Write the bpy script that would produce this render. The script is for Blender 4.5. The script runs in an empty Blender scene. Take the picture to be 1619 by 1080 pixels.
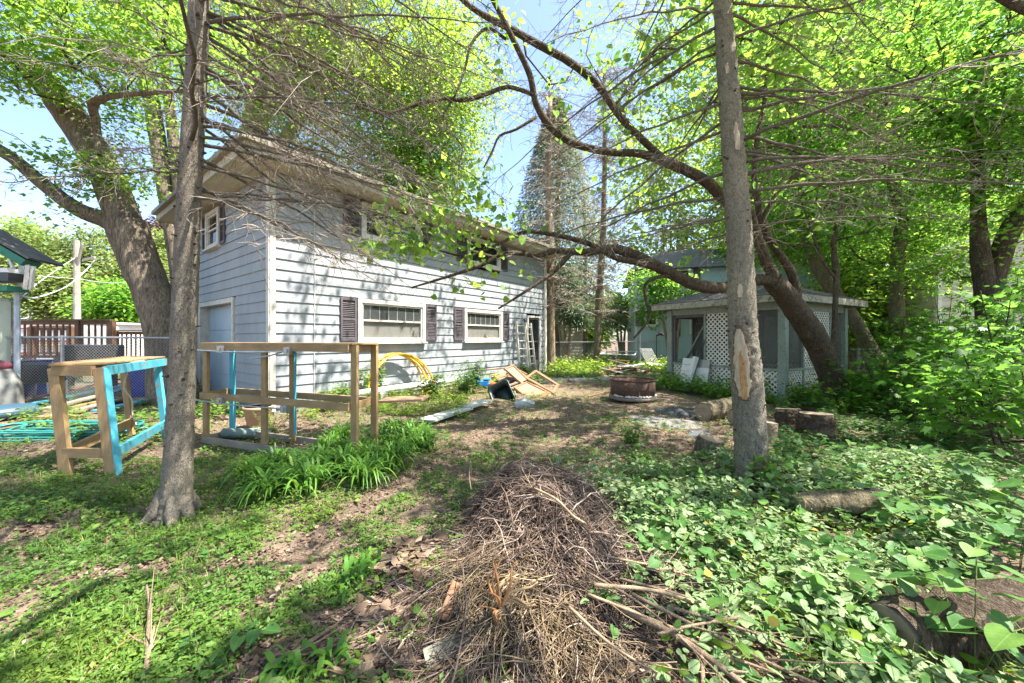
import bpy, math, random
import numpy as np
from mathutils import Vector, Matrix, noise

R = math.radians
scene = bpy.context.scene
col = scene.collection
random.seed(7)
rng = np.random.default_rng(11)

# ------------------------------------------------------------ camera, sky, sun, exposure
CAMZ, F, CX, CY = 1.62, 600.0, 809.5, 535.0
cam_data = bpy.data.cameras.new("camera")
cam = bpy.data.objects.new("camera", cam_data)
col.objects.link(cam)
scene.camera = cam
cam.location = (0, 0, CAMZ)
cam.rotation_euler = (R(90), 0, 0)
cam_data.sensor_width = 36.0
cam_data.lens = 36.0 * F / 1619.0
cam_data.shift_y = -5.0 / 1619.0
cam_data.clip_start = 0.05
cam_data.clip_end = 2000

SUN_EL = R(62)
SH = Vector((0.985, -0.17, 0)).normalized()
SUN = Vector((SH.x * math.cos(SUN_EL), SH.y * math.cos(SUN_EL), math.sin(SUN_EL)))
world = bpy.data.worlds.new("World")
scene.world = world
world.use_nodes = True
wn = world.node_tree
wn.nodes.clear()
wo = wn.nodes.new('ShaderNodeOutputWorld')
wb = wn.nodes.new('ShaderNodeBackground')
ws = wn.nodes.new('ShaderNodeTexSky')
ws.sky_type = 'NISHITA'
ws.sun_disc = False
ws.sun_elevation = SUN_EL
ws.sun_rotation = math.atan2(SH.x, SH.y)
ws.dust_density = 1.6
ws.air_density = 1.0
ws.ozone_density = 1.5
wn.links.new(ws.outputs[0], wb.inputs[0])
wb.inputs[1].default_value = 0.115
wn.links.new(wb.outputs[0], wo.inputs[0])
sd = bpy.data.lights.new("sun", 'SUN')
sd.energy = 5.0
sd.angle = R(0.6)
sd.color = (1.0, 0.95, 0.86)
so = bpy.data.objects.new("sun", sd)
so.location = SUN * 40
so.rotation_euler = SUN.to_track_quat('Z', 'Y').to_euler()
col.objects.link(so)
scene.view_settings.view_transform = 'Standard'
scene.view_settings.look = 'None'
scene.view_settings.gamma = 1
scene.view_settings.use_curve_mapping = False
scene.view_settings.exposure = 1.93
scene.render.engine = 'CYCLES'
scene.cycles.max_bounces = 7
scene.cycles.diffuse_bounces = 4
scene.cycles.glossy_bounces = 2
scene.cycles.transmission_bounces = 5
scene.cycles.transparent_max_bounces = 8
scene.cycles.use_denoising = True
scene.cycles.sample_clamp_indirect = 6

# ------------------------------------------------------------ coordinates
def W(px, py, d):
    return Vector(((px - CX) * d / F, d, CAMZ + (CY - py) * d / F))
def gz(x, y):
    return (0.025 * math.sin(1.3 * x + 0.7 * y) + 0.018 * math.sin(2.9 * x - 1.7 * y + 1.1)
            + 0.012 * math.sin(5.1 * x + 4.3 * y))
def gza(x, y):
    return (0.025 * np.sin(1.3 * x + 0.7 * y) + 0.018 * np.sin(2.9 * x - 1.7 * y + 1.1)
            + 0.012 * np.sin(5.1 * x + 4.3 * y))
def G(px, py):
    d = CAMZ * F / (py - CY)
    x = (px - CX) * d / F
    return Vector((x, d, gz(x, d)))
def GX(px, d):
    x = (px - CX) * d / F
    return Vector((x, d, gz(x, d)))
V = Vector

# ------------------------------------------------------------ materials
MATS = {}
def nd(nt, typ, **kw):
    n = nt.nodes.new(typ)
    for k, v in kw.items():
        setattr(n, k, v)
    return n
def base_mat(name):
    m = bpy.data.materials.new(name)
    m.use_nodes = True
    nt = m.node_tree
    nt.nodes.clear()
    out = nd(nt, 'ShaderNodeOutputMaterial')
    b = nd(nt, 'ShaderNodeBsdfPrincipled')
    nt.links.new(b.outputs[0], out.inputs[0])
    MATS[name] = m
    return m, nt, b, out
def ramp(nt, fac, stops):
    r = nd(nt, 'ShaderNodeValToRGB')
    while len(r.color_ramp.elements) < len(stops):
        r.color_ramp.elements.new(0.5)
    for e, (p, c) in zip(r.color_ramp.elements, stops):
        e.position = p
        e.color = (*c, 1)
    nt.links.new(fac, r.inputs[0])
    return r.outputs[0]
def coords(nt, scale=(1, 1, 1), kind='Object'):
    t = nd(nt, 'ShaderNodeTexCoord')
    mp = nd(nt, 'ShaderNodeMapping')
    mp.inputs['Scale'].default_value = scale
    nt.links.new(t.outputs[kind], mp.inputs[0])
    return mp.outputs[0]
def wcoords(nt, scale=(1, 1, 1)):
    t = nd(nt, 'ShaderNodeNewGeometry')
    mp = nd(nt, 'ShaderNodeMapping')
    mp.inputs['Scale'].default_value = scale
    nt.links.new(t.outputs['Position'], mp.inputs[0])
    return mp.outputs[0]
def noise_n(nt, vec, scale, detail=6, rough=0.6, dist=0.0):
    n = nd(nt, 'ShaderNodeTexNoise')
    n.inputs['Scale'].default_value = scale
    n.inputs['Detail'].default_value = detail
    n.inputs['Roughness'].default_value = rough
    n.inputs['Distortion'].default_value = dist
    nt.links.new(vec, n.inputs['Vector'])
    return n.outputs[0]
def bump(nt, b, h, strength, dist=0.01):
    bp = nd(nt, 'ShaderNodeBump')
    bp.inputs['Strength'].default_value = strength
    bp.inputs['Distance'].default_value = dist
    nt.links.new(h, bp.inputs['Height'])
    nt.links.new(bp.outputs[0], b.inputs['Normal'])
def mul(nt, a, b):
    m = nd(nt, 'ShaderNodeMix', data_type='RGBA', blend_type='MULTIPLY')
    m.inputs[0].default_value = 1
    nt.links.new(a, m.inputs[6])
    nt.links.new(b, m.inputs[7])
    return m.outputs[2]
def mix(nt, f, a, b):
    m = nd(nt, 'ShaderNodeMix', data_type='RGBA')
    nt.links.new(f, m.inputs[0])
    for s, v in ((6, a), (7, b)):
        if isinstance(v, tuple):
            m.inputs[s].default_value = (*v, 1)
        else:
            nt.links.new(v, m.inputs[s])
    return m.outputs[2]
def M(name, c1, c2=None, scale=6.0, rough=0.7, stretch=(1, 1, 1), bmp=0.2, bd=0.004, lo=0.35, hi=0.65,
      metal=0.0, c3=None, s3=40.0, spec=0.4, world_co=False):
    """painted / weathered surface: two tones by noise, a third by finer noise"""
    if name in MATS:
        return MATS[name]
    m, nt, b, out = base_mat(name)
    c2 = c2 or tuple(x * 0.72 for x in c1)
    vec = wcoords(nt, stretch) if world_co else coords(nt, stretch)
    n1 = noise_n(nt, vec, scale)
    c = ramp(nt, n1, [(lo, c1), (hi, c2)])
    n2 = noise_n(nt, vec, s3, 4)
    if c3:
        f = ramp(nt, n2, [(0.56, (0, 0, 0)), (0.68, (1, 1, 1))])
        c = mix(nt, f, c, c3)
    nt.links.new(c, b.inputs['Base Color'])
    b.inputs['Roughness'].default_value = rough
    b.inputs['Metallic'].default_value = metal
    b.inputs['Specular IOR Level'].default_value = spec
    if bmp:
        bump(nt, b, n2, bmp, bd)
    return m
def leaf_mat(name, stops, trans=0.45, tcol=1.6, rough=0.45, uvvar=None, vein=False):
    """thin leaf: reflects and lets light through; tint per leaf from a mesh attribute"""
    m, nt, b, out = base_mat(name)
    a = nd(nt, 'ShaderNodeAttribute')
    a.attribute_name = 'tint'
    c = ramp(nt, a.outputs['Fac'], stops)
    if uvvar:
        uv = nd(nt, 'ShaderNodeUVMap')
        sx = nd(nt, 'ShaderNodeSeparateXYZ')
        nt.links.new(uv.outputs[0], sx.inputs[0])
        ab = nd(nt, 'ShaderNodeMath', operation='ABSOLUTE')
        nt.links.new(sx.outputs[0], ab.inputs[0])
        nz = noise_n(nt, wcoords(nt), 60, 3)
        ad = nd(nt, 'ShaderNodeMath', operation='MULTIPLY_ADD')
        nt.links.new(nz, ad.inputs[0])
        ad.inputs[1].default_value = 0.22
        nt.links.new(ab.outputs[0], ad.inputs[2])
        f = ramp(nt, ad.outputs[0], [(0.1, (0, 0, 0)), (0.16, (1, 1, 1)), (0.3, (1, 1, 1)), (0.40, (0, 0, 0))])
        c = mix(nt, f, c, uvvar)
    if vein or uvvar:
        uv2 = nd(nt, 'ShaderNodeUVMap')
        sp = nd(nt, 'ShaderNodeSeparateXYZ')
        nt.links.new(uv2.outputs[0], sp.inputs[0])
        ax = nd(nt, 'ShaderNodeMath', operation='ABSOLUTE')
        nt.links.new(sp.outputs[0], ax.inputs[0])
        # side veins run up and outwards from the midrib
        sv = nd(nt, 'ShaderNodeMath', operation='MULTIPLY_ADD')
        nt.links.new(ax.outputs[0], sv.inputs[0]); sv.inputs[1].default_value = -.9
        nt.links.new(sp.outputs[1], sv.inputs[2])
        sm = nd(nt, 'ShaderNodeMath', operation='MULTIPLY')
        nt.links.new(sv.outputs[0], sm.inputs[0]); sm.inputs[1].default_value = 38
        sn = nd(nt, 'ShaderNodeMath', operation='SINE')
        nt.links.new(sm.outputs[0], sn.inputs[0])
        f1_ = ramp(nt, ax.outputs[0], [(0.0, (.6, .6, .6)), (0.03, (0, 0, 0))])
        f2_ = ramp(nt, sn.outputs[0], [(0.75, (0, 0, 0)), (1.0, (.2, .2, .2))])
        mx = nd(nt, 'ShaderNodeMath', operation='MAXIMUM')
        nt.links.new(f1_, mx.inputs[0]); nt.links.new(f2_, mx.inputs[1])
        c = mix(nt, mx.outputs[0], c, tuple(min(1, q * 1.5 + .02) for q in stops[-1][1]) if not uvvar else stops[0][1])
        nz2 = noise_n(nt, wcoords(nt), 22, 3)
        c = mul(nt, c, ramp(nt, nz2, [(.3, (.72, .78, .7)), (.7, (1.2, 1.15, 1.1))]))
        bump(nt, b, mx.outputs[0], .35, .003)
    nt.links.new(c, b.inputs['Base Color'])
    b.inputs['Roughness'].default_value = rough
    b.inputs['Specular IOR Level'].default_value = 0.35
    t = nd(nt, 'ShaderNodeBsdfTranslucent')
    mm = nd(nt, 'ShaderNodeMix', data_type='RGBA', blend_type='MULTIPLY')
    mm.inputs[0].default_value = 1
    nt.links.new(c, mm.inputs[6])
    mm.inputs[7].default_value = (tcol * 1.08, tcol * .84, tcol * 0.95, 1)
    nt.links.new(mm.outputs[2], t.inputs[0])
    ms = nd(nt, 'ShaderNodeMixShader')
    ms.inputs[0].default_value = trans
    nt.links.new(b.outputs[0], ms.inputs[1])
    nt.links.new(t.outputs[0], ms.inputs[2])
    nt.links.new(ms.outputs[0], out.inputs[0])
    return m
def bark_mat(name, c1, c2, c3, sc=9.0, vs=0.3, bmp=0.9, lichen=None, crack=.45):
    m, nt, b, out = base_mat(name)
    vec = wcoords(nt, (1, 1, vs))
    wv = nd(nt, 'ShaderNodeTexNoise')
    wv.inputs['Scale'].default_value = sc * 2.2
    wv.inputs['Detail'].default_value = 6
    nt.links.new(vec, wv.inputs['Vector'])
    ad = nd(nt, 'ShaderNodeVectorMath', operation='MULTIPLY_ADD')
    nt.links.new(wv.outputs['Color'], ad.inputs[0])
    ad.inputs[1].default_value = (1.6 / sc,) * 3
    nt.links.new(vec, ad.inputs[2])
    v = nd(nt, 'ShaderNodeTexVoronoi')
    v.inputs['Scale'].default_value = sc * 3.6
    nt.links.new(ad.outputs[0], v.inputs['Vector'])
    n1 = noise_n(nt, ad.outputs[0], sc * .8, 8, 0.72)
    n2 = noise_n(nt, vec, sc * 8, 6, 0.75)
    n3 = noise_n(nt, wcoords(nt), 1.7, 4)
    c = ramp(nt, n1, [(0.32, c1), (0.48, c2), (0.6, c3), (.7, c2)])
    c = mul(nt, c, ramp(nt, n3, [(.3, (.82, .82, .84)), (.65, (1.12, 1.1, 1.05))]))
    if lichen:
        n4 = noise_n(nt, vec, sc * 2.4, 5, .7)
        f = ramp(nt, n4, [(0.54, (0, 0, 0)), (0.60, (.85, .85, .85))])
        c = mix(nt, f, c, lichen)
    f2 = ramp(nt, v.outputs['Distance'], [(0.35, (1, 1, 1)), (0.85, (1 - crack,) * 3)])
    c = mul(nt, c, f2)
    nt.links.new(c, b.inputs['Base Color'])
    b.inputs['Roughness'].default_value = 0.9
    b.inputs['Specular IOR Level'].default_value = 0.15
    h = nd(nt, 'ShaderNodeMath', operation='MULTIPLY_ADD')
    nt.links.new(v.outputs['Distance'], h.inputs[0])
    h.inputs[1].default_value = -1.0
    nt.links.new(n2, h.inputs[2])
    h2 = nd(nt, 'ShaderNodeMath', operation='ADD')
    nt.links.new(h.outputs[0], h2.inputs[0])
    nt.links.new(n1, h2.inputs[1])
    bump(nt, b, h2.outputs[0], bmp, 0.04)
    return m

# ------------------------------------------------------------ mesh helpers
def tag(o, label=None, cat=None, group=None, kind=None, category=None):
    cat = cat or category
    if label: o['label'] = label
    if cat: o['category'] = cat
    if group: o['group'] = group
    if kind: o['kind'] = kind
    return o
def thing(name, label, cat, loc=(0, 0, 0), group=None, rotz=0.0):
    o = bpy.data.objects.new(name, None)
    o.empty_display_size = 0.1
    o.location = loc
    o.rotation_euler = (0, 0, rotz)
    col.objects.link(o)
    return tag(o, label, cat, group)
def link(name, me, parent=None, loc=None, rot=None, scale=None, mw=None):
    """link a mesh; loc is in WORLD space unless the parent has rotation (then pass mw)"""
    o = bpy.data.objects.new(name, me)
    col.objects.link(o)
    if mw is not None:
        l, q, s = mw.decompose()
        loc, rot, scale = l, q.to_euler(), s
    loc = Vector(loc) if loc is not None else Vector((0, 0, 0))
    if parent:
        o.parent = parent
        p = parent
        off = Vector((0, 0, 0))
        while p:
            off += Vector(p.location)
            p = p.parent
        loc = loc - off
    o.location = loc
    if rot is not None: o.rotation_euler = rot
    if scale is not None: o.scale = scale
    return o
def smooth(me, on=True):
    me.polygons.foreach_set('use_smooth', [on] * len(me.polygons))
class MB:
    def __init__(s):
        s.v, s.f, s.m = [], [], []
    def add(s, vs, fs, mi=0):
        n = len(s.v)
        s.v += [tuple(x) for x in vs]
        s.f += [tuple(i + n for i in f) for f in fs]
        s.m += [mi] * len(fs)
        return s
    def box(s, c, sx, sy, sz, ax=None, mi=0):
        """box centred at c; ax = 3 unit axes"""
        c = Vector(c)
        X, Y, Z = ax or (V((1, 0, 0)), V((0, 1, 0)), V((0, 0, 1)))
        X, Y, Z = X * sx / 2, Y * sy / 2, Z * sz / 2
        vs = [c + a * X + b * Y + d * Z for d in (-1, 1) for b in (-1, 1) for a in (-1, 1)]
        return s.add(vs, [(0, 2, 3, 1), (4, 5, 7, 6), (0, 1, 5, 4), (2, 6, 7, 3), (0, 4, 6, 2), (1, 3, 7, 5)], mi)
    def bar(s, a, b, w, h, up=(0, 0, 1), mi=0):
        """rectangular bar from a to b: w across, h along up"""
        a, b = Vector(a), Vector(b)
        d = b - a
        L = d.length
        d.normalize()
        up = Vector(up)
        x = d.cross(up)
        if x.length < 1e-4:
            x = d.cross(V((0, 1, 0)))
        x.normalize()
        z = x.cross(d).normalized()
        return s.box((a + b) / 2, L, w, h, (d, x, z), mi)
    def tube(s, pts, rads, sides=8, mi=0, caps=True, amp=0.0, nsc=6.0, up=None):
        pts = [Vector(p) for p in pts]
        if not isinstance(rads, (list, tuple)):
            rads = [rads] * len(pts)
        n0 = len(s.v)
        prev = None
        for i, p in enumerate(pts):
            t = (pts[min(i + 1, len(pts) - 1)] - pts[max(i - 1, 0)]).normalized()
            if prev is None:
                a = Vector((1, 0, 0)) if abs(t.x) < 0.9 else Vector((0, 1, 0))
                x = (a - t * a.dot(t)).normalized()
            else:
                x = (prev - t * prev.dot(t)).normalized()
            prev = x
            y = t.cross(x)
            for k in range(sides):
                an = 2 * math.pi * k / sides
                dr = x * math.cos(an) + y * math.sin(an)
                r = rads[i]
                if amp:
                    q = p + dr * r
                    r *= 1 + amp * (noise.noise(q * nsc) + 0.6 * noise.noise(q * nsc * 2.7))
                s.v.append(tuple(p + dr * r))
        for i in range(len(pts) - 1):
            for k in range(sides):
                a = n0 + i * sides + k
                b = n0 + i * sides + (k + 1) % sides
                s.f.append((a, b, b + sides, a + sides))
                s.m.append(mi)
        if caps:
            s.f.append(tuple(n0 + k for k in reversed(range(sides))))
            s.m.append(mi)
            e = n0 + (len(pts) - 1) * sides
            s.f.append(tuple(e + k for k in range(sides)))
            s.m.append(mi)
        return s
    def mesh(s, name, mats, sm=False):
        me = bpy.data.meshes.new(name)
        me.from_pydata(s.v, [], s.f)
        for m in (mats if isinstance(mats, (list, tuple)) else [mats]):
            me.materials.append(m)
        if any(s.m):
            me.polygons.foreach_set('material_index', s.m)
        if sm: smooth(me)
        me.update()
        return me
    def build(s, name, mats, parent=None, sm=False, **tg):
        if not s.v: return None
        arr = np.array(s.v)
        c = (arr.min(0) + arr.max(0)) / 2
        c[2] = arr[:, 2].min()
        s.v = [tuple(r) for r in (arr - c)]
        o = link(name, s.mesh(name, mats, sm), parent, c)
        return tag(o, **tg)
def crom(P, n=4):
    """Catmull-Rom through points (tuples with any number of comps)"""
    P = [np.array(p, float) for p in P]
    P = [2 * P[0] - P[1]] + P + [2 * P[-1] - P[-2]]
    out = []
    for i in range(1, len(P) - 2):
        for k in range(n):
            t = k / n
            a, b, c, d = P[i - 1], P[i], P[i + 1], P[i + 2]
            out.append(0.5 * (2 * b + (c - a) * t + (2 * a - 5 * b + 4 * c - d) * t * t + (3 * b - a - 3 * c + d) * t ** 3))
    out.append(P[-2])
    return out
def fast_mesh(name, verts, loops, k, mat, tint=None, uv=None, sm=False, ltot=None):
    me = bpy.data.meshes.new(name)
    nv, nl = len(verts), len(loops)
    me.vertices.add(nv)
    me.vertices.foreach_set('co', np.asarray(verts, np.float32).ravel())
    me.loops.add(nl)
    me.loops.foreach_set('vertex_index', np.asarray(loops, np.int32))
    if ltot is None:
        npoly = nl // k
        starts = np.arange(npoly, dtype=np.int32) * k
    else:
        npoly = len(ltot)
        starts = np.concatenate([[0], np.cumsum(ltot)[:-1]]).astype(np.int32)
    me.polygons.add(npoly)
    me.polygons.foreach_set('loop_start', starts)
    me.materials.append(mat)
    if tint is not None:
        at = me.attributes.new('tint', 'FLOAT', 'POINT')
        at.data.foreach_set('value', np.asarray(tint, np.float32))
    if uv is not None:
        ul = me.uv_layers.new(name='UVMap')
        ul.data.foreach_set('uv', np.asarray(uv[loops], np.float32).ravel())
    me.update(calc_edges=True)
    if sm: smooth(me)
    return me
def norm(a):
    return a / np.maximum(np.linalg.norm(a, axis=1, keepdims=True), 1e-9)
# leaf templates: verts (x across, y along, z up), faces
TPL = {
 'oval': ([(0,0,0),(.27,.45,.06),(0,1,0),(-.27,.45,.06)], [(0,1,2),(0,2,3)]),
 'lance': ([(0,0,0),(.13,.4,.03),(0,1,-.12),(-.13,.4,.03)], [(0,1,2),(0,2,3)]),
 'heart': ([(0,.05,0),(.27,-.06,.05),(.47,.2,.09),(.36,.62,.05),(0,1,-.08),(-.36,.62,.05),(-.47,.2,.09),(-.27,-.06,.05),(0,.5,-.02)],
           [(0,1,2,8),(8,2,3,4),(8,4,5,6),(0,8,6,7)]),
 'ovate': ([(0,0,0),(.26,.12,.05),(.33,.42,.07),(.17,.78,.0),(0,1,-.1),(-.17,.78,.0),(-.33,.42,.07),(-.26,.12,.05),(0,.45,-.01)],
           [(0,1,2,8),(8,2,3,4),(8,4,5,6),(0,8,6,7)]),
 'maple': ([(0,0,0),(.28,-.02,.03),(.55,.35,-.04),(.26,.38,.02),(.36,.8,-.04),(.12,.62,.0),(0,1,-.08),(-.12,.62,0),(-.36,.8,-.04),(-.26,.38,.02),(-.55,.35,-.04),(-.28,-.02,.03)],
           [(0,1,2,3),(0,3,4,5),(0,5,6,7),(0,7,8,9),(0,9,10,11)]),
 'maple3': ([(0,0,0),(.52,.28,-.05),(.24,.46,.03),(0,1,-.08),(-.24,.46,.03),(-.52,.28,-.05)], [(0,1,2,3),(0,3,4,5)]),
 'blade': ([(-.022,0,0),(.022,0,0),(-.02,.38,.04),(.02,.38,.04),(-.014,.72,-.02),(.014,.72,-.02),(0,1,-.2)],
           [(0,1,3,2),(2,3,5,4),(4,5,6)]),
 'litter': ([(0,0,0),(.3,.15,.12),(.34,.6,-.04),(0,1,.1),(-.34,.6,.06),(-.3,.15,-.05)], [(0,1,2,3),(0,3,4,5)]),
}
_o = [(0, .06, 0), (.12, -.03, .02), (.27, -.06, .05), (.42, .02, .08), (.49, .2, .09), (.46, .4, .08), (.36, .6, .04), (.2, .8, -.02), (0, 1, -.1)]
TPL['heart2'] = (_o + [(-a, b, c) for a, b, c in _o[1:8]] + [(0, .35, -.03), (0, .65, -.04)],
                 [(0, 1, 2, 3, 4, 16), (16, 4, 5, 6, 17), (17, 6, 7, 8), (0, 16, 12, 11, 10, 9), (16, 17, 14, 13, 12), (17, 8, 15, 14)])
def leaf_arrays(P, D, N, S, tpl):
    tv, tf = TPL[tpl]
    tv = np.array(tv)
    k = len(tv)
    D = norm(D)
    X = norm(np.cross(D, N))
    Z = np.cross(X, D)
    S = np.asarray(S)[:, None, None]
    vs = P[:, None, :] + S * (tv[None, :, 0:1] * X[:, None, :] + tv[None, :, 1:2] * D[:, None, :] + tv[None, :, 2:3] * Z[:, None, :])
    n = len(P)
    fl = np.concatenate([np.array(f) for f in tf])
    lt = np.array([len(f) for f in tf])
    loops = (np.arange(n)[:, None] * k + fl[None, :]).ravel()
    ltot = np.tile(lt, n)
    uv = np.tile(tv[:, :2], (n, 1))
    return vs.reshape(-1, 3), loops, ltot, uv, k
def leaves(name, P, D, N, S, tpl, mat, parent=None, tint=None, **tg):
    P, D, N = np.asarray(P, float), np.asarray(D, float), np.asarray(N, float)
    c = P.mean(0)
    vs, loops, lt, uv, k = leaf_arrays(P - c, D, N, S, tpl)
    if tint is None:
        tint = rng.random(len(P))
    me = fast_mesh(name, vs, loops, None, mat, np.repeat(np.clip(tint, 0, 1), k), uv, False, lt)
    o = link(name, me, parent, Vector(c))
    return tag(o, **tg)
def rnd_dirs(n, up=0.0):
    d = norm(rng.normal(size=(n, 3)))
    d[:, 2] += up
    return norm(d)
def prisms(name, A, B, ra, rb, mat, parent=None, tint=None, sides=3, **tg):
    """many thin tapered segments as one mesh"""
    A, B = np.asarray(A, float), np.asarray(B, float)
    c = A.mean(0)
    A, B = A - c, B - c
    n = len(A)
    d = norm(B - A)
    h = np.where(np.abs(d[:, 2:3]) < 0.9, np.array([[0, 0, 1.0]]), np.array([[1.0, 0, 0]]))
    x = norm(np.cross(d, h))
    y = np.cross(d, x)
    ra = np.broadcast_to(ra, n)[:, None]
    rb = np.broadcast_to(rb, n)[:, None]
    vs = []
    for (p, r) in ((A, ra), (B, rb)):
        for k in range(sides):
            an = 2 * math.pi * k / sides
            vs.append(p + r * (x * math.cos(an) + y * math.sin(an)))
    vs = np.stack(vs, 1).reshape(-1, 3)
    f = []
    for k in range(sides):
        k2 = (k + 1) % sides
        f += [k, k2, k2 + sides, k + sides]
    loops = (np.arange(n)[:, None] * (2 * sides) + np.array(f)[None]).ravel()
    if tint is None:
        tint = rng.random(n)
    me = fast_mesh(name, vs, loops, 4, mat, np.repeat(tint, 2 * sides), sm=True)
    o = link(name, me, parent, Vector(c))
    return tag(o, **tg)
def twig_mat(name, stops, rough=0.85):
    m, nt, b, out = base_mat(name)
    a = nd(nt, 'ShaderNodeAttribute')
    a.attribute_name = 'tint'
    c = ramp(nt, a.outputs['Fac'], stops)
    n = noise_n(nt, wcoords(nt), 90, 3)
    c = mul(nt, c, ramp(nt, n, [(0.3, (0.6, 0.6, 0.6)), (0.7, (1.15, 1.15, 1.15))]))
    nt.links.new(c, b.inputs['Base Color'])
    b.inputs['Roughness'].default_value = rough
    b.inputs['Specular IOR Level'].default_value = 0.2
    return m

# foliage, bark and twig materials
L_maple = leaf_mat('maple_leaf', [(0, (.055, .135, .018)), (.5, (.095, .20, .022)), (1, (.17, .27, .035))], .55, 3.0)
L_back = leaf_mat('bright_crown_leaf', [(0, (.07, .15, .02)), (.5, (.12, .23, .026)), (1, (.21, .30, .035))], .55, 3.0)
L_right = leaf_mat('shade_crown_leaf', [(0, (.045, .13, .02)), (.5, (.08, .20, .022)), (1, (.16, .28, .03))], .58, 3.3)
L_heart = leaf_mat('heart_leaf', [(0, (.06, .16, .025)), (.5, (.10, .22, .03)), (1, (.17, .27, .035))], .55, 2.9, vein=True)
L_weed = leaf_mat('weed_leaf', [(0, (.05, .13, .028)), (.5, (.09, .195, .035)), (1, (.18, .27, .045))], .38, 1.9, vein=True)
L_big = leaf_mat('sapling_leaf', [(0, (.05, .15, .04)), (.5, (.085, .20, .05)), (1, (.14, .27, .06))], .42, 1.8, rough=.5, vein=True)
L_lam = leaf_mat('variegated_leaf', [(0, (.028, .085, .02)), (.55, (.06, .15, .03)), (1, (.15, .24, .045))], .30, 1.5, rough=.6, uvvar=(.24, .33, .16))
L_grass = leaf_mat('grass_blade', [(0, (.06, .15, .02)), (.5, (.11, .22, .03)), (1, (.24, .31, .06))], .42, 1.8)
L_lily = leaf_mat('strap_leaf', [(0, (.06, .17, .025)), (.5, (.10, .25, .03)), (1, (.17, .31, .045))], .4, 1.8)
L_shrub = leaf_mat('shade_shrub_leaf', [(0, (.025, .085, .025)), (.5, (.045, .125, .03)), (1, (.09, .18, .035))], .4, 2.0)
L_spruce = leaf_mat('spruce_needle', [(0, (.04, .075, .05)), (.6, (.075, .12, .085)), (1, (.16, .15, .10))], .15, 1.2)
L_dry = leaf_mat('dry_leaf', [(0, (.07, .045, .03)), (.4, (.16, .105, .07)), (.85, (.27, .19, .13)), (1, (.40, .31, .23))], .15, 1.0, rough=.8)
L_purple = leaf_mat('purple_leaf', [(0, (.07, .03, .04)), (1, (.13, .06, .06))], .3, 1.3)
B_spruce = bark_mat('spruce_bark', (.17, .135, .105), (.60, .51, .41), (.42, .35, .275), 26, .6, 1.0, (.58, .55, .47), crack=.5)
B_maple = bark_mat('furrowed_bark', (.13, .10, .075), (.34, .28, .21), (.22, .175, .13), 7, .14, 1.0, crack=.6)
B_dark = bark_mat('dark_bark', (.055, .04, .03), (.19, .14, .10), (.11, .082, .06), 12, .3, 1.0, (.26, .21, .15))
B_mid = bark_mat('olive_bark', (.11, .09, .055), (.33, .27, .175), (.21, .17, .11), 10, .3, 1.0, (.36, .32, .22))
B_tan = bark_mat('tan_bark', (.24, .17, .11), (.42, .32, .22), (.3, .22, .15), 6, .3, .7)
T_dead = twig_mat('dead_twig', [(0, (.10, .08, .06)), (.35, (.22, .18, .14)), (.7, (.40, .33, .27)), (1, (.58, .51, .44))])
T_dark = twig_mat('dark_twig', [(0, (.05, .04, .03)), (.6, (.10, .08, .06)), (1, (.18, .14, .1))])
T_brush = twig_mat('brush_twig', [(0, (.05, .033, .026)), (.4, (.13, .088, .068)), (.75, (.25, .18, .14)), (1, (.44, .35, .28))])
T_straw = twig_mat('straw_stem', [(0, (.085, .058, .032)), (.5, (.20, .145, .08)), (1, (.38, .29, .175))])
T_green = twig_mat('green_stem', [(0, (.08, .12, .03)), (.6, (.13, .17, .05)), (1, (.22, .2, .09))])
# ============================================================ THE SETTING
def ground_mat():
    m, nt, b, out = base_mat('soil_and_litter')
    w = wcoords(nt)
    big = noise_n(nt, w, .55, 4, .55)
    med = noise_n(nt, w, 3.2, 8, .65)
    fin = noise_n(nt, w, 34, 8, .75)
    soil = ramp(nt, fin, [(0.3, (.045, .032, .023)), (0.5, (.10, .072, .052)), (.72, (.18, .135, .10))])
    sand = ramp(nt, fin, [(0.3, (.12, .086, .063)), (0.6, (.23, .17, .127)), (.75, (.34, .265, .205))])
    f = ramp(nt, med, [(0.46, (0, 0, 0)), (0.64, (1, 1, 1))])
    c = mix(nt, f, soil, sand)
    v = nd(nt, 'ShaderNodeTexVoronoi')
    v.inputs['Scale'].default_value = 55
    nt.links.new(w, v.inputs['Vector'])
    vc = ramp(nt, v.outputs['Color'], [(0.0, (.05, .035, .025)), (.4, (.16, .11, .075)), (.75, (.3, .22, .15)), (1, (.45, .37, .28))])
    f2 = ramp(nt, med, [(0.40, (.8, .8, .8)), (0.58, (.1, .1, .1))])
    c = mix(nt, f2, c, vc)
    nt.links.new(c, b.inputs['Base Color'])
    b.inputs['Roughness'].default_value = .95
    b.inputs['Specular IOR Level'].default_value = .15
    hh = nd(nt, 'ShaderNodeMath', operation='MULTIPLY_ADD')
    nt.links.new(v.outputs['Distance'], hh.inputs[0])
    hh.inputs[1].default_value = -.6
    nt.links.new(fin, hh.inputs[2])
    bump(nt, b, hh.outputs[0], .8, .02)
    return m
def axis(vals):
    out = []
    for a, b, s in vals:
        out += list(np.arange(a, b, s))
    return np.array(out)
gx = axis([(-220, -40, 20), (-40, -12, 2), (-12, -7, .3), (-7, 7, .07), (7, 12, .3), (12, 40, 2), (40, 240, 20)])
gy = axis([(-40, -2, 3), (-2, .8, .3), (.8, 9, .07), (9, 20, .35), (20, 60, 3), (60, 400, 20)])
GXX, GYY = np.meshgrid(gx, gy)
GZ = gza(GXX, GYY)
near = (np.abs(GXX) < 8) & (GYY > .5) & (GYY < 9.5)
idx = np.argwhere(near)
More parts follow.
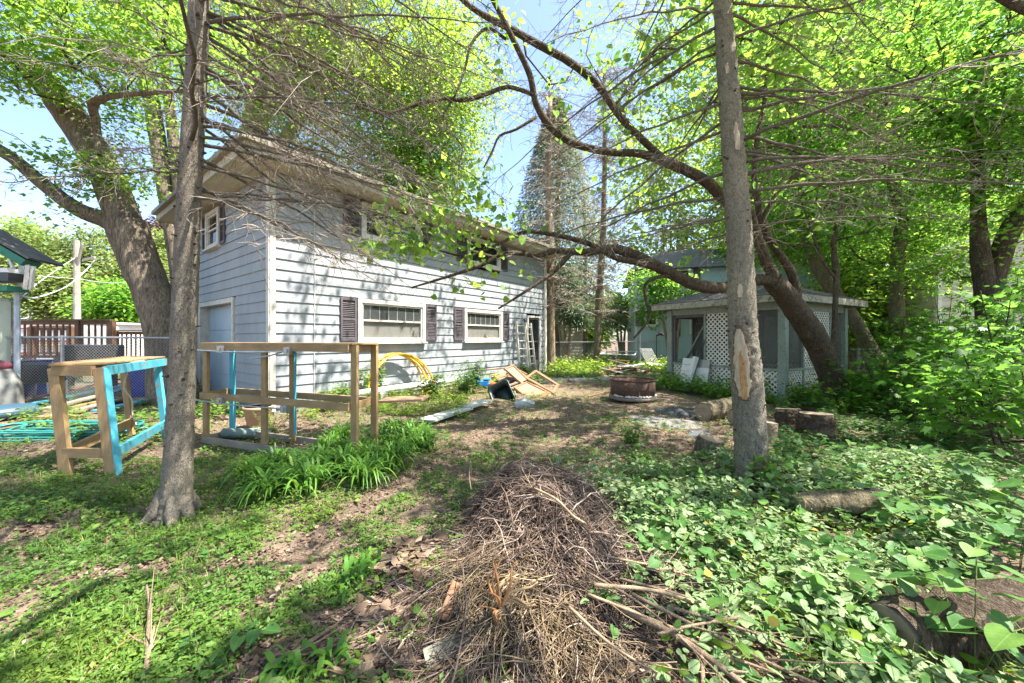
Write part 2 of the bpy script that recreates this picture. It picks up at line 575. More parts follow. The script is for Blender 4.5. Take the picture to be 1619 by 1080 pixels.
for (i, j) in idx:
    x, y = GXX[i, j], GYY[i, j]
    GZ[i, j] += .018 * noise.noise((x * 3.1, y * 3.1, 0)) + .012 * noise.noise((x * 9, y * 9, 3))
far = np.clip((GYY - 30) / 40, 0, 1)
GZ = GZ * (1 - far)
nx, ny = len(gx), len(gy)
ii = (np.arange(ny - 1)[:, None] * nx + np.arange(nx - 1)[None]).ravel()
gl = np.stack([ii, ii + 1, ii + nx + 1, ii + nx], 1).ravel()
me = fast_mesh('ground', np.stack([GXX, GYY, GZ], -1).reshape(-1, 3), gl, 4, ground_mat(), sm=True)
tag(link('ground', me), kind='structure')

# materials of the built things
SID = M('blue_grey_siding', (.40, .455, .50), (.33, .385, .43), 1.6, .55, (1, 1, 3), .12, .002, c3=(.27, .30, .31), s3=55)
def siding_stained(name, a, b_, stain):
    m, nt, b, out = base_mat(name)
    w = wcoords(nt)
    n1 = noise_n(nt, wcoords(nt, (1, 1, .35)), 2.4, 7, .65)
    c = ramp(nt, n1, [(.35, a), (.65, b_)])
    n2 = noise_n(nt, wcoords(nt, (6, 6, .8)), 3.0, 6, .7)
    f = ramp(nt, n2, [(.56, (0, 0, 0)), (.74, (.55, .55, .55))])
    c = mix(nt, f, c, stain)
    n3 = noise_n(nt, w, 70, 3)
    c = mul(nt, c, ramp(nt, n3, [(.3, (.88, .88, .88)), (.6, (1.05, 1.05, 1.05))]))
    nt.links.new(c, b.inputs['Base Color'])
    b.inputs['Roughness'].default_value = .6
    b.inputs['Specular IOR Level'].default_value = .3
    bump(nt, b, n3, .15, .002)
    return m
SID = siding_stained('stained_blue_grey_siding', (.335, .352, .370), (.27, .29, .31), (.14, .145, .13))
SIDW = siding_stained('pale_blue_siding', (.46, .55, .60), (.40, .49, .54), (.33, .38, .38))
CREAM = siding_stained('cream_siding', (.62, .58, .46), (.54, .50, .39), (.38, .37, .28))
TRIM = M('weathered_white_trim', (.66, .63, .56), (.52, .49, .42), 7, .6, c3=(.34, .31, .25), s3=30)
SOFF = M('cream_soffit', (.50, .46, .34), (.42, .38, .28), 4, .7, c3=(.30, .27, .19), s3=20)
SHUT = M('faded_black_shutter', (.075, .065, .075), (.12, .10, .11), 9, .6)
SHING = M('grey_shingle', (.085, .085, .085), (.16, .15, .145), 5, .95, bmp=.6, bd=.006, s3=60)
DARK = M('dark_interior', (.02, .02, .02), (.03, .03, .028), 3, .9, bmp=0)  # near-black colour stands in for unlit rooms
CURT = M('pale_curtain', (.50, .47, .40), (.38, .35, .30), 4, .9, (1, 1, .2))
CONC = M('concrete', (.36, .34, .31), (.25, .235, .21), 4, .9, bmp=.4, s3=70)
def glass_mat(name, tint=(.02, .025, .025), alpha=.55):
    m, nt, b, out = base_mat(name)
    b.inputs['Base Color'].default_value = (*tint, 1)
    b.inputs['Roughness'].default_value = .06
    b.inputs['Specular IOR Level'].default_value = .8
    b.inputs['Alpha'].default_value = alpha
    n = noise_n(nt, wcoords(nt), 2.5, 3)
    bump(nt, b, n, .08, .02)
    return m
GLASS = glass_mat('window_glass')
GLASS2 = glass_mat('dusty_window_glass', (.12, .13, .13), .28)
GALV = M('galvanised_steel', (.42, .43, .43), (.32, .33, .33), 20, .4, metal=.7, bmp=.05)
WOOD = M('weathered_yellow_lumber', (.36, .25, .13), (.27, .18, .09), 3.5, .75, (1, 1, 1), .35, c3=(.18, .12, .06), s3=26)
def lumber(name, a, b_, dark, ax=(10, 10, 1.2)):
    m, nt, b, out = base_mat(name)
    w = coords(nt, ax)
    n1 = noise_n(nt, w, 3.0, 8, .65, .6)
    c = ramp(nt, n1, [(.3, a), (.5, b_), (.62, a), (.78, dark)])
    n2 = noise_n(nt, coords(nt), 3.0, 4)
    c = mul(nt, c, ramp(nt, n2, [(.3, (.72, .72, .74)), (.65, (1.1, 1.08, 1.0))]))
    nt.links.new(c, b.inputs['Base Color'])
    b.inputs['Roughness'].default_value = .8
    bump(nt, b, n1, .35, .004)
    return m
WV = lumber('upright_lumber', (.40, .27, .13), (.30, .19, .085), (.16, .10, .05))
WH = lumber('rail_lumber', (.38, .26, .13), (.28, .18, .085), (.15, .10, .055), (1.2, 3, 14))
WG = lumber('grey_lumber', (.33, .28, .22), (.25, .21, .16), (.14, .11, .08), (1.2, 3, 14))
BLUE = M('turquoise_paint', (.075, .40, .50), (.05, .30, .40), 7, .65, (1, 1, .5), bmp=.3, c3=(.24, .20, .13), s3=17)
PLY = M('tan_plywood', (.33, .205, .13), (.25, .155, .095), 5, .75, (1, 6, 1), .15, c3=(.20, .12, .08), s3=14)
PLYD = M('honey_wood_edge', (.27, .145, .075), (.19, .10, .05), 5, .7)
BLACKP = M('black_plastic', (.03, .032, .034), (.05, .052, .055), 5, .4)
WHITE = M('white_paint', (.74, .73, .70), (.62, .60, .56), 6, .55)
RUST = M('rusty_steel', (.12, .058, .036), (.065, .042, .032), 4, .85, (1, 1, 3), .5, c3=(.22, .15, .11), s3=18)
RUSTG = M('sooty_steel', (.14, .11, .09), (.26, .21, .17), 5, .85, bmp=.4, c3=(.30, .17, .10), s3=24)

# a wall frame of reference: P(t along wall, z above ground, off outwards)
class Wall:
    def __init__(s, o, dx, n, L):
        s.o, s.dx, s.n, s.L = Vector(o), Vector(dx).normalized(), Vector(n).normalized(), L
        s.ax = (s.dx, s.n, V((0, 0, 1)))
    def P(s, t, z, off=0.0):
        p = s.o + s.dx * t + s.n * off
        return V((p.x, p.y, z))
    def box(s, mb, t0, t1, z0, z1, o0, o1, mi=0):
        mb.box(s.P((t0 + t1) / 2, (z0 + z1) / 2, (o0 + o1) / 2), t1 - t0, o1 - o0, z1 - z0, s.ax, mi)
    def part(s, name, mat, parent, *boxes, **tg):
        mb = MB()
        for b in boxes:
            s.box(mb, *b)
        return mb.build(name, mat, parent, **tg)
JOINTS = [(2.9, 6.5), (4.8, 8.9), (1.2, 5.5, 9.2), (3.6, 7.2), (2.0, 6.0), (4.4, 8.2), (3.2,), (1.6, 5.2, 8.8)]
def lap_siding(w, parent, mat, z0, z1, ex, openings, cache=None, proud=.03, joints=False):
    cache = {} if cache is None else cache
    n = int(round((z1 - z0) / ex))
    ex = (z1 - z0) / n
    for i in range(n):
        a, b = z0 + i * ex, z0 + (i + 1) * ex
        segs = [(0.0, w.L)]
        for (t0, t1, y0, y1) in openings:
            if min(b, y1) - max(a, y0) > ex * .3:
                new = []
                for (s0, s1) in segs:
                    if t1 <= s0 or t0 >= s1: new.append((s0, s1)); continue
                    if t0 - s0 > .03: new.append((s0, t0))
                    if s1 - t1 > .03: new.append((t1, s1))
                segs = new
        if joints:
            new = []
            for (s0, s1) in segs:
                a_ = s0
                for jt in JOINTS[i % len(JOINTS)]:
                    if a_ + .6 < jt < s1 - .6:
                        new.append((a_, jt - .002)); a_ = jt + .002
                new.append((a_, s1))
            segs = new
        for (s0, s1) in segs:
            key = (round(s0, 3), round(s1, 3))
            if key not in cache:
                mb = MB()
                vs = []
                for t in (s0, s1):
                    vs += [w.P(t, 0, 0) - w.o + V((0, 0, 0)), w.P(t, 0, proud) - w.o, w.P(t, ex, .006) - w.o, w.P(t, ex, 0) - w.o]
                vs = [V((v.x, v.y, v.z)) for v in vs]
                for k in range(8):
                    vs[k].z = (0, 0, ex - .002, ex - .002)[k % 4] + (0, 0, 0, 0)[k % 4]
                mb.add(vs, [(0, 3, 2, 1), (4, 5, 6, 7), (0, 1, 5, 4), (1, 2, 6, 5), (2, 3, 7, 6), (3, 0, 4, 7)])
                cache[key] = mb.mesh('siding_board', mat)
            link('siding_board', cache[key], parent, (w.o.x, w.o.y, a))
    return cache

# ------------------------------------------------------------ the main house
U = V((.605, .796, 0)).normalized()
VV = V((-.796, .605, 0)).normalized()
C0 = V((-5.16, 8.1, 0))
HL, HD, EAVE = 11.0, 6.0, 5.22
house = thing('house', 'two storey blue grey house with lap siding, black shutters and wide cream eaves', 'house', C0)
wl = Wall(C0, U, -VV, HL)          # the long sunlit wall
wsn = Wall(C0, VV, -U, HD)         # the shaded end wall
wb2 = Wall(C0 + VV * HD, U, VV, HL)
we = Wall(C0 + U * HL, VV, U, HD)
for w in (wl, wsn, wb2, we):
    w.part('wall', DARK if w in (wl, wsn) else SID, house, (0.15, w.L - .15, 0, EAVE - .02, -.34, -.30))
zc = CAMZ
op_long = [(2.06, 3.98, zc + .98, EAVE), (5.96, 7.74, zc + .98, EAVE),       # upper windows
           (1.98, 4.15, zc - .1, zc + 1.02), (5.81, 7.84, zc - .1, zc + 1.0),  # lower windows
           (9.5, 10.52, 0, zc + .96)]
op_long[0] = (2.08, 3.96, zc + 2.6, zc + 3.5)
op_long[1] = (5.98, 7.72, zc + 2.56, zc + 3.5)
op_short = [(2.05, 5.0, 0, zc + 1.02), (3.1, 4.2, zc + 2.45, zc + 3.45)]
lap_siding(wl, house, SID, .12, EAVE - .02, .2286, op_long, joints=True)
lap_siding(wsn, house, SID, .12, EAVE - .02, .2286, op_short, joints=True)
wl.part('foundation', CONC, house, (0, 9.45, -.1, .118, -.05, -.005))
wl.part('foundation', CONC, house, (10.55, HL, -.1, .118, -.05, -.005))
wsn.part('foundation', CONC, house, (0, 2.0, -.1, .118, -.05, -.005))
wsn.part('foundation', CONC, house, (5.05, HD, -.1, .118, -.05, -.005))
# corner boards
wsn.part('corner_board', TRIM, house, (-.028, .11, .05, EAVE - .03, .024, .045))
wl.part('corner_board', TRIM, house, (-.02, .09, .05, EAVE - .03, .024, .044))
wl.part('corner_board', TRIM, house, (HL - .1, HL + .02, .05, EAVE - .03, .024, .044))
# eaves and hip roof
OV = .66
def hc(a, b, z): p = C0 + U * a + VV * b; return V((p.x, p.y, z))
a0, a1, b0, b1 = -OV, HL + OV, -OV, HD + OV
mb = MB()
mb.add([hc(a0, b0, EAVE), hc(a1, b0, EAVE), hc(a1, b1, EAVE), hc(a0, b1, EAVE), hc(a0, b0, EAVE + .03), hc(a1, b0, EAVE + .03), hc(a1, b1, EAVE + .03), hc(a0, b1, EAVE + .03)],
       [(0, 3, 2, 1), (4, 5, 6, 7)])
mb.build('soffit', SOFF, house)
for (p, q) in (((a0, b0), (a1, b0)), ((a0, b0), (a0, b1)), ((a1, b0), (a1, b1)), ((a0, b1), (a1, b1))):
    mb = MB(); mb.bar(hc(*p, EAVE + .11), hc(*q, EAVE + .11), .03, .26); mb.build('fascia', SOFF, house)
g0 = -OV - .07
for (p, q) in (((a0 - .1, g0), (a1 + .1, g0)), ((g0, b0), (g0, b1))):
    mb = MB(); mb.bar(hc(*p, EAVE + .2), hc(*q, EAVE + .2), .11, .1); mb.build('gutter', M('tan_gutter', (.30, .27, .20), (.20, .18, .13), 3, .6, c3=(.12, .10, .08), s3=9), house)
mb = MB()
rz, rt = EAVE + .26, EAVE + .26 + 3.66 * .36
cs = [hc(a0 - .05, b0 - .05, rz), hc(a1 + .05, b0 - .05, rz), hc(a1 + .05, b1 + .05, rz), hc(a0 - .05, b1 + .05, rz), hc(a0 + 3.66, HD / 2, rt), hc(a1 - 3.66, HD / 2, rt)]
mb.add(cs, [(0, 1, 5, 4), (1, 2, 5), (2, 3, 4, 5), (3, 0, 4), (0, 3, 2, 1)])
mb.build('roof', SHING, house)
mb = MB()
c = hc(1.6, 4.6, 0)
mb.box(V((c.x, c.y, 6.7)), .45, .45, 1.7, (U, VV, V((0, 0, 1)))); mb.box(V((c.x, c.y, 7.6)), .58, .58, .12, (U, VV, V((0, 0, 1))))
mb.build('chimney', TRIM, house)
# down pipe at the far corner and on the near corner of the eaves
mb = MB()
mb.tube([wl.P(HL - .22, 5.1, .1), wl.P(HL - .22, .3, .1)], .045, 6)
mb.build('downspout', TRIM, house)

LOUV = {}
def shutter(w, t0, t1, z0, z1):
    s = w.part('shutter', SHUT, house, (t0, t0 + .05, z0, z1, .03, .065), (t1 - .05, t1, z0, z1, .03, .065),
               (t0 + .05, t1 - .05, z0, z0 + .07, .03, .064), (t0 + .05, t1 - .05, z1 - .07, z1, .03, .064),
               (t0 + .05, t1 - .05, (z0 + z1) / 2 - .03, (z0 + z1) / 2 + .03, .03, .064))
    s.name = 'shutter'
    mb = MB()
    n = int((z1 - z0 - .14) / .045)
    w.box(mb, t0 + .05, t1 - .05, z0 + .07, z1 - .07, .026, .032)
    for i in range(n):
        z = z0 + .08 + i * .045
        if abs(z - (z0 + z1) / 2) < .05: continue
        mb.bar(w.P(t0 + .055, z, .045), w.P(t1 - .055, z, .045), .03, .008, up=(w.n * .75 + V((0, 0, 1))))
    mb.build('louvre', SHUT, s, kind='stuff')
def window(w, t0, t1, z0, z1, proud=.09, fr=.1, kind='lower', parent=None, trim=None):
    parent = parent or house; trim = trim or TRIM
    win = w.part('window', trim, parent, (t0, t0 + fr, z0, z1, -.05, proud), (t1 - fr, t1, z0, z1, -.05, proud),
                 (t0 + fr, t1 - fr, z1 - fr, z1, -.05, proud - .002), (t0 + fr, t1 - fr, z0, z0 + fr * .8, -.05, proud - .002))
    w.part('sill', trim, win, (t0 - .03, t1 + .03, z0 - .045, z0 - .002, -.02, proud + .05))
    a, b, c, d = t0 + fr, t1 - fr, z0 + fr * .8, z1 - fr
    mid = c + (d - c) * (.52 if kind != 'upper' else .5)
    s = .05
    w.part('sash', trim, win, (a, a + s, c, d, -.03, proud - .03), (b - s, b, c, d, -.03, proud - .03), (a + s, b - s, mid - .022, mid + .022, -.03, proud - .032),
           (a + s, b - s, d - s, d, -.03, proud - .032), (a + s, b - s, c, c + s * .8, -.03, proud - .032))
    w.part('pane', GLASS if kind == 'upper' else GLASS2, win, (a + s, b - s, mid + .022, d - s, .01, .014))
    w.part('pane', GLASS if kind == 'upper' else GLASS2, win, (a + s, b - s, c + s * .8, mid - .022, .004, .008))
    if kind == 'lower':
        w.part('curtain', CURT, win, (a + s, b - s, c + s, mid, -.012, -.006))
        k = 7
        for i in range(1, k):
            t = a + (b - a) * i / k
            w.part('muntin', trim, win, (t - .011, t + .011, mid + .022, d - s, -.01, .008))
    w.part('dark_room_sheet', DARK, win, (t0 + .02, t1 - .02, z0 + .02, z1 - .02, -.2, -.19))  # black sheet painted as the unlit room behind the glass
    return win
window(wl, 1.98, 4.15, zc - .1, zc + 1.02)
window(wl, 5.81, 7.84, zc - .1, zc + 1.0)
shutter(wl, 1.53, 1.95, zc - .06, zc + 1.02); shutter(wl, 4.19, 4.6, zc - .06, zc + 1.02)
shutter(wl, 5.36, 5.77, zc - .06, zc + 1.0); shutter(wl, 7.88, 8.28, zc - .06, zc + 1.0)
window(wl, 2.08, 3.96, zc + 2.6, zc + 3.5, kind='upper')
window(wl, 5.98, 7.72, zc + 2.56, zc + 3.5, kind='upper')
shutter(wl, 1.6, 2.05, zc + 2.6, zc + 3.5); shutter(wl, 3.99, 4.46, zc + 2.6, zc + 3.5)
shutter(wl, 5.5, 5.95, zc + 2.56, zc + 3.5); shutter(wl, 7.75, 8.18, zc + 2.56, zc + 3.5)
window(wsn, 3.1, 4.2, zc + 2.45, zc + 3.45, kind='upper')
shutter(wsn, 2.72, 3.06, zc + 2.45, zc + 3.45); shutter(wsn, 4.24, 4.58, zc + 2.45, zc + 3.45)
# garage style door in the shaded end wall
t0, t1, zt = 2.12, 4.95, zc + 1.02
wsn.part('door_frame', TRIM, house, (t0, t0 + .11, 0.02, zt, -.18, .05), (t1 - .11, t1, 0.02, zt, -.18, .05), (t0 + .11, t1 - .11, zt - .12, zt, -.18, .048))
gd = wsn.part('garage_door', SIDW, house, (t0 + .11, t1 - .11, 0.03, zt - .12, -.2, -.185))
for i in range(4):
    a = .05 + i * .6
    wsn.part('door_panel', SIDW, gd, (t0 + .13, t1 - .13, a, a + .585, -.184, -.165))
# back door in the long wall
t0, t1, zt = 9.53, 10.5, zc + .95
wl.part('door_frame', TRIM, house, (t0, t0 + .07, 0.1, zt, -.1, .05), (t1 - .07, t1, 0.1, zt, -.1, .05), (t0 + .07, t1 - .07, zt - .08, zt, -.1, .048))
dr = wl.part('screen_door', SHUT, house, (t0 + .07, t0 + .15, .12, zt - .08, -.02, .02), (t1 - .15, t1 - .07, .12, zt - .08, -.02, .02),
             (t0 + .15, t1 - .15, .12, .7, -.02, .018), (t0 + .15, t1 - .15, 1.45, 1.52, -.02, .018), (t0 + .15, t1 - .15, zt - .16, zt - .08, -.02, .018))
wl.part('pane', GLASS, dr, (t0 + .15, t1 - .15, 1.52, zt - .16, 0, .004)); wl.part('pane', GLASS, dr, (t0 + .15, t1 - .15, .7, 1.45, 0, .004))
wl.part('handle', GALV, dr, (t0 + .1, t0 + .13, 1.1, 1.22, .02, .06))
wl.part('dark_room_sheet', DARK, house, (t0 + .02, t1 - .02, .02, zt - .02, -.25, -.24))  # black sheet painted as the unlit room behind the door
wl.part('threshold', CONC, house, (t0, t1, -.05, .1, -.1, .3))
mb = MB(); mb.tube([wl.P(9.2, zc + .72, .03), wl.P(9.2, zc + .76, .12), wl.P(9.2, zc + .66, .16)], [.02, .03, .07], 8); mb.build('wall_lamp', BLACKP, house)
# thin cable stapled down the siding
mb = MB(); mb.tube([wl.P(.9, 4.9, .03), wl.P(.92, 3.4, .04), wl.P(.9, .2, .035)], .006, 4, caps=False); mb.build('cable', WHITE, house)

# concrete walk behind the fire ring
pr = thing('path', 'narrow cracked concrete walk crossing the yard in front of the far plants', 'path', (0, 0, 0))
pa, pb = GX(640, 13.4), GX(1075, 15.2)
prev = None
for i in range(9):
    a = pa.lerp(pb, i / 9 + .003); b = pa.lerp(pb, (i + 1) / 9 - .003)
    a.z = b.z = .035 + .01 * math.sin(i * 2.1)
    mb = MB(); mb.bar(a, b, .85, .09)
    mb.build('slab', CONC, pr)
pr['kind'] = 'structure'

# ------------------------------------------------------------ other buildings
def simple_house(name, label, o, dx, n, L, D, h, mat, ex=.25, windows=(), roof=.5, roofmat=SHING, near_walls=2, overh=.4, eavemat=None):
    """a gabled or hipped house; wall A runs from o along dx facing n, wall B from o along -n"""
    o = Vector(o); dx = Vector(dx).normalized(); n = Vector(n).normalized()
    r = thing(name, label, 'house', o)
    A = Wall(o, dx, n, L); B = Wall(o, -n, -dx, D)
    A.part('wall', mat, r, (0.02, L - .02, 0, h, -.1, -.02)); B.part('wall', mat, r, (0.02, D - .02, 0, h, -.1, -.02))
    Wall(o + dx * L, -n, dx, D).part('wall', mat, r, (0.02, D - .02, 0, h, -.1, -.02))
    Wall(o - n * D, dx, -n, L).part('wall', mat, r, (0.02, L - .02, 0, h, -.1, -.02))
    lap_siding(A, r, mat, 0.1, h, ex, [w[1:5] for w in windows if w[0] == 0])
    lap_siding(B, r, mat, 0.1, h, ex, [w[1:5] for w in windows if w[0] == 1])
    for (k, t0, t1, z0, z1, sh) in windows:
        w = (A, B)[k]
        window(w, t0, t1, z0, z1, kind='upper', parent=r, trim=WHITE, proud=.06)
        if sh:
            for (a, b) in ((t0 - .38, t0 - .03), (t1 + .03, t1 + .38)):
                w.part('shutter', SHUT, r, (a, b, z0, z1, .03, .06))
    for w, t in ((A, 0), (A, L - .1), (B, 0)):
        w.part('corner_board', eavemat or WHITE, r, (t, t + .1, 0.05, h, .024, .04))
    return r, A, B
# pale blue house behind the gazebo
xh = GX(1004, 23.5)
bh, A, B = simple_house('house', 'pale blue house standing behind the screened gazebo', (xh.x, 23.5, 0), (.97, -.24, 0), (-.24, -.97, 0), 11, 8, 5.8, SIDW,
    windows=[(0, .55, 1.35, zc + .75, zc + 1.75, 0), (0, 3.1, 4.6, zc + .3, zc + 1.5, 0), (0, 2.3, 3.2, zc + 3.1, zc + 4.2, 0)])
for (a, b, c, d) in ((-.0, .5, zc + .75, zc + 1.75), (2.1, 2.6, zc + .1, zc + 1.6), (3.3, 3.7, zc + 3.1, zc + 4.2)):
    A.part('shutter', SHUT, bh, (a + .02, b, c, d, .05, .08))
mb = MB()
q = [A.P(1.3, zc + 2.2, 1.2), A.P(11, zc + 2.2, 1.2), A.P(11, zc + 3.3, 0), A.P(2.4, zc + 3.3, 0), A.P(1.3, zc + 2.2, 0)]
mb.add(q + [p - V((0, 0, .12)) for p in q], [(0, 1, 2, 3), (0, 3, 4), (5, 9, 8), (5, 8, 7, 6), (0, 5, 6, 1), (0, 4, 9, 5)])
mb.build('porch_roof', M('pale_shingle', (.5, .5, .48), (.4, .4, .39), 5, .9), bh)
A.part('foundation', CONC, bh, (0, 11, -.1, .25, .02, .06))
mb = MB()
q = [A.P(-.4, 5.8, .5), A.P(11.4, 5.8, .5), A.P(11.4, 5.8, -8.5), A.P(-.4, 5.8, -8.5), A.P(2, 7.8, -4), A.P(9, 7.8, -4)]
mb.add(q, [(0, 1, 5, 4), (3, 4, 5, 2), (0, 4, 3), (1, 2, 5), (0, 3, 2, 1)]); mb.build('roof', SHING, bh)
# ladder pole leaning at its wall
mb = MB(); mb.tube([A.P(2.25, 0, .9), A.P(2.5, 2.3, .15)], .035, 6); mb.build('pole', PLYD, None, label='yellow wooden pole leaning on the pale blue house wall', category='pole')
# cream house far behind, left of the gap
xh = GX(868, 30)
ch, A, B = simple_house('house', 'off white house far back seen between the thin trunks', (xh.x, 30, 0), (1, 0, 0), (0, -1, 0), 2.9, 8, 6.5, CREAM,
    windows=[(0, .35, .8, 1.9, 3.2, 0), (0, 2.2, 2.6, 2.2, 4.4, 0)])
mb = MB()
q = [A.P(-.4, 6.5, .5), A.P(3.3, 6.5, .5), A.P(3.3, 6.5, -8.5), A.P(-.4, 6.5, -8.5), A.P(-.4, 8.4, -4), A.P(3.3, 8.4, -4)]
mb.add(q, [(0, 1, 5, 4), (3, 4, 5, 2), (0, 4, 3), (1, 2, 5), (0, 3, 2, 1)]); mb.build('roof', SHING, ch)
# cream house on the right behind the tree trunks
cr = GX(1482, 13.5)
dA = V((.93, -.36, 0)).normalized(); nA = V((-.36, -.93, 0)).normalized()
rh, A, B = simple_house('house', 'cream sided house with brown gable rake behind the right hand tree trunks', (cr.x, 13.5, 0), dA, nA, 7, 9, 4.3, CREAM, ex=.19,
    windows=[(0, 3.2, 4.2, 2.2, 3.5, 0)])
Lr = 7
mb = MB()
mb.add([A.P(0, 4.3, -.02), A.P(Lr, 4.3, -.02), A.P(Lr / 2, 6.6, -.02), A.P(0, 4.3, -.1), A.P(Lr, 4.3, -.1), A.P(Lr / 2, 6.6, -.1)], [(0, 1, 2), (5, 4, 3)])
mb.build('gable', CREAM, rh)
BRN = M('brown_rake', (.22, .15, .10), (.16, .11, .075), 5, .8)
for sgn in (0, 1):
    mb = MB()
    a, b = (A.P(-.5, 4.05, .35), A.P(Lr / 2, 6.7, .35)) if sgn == 0 else (A.P(Lr + .5, 4.05, .35), A.P(Lr / 2, 6.7, .35))
    mb.bar(a, b, .04, .22); mb.build('rake_board', BRN, rh)
    c, d = a - nA * 9.6, b - nA * 9.6
    up = V((0, 0, .1))
    mb = MB(); mb.add([a + up, b + up, d + up, c + up, a, b, d, c], [(0, 1, 2, 3), (4, 7, 6, 5), (0, 3, 7, 4), (0, 4, 5, 1)])
    mb.build('roof', SHING, rh)
# green trimmed house cut by the left edge
GRN = M('green_trim', (.035, .20, .13), (.03, .15, .10), 6, .6)
PGS = siding_stained('pale_green_siding', (.45, .50, .40), (.38, .43, .34), (.28, .30, .24))
lc = V(((15 - CX) * 9.0 / F, 9.0, 0))
dxl = V((-.87, .5, 0)).normalized() ; nl = V((-.5, -.87, 0)).normalized()
lh, A, B = simple_house('house', 'pale green house with dark green roof trim at the left edge', lc, V((-.6, -.8, 0)), V((.8, -.6, 0)), 4, 4, 2.55, PGS, ex=.12, eavemat=PGS)
A.part('corner_board', PGS, lh, (-.02, .16, .05, 2.5, .045, .07))
e0 = W(50, 418, 9.0); e1 = W(-60, 355, 8.6)
mb = MB(); mb.bar(e0, e1, .5, .16); mb.build('green_fascia', GRN, lh)
mb = MB(); mb.bar(e0 + V((0, .3, .1)), e1 + V((0, .3, .1)), 1.1, .05); mb.build('roof', SHING, lh)
mb = MB(); mb.bar(W(-60, 430, 8.8), W(34, 430, 8.8), .5, .10); mb.bar(W(-60, 440, 8.78), W(33, 440, 8.78), .44, .18, mi=1); mb.bar(W(-60, 457, 8.8), W(29, 457, 8.8), .4, .12, mi=2)
mb.build('soffit_trim', [WHITE, BLACKP, GRN], lh)
mb = MB(); mb.bar(W(38, 416, 8.9), W(36, 455, 8.9), .1, .14); mb.bar(W(46, 420, 8.8), W(42, 458, 8.8), .07, .1); mb.bar(W(53, 421, 8.8), W(49, 458, 8.8), .05, .06)
mb.build('gutter_end', TRIM, lh)
mb = MB(); mb.bar(W(15, 408, 8.75), W(21, 424, 8.75), .05, .05); mb.build('bracket', TRIM, lh)
mb = MB(); mb.tube([W(27, 462, 8.9), W(27, 615, 8.9)], .05, 6); mb.build('downspout', M('pale_blue_paint', (.45, .52, .58)), lh)
# long low white garages behind the deck
def low_shed(name, label, px0, px1, ytop, d, h, depth, mat, rmat):
    a, b = GX(px0, d), GX(px1, d)
    r = thing(name, label, 'building', a)
    A = Wall(a, b - a, V((0, -1, 0)), (b - a).length)
    A.part('wall', mat, r, (0, A.L, 0, h, -depth, 0))
    A.part('roof', rmat, r, (-.2, A.L + .2, h + .002, h + .14, -depth - .3, .3))
    return r, A
GRV = M('pale_metal_roof', (.52, .52, .52), (.44, .44, .44), 3, .6)
r, A = low_shed('shed', 'long low white building with grey roof behind the deck railing', -40, 172, 505, 25, 2.55, 6, WHITE, GRV)
for i in range(5):
    t = A.L * .66 + i * .75
    A.part('door_panel', M('cool_white', (.6, .64, .68)), r, (t, t + .68, .1, 2.35, .002, .03))
r, A = low_shed('garage', 'small pinkish white garage beyond the second deck railing', 183, 262, 500, 30, 2.2, 5, M('pink_white', (.62, .55, .52)), GRV)
# parked motorhome with a red stripe
RED = M('red_paint', (.5, .04, .04), (.42, .03, .03), 5, .35)
YEL = M('yellow_paint', (.75, .5, .04), (.65, .42, .03), 5, .5)
a, b = GX(26, 21), GX(118, 21)
mh = thing('motorhome', 'white motorhome with red stripes parked behind the deck railing', 'motorhome', a)
A = Wall(a, V((1, 0, 0)), V((0, -1, 0)), (b - a).length)
A.part('body', WHITE, mh, (0, A.L, .45, 2.35, -2.3, 0))
A.part('stripe', RED, mh, (.0, A.L, 2.14, 2.2, .001, .02)); A.part('stripe', RED, mh, (.8, A.L, 1.42, 1.5, .001, .02)); A.part('stripe', RED, mh, (0, A.L, .75, .85, .001, .02))
A.part('window', GLASS, mh, (.3, 1.1, 1.3, 1.7, .001, .03)); A.part('band', YEL, mh, (1.0, A.L, 1.14, 1.25, .002, .05))
for t in (.7, A.L - .8):
    mb = MB(); mb.tube([A.P(t, .38, -.2), A.P(t, .38, .02)], .38, 16); wh = mb.build('wheel', BLACKP, mh)
# ============================================================ GAZEBO
GP = M('grey_green_paint', (.27, .31, .27), (.21, .245, .21), 4, .7, c3=(.12, .16, .09), s3=14)
LAT = M('off_white_lattice', (.74, .71, .63), (.64, .60, .52), 5, .7, c3=(.36, .36, .27), s3=18)
SCR = glass_mat('insect_screen', (.10, .10, .09), .36)
SCR.node_tree.nodes['Principled BSDF'].inputs['Roughness'].default_value = .6
GA = V((6.86, 9.6, 0)); GU = V((-.49, .873, 0)).normalized(); GR = V((.873, .49, 0)).normalized()
gaz = thing('gazebo', 'square screened gazebo with white lattice panels and grey shingled hip roof', 'gazebo', GA)
LS, RS, HZ = 3.32, 3.4, 2.36
corners = [GA, GA + GU * LS, GA + GU * LS + GR * RS, GA + GR * RS]
walls = [Wall(GA, GU, -GR, LS), Wall(GA, GR, -GU, RS), Wall(GA + GU * LS, GR, GU, RS), Wall(GA + GR * RS, GU, GR, LS)]
for c in corners:
    mb = MB(); mb.box(V((c.x, c.y, 1.22)), .17, .17, 2.6, (GU, GR, V((0, 0, 1)))); mb.build('post', GP, gaz)
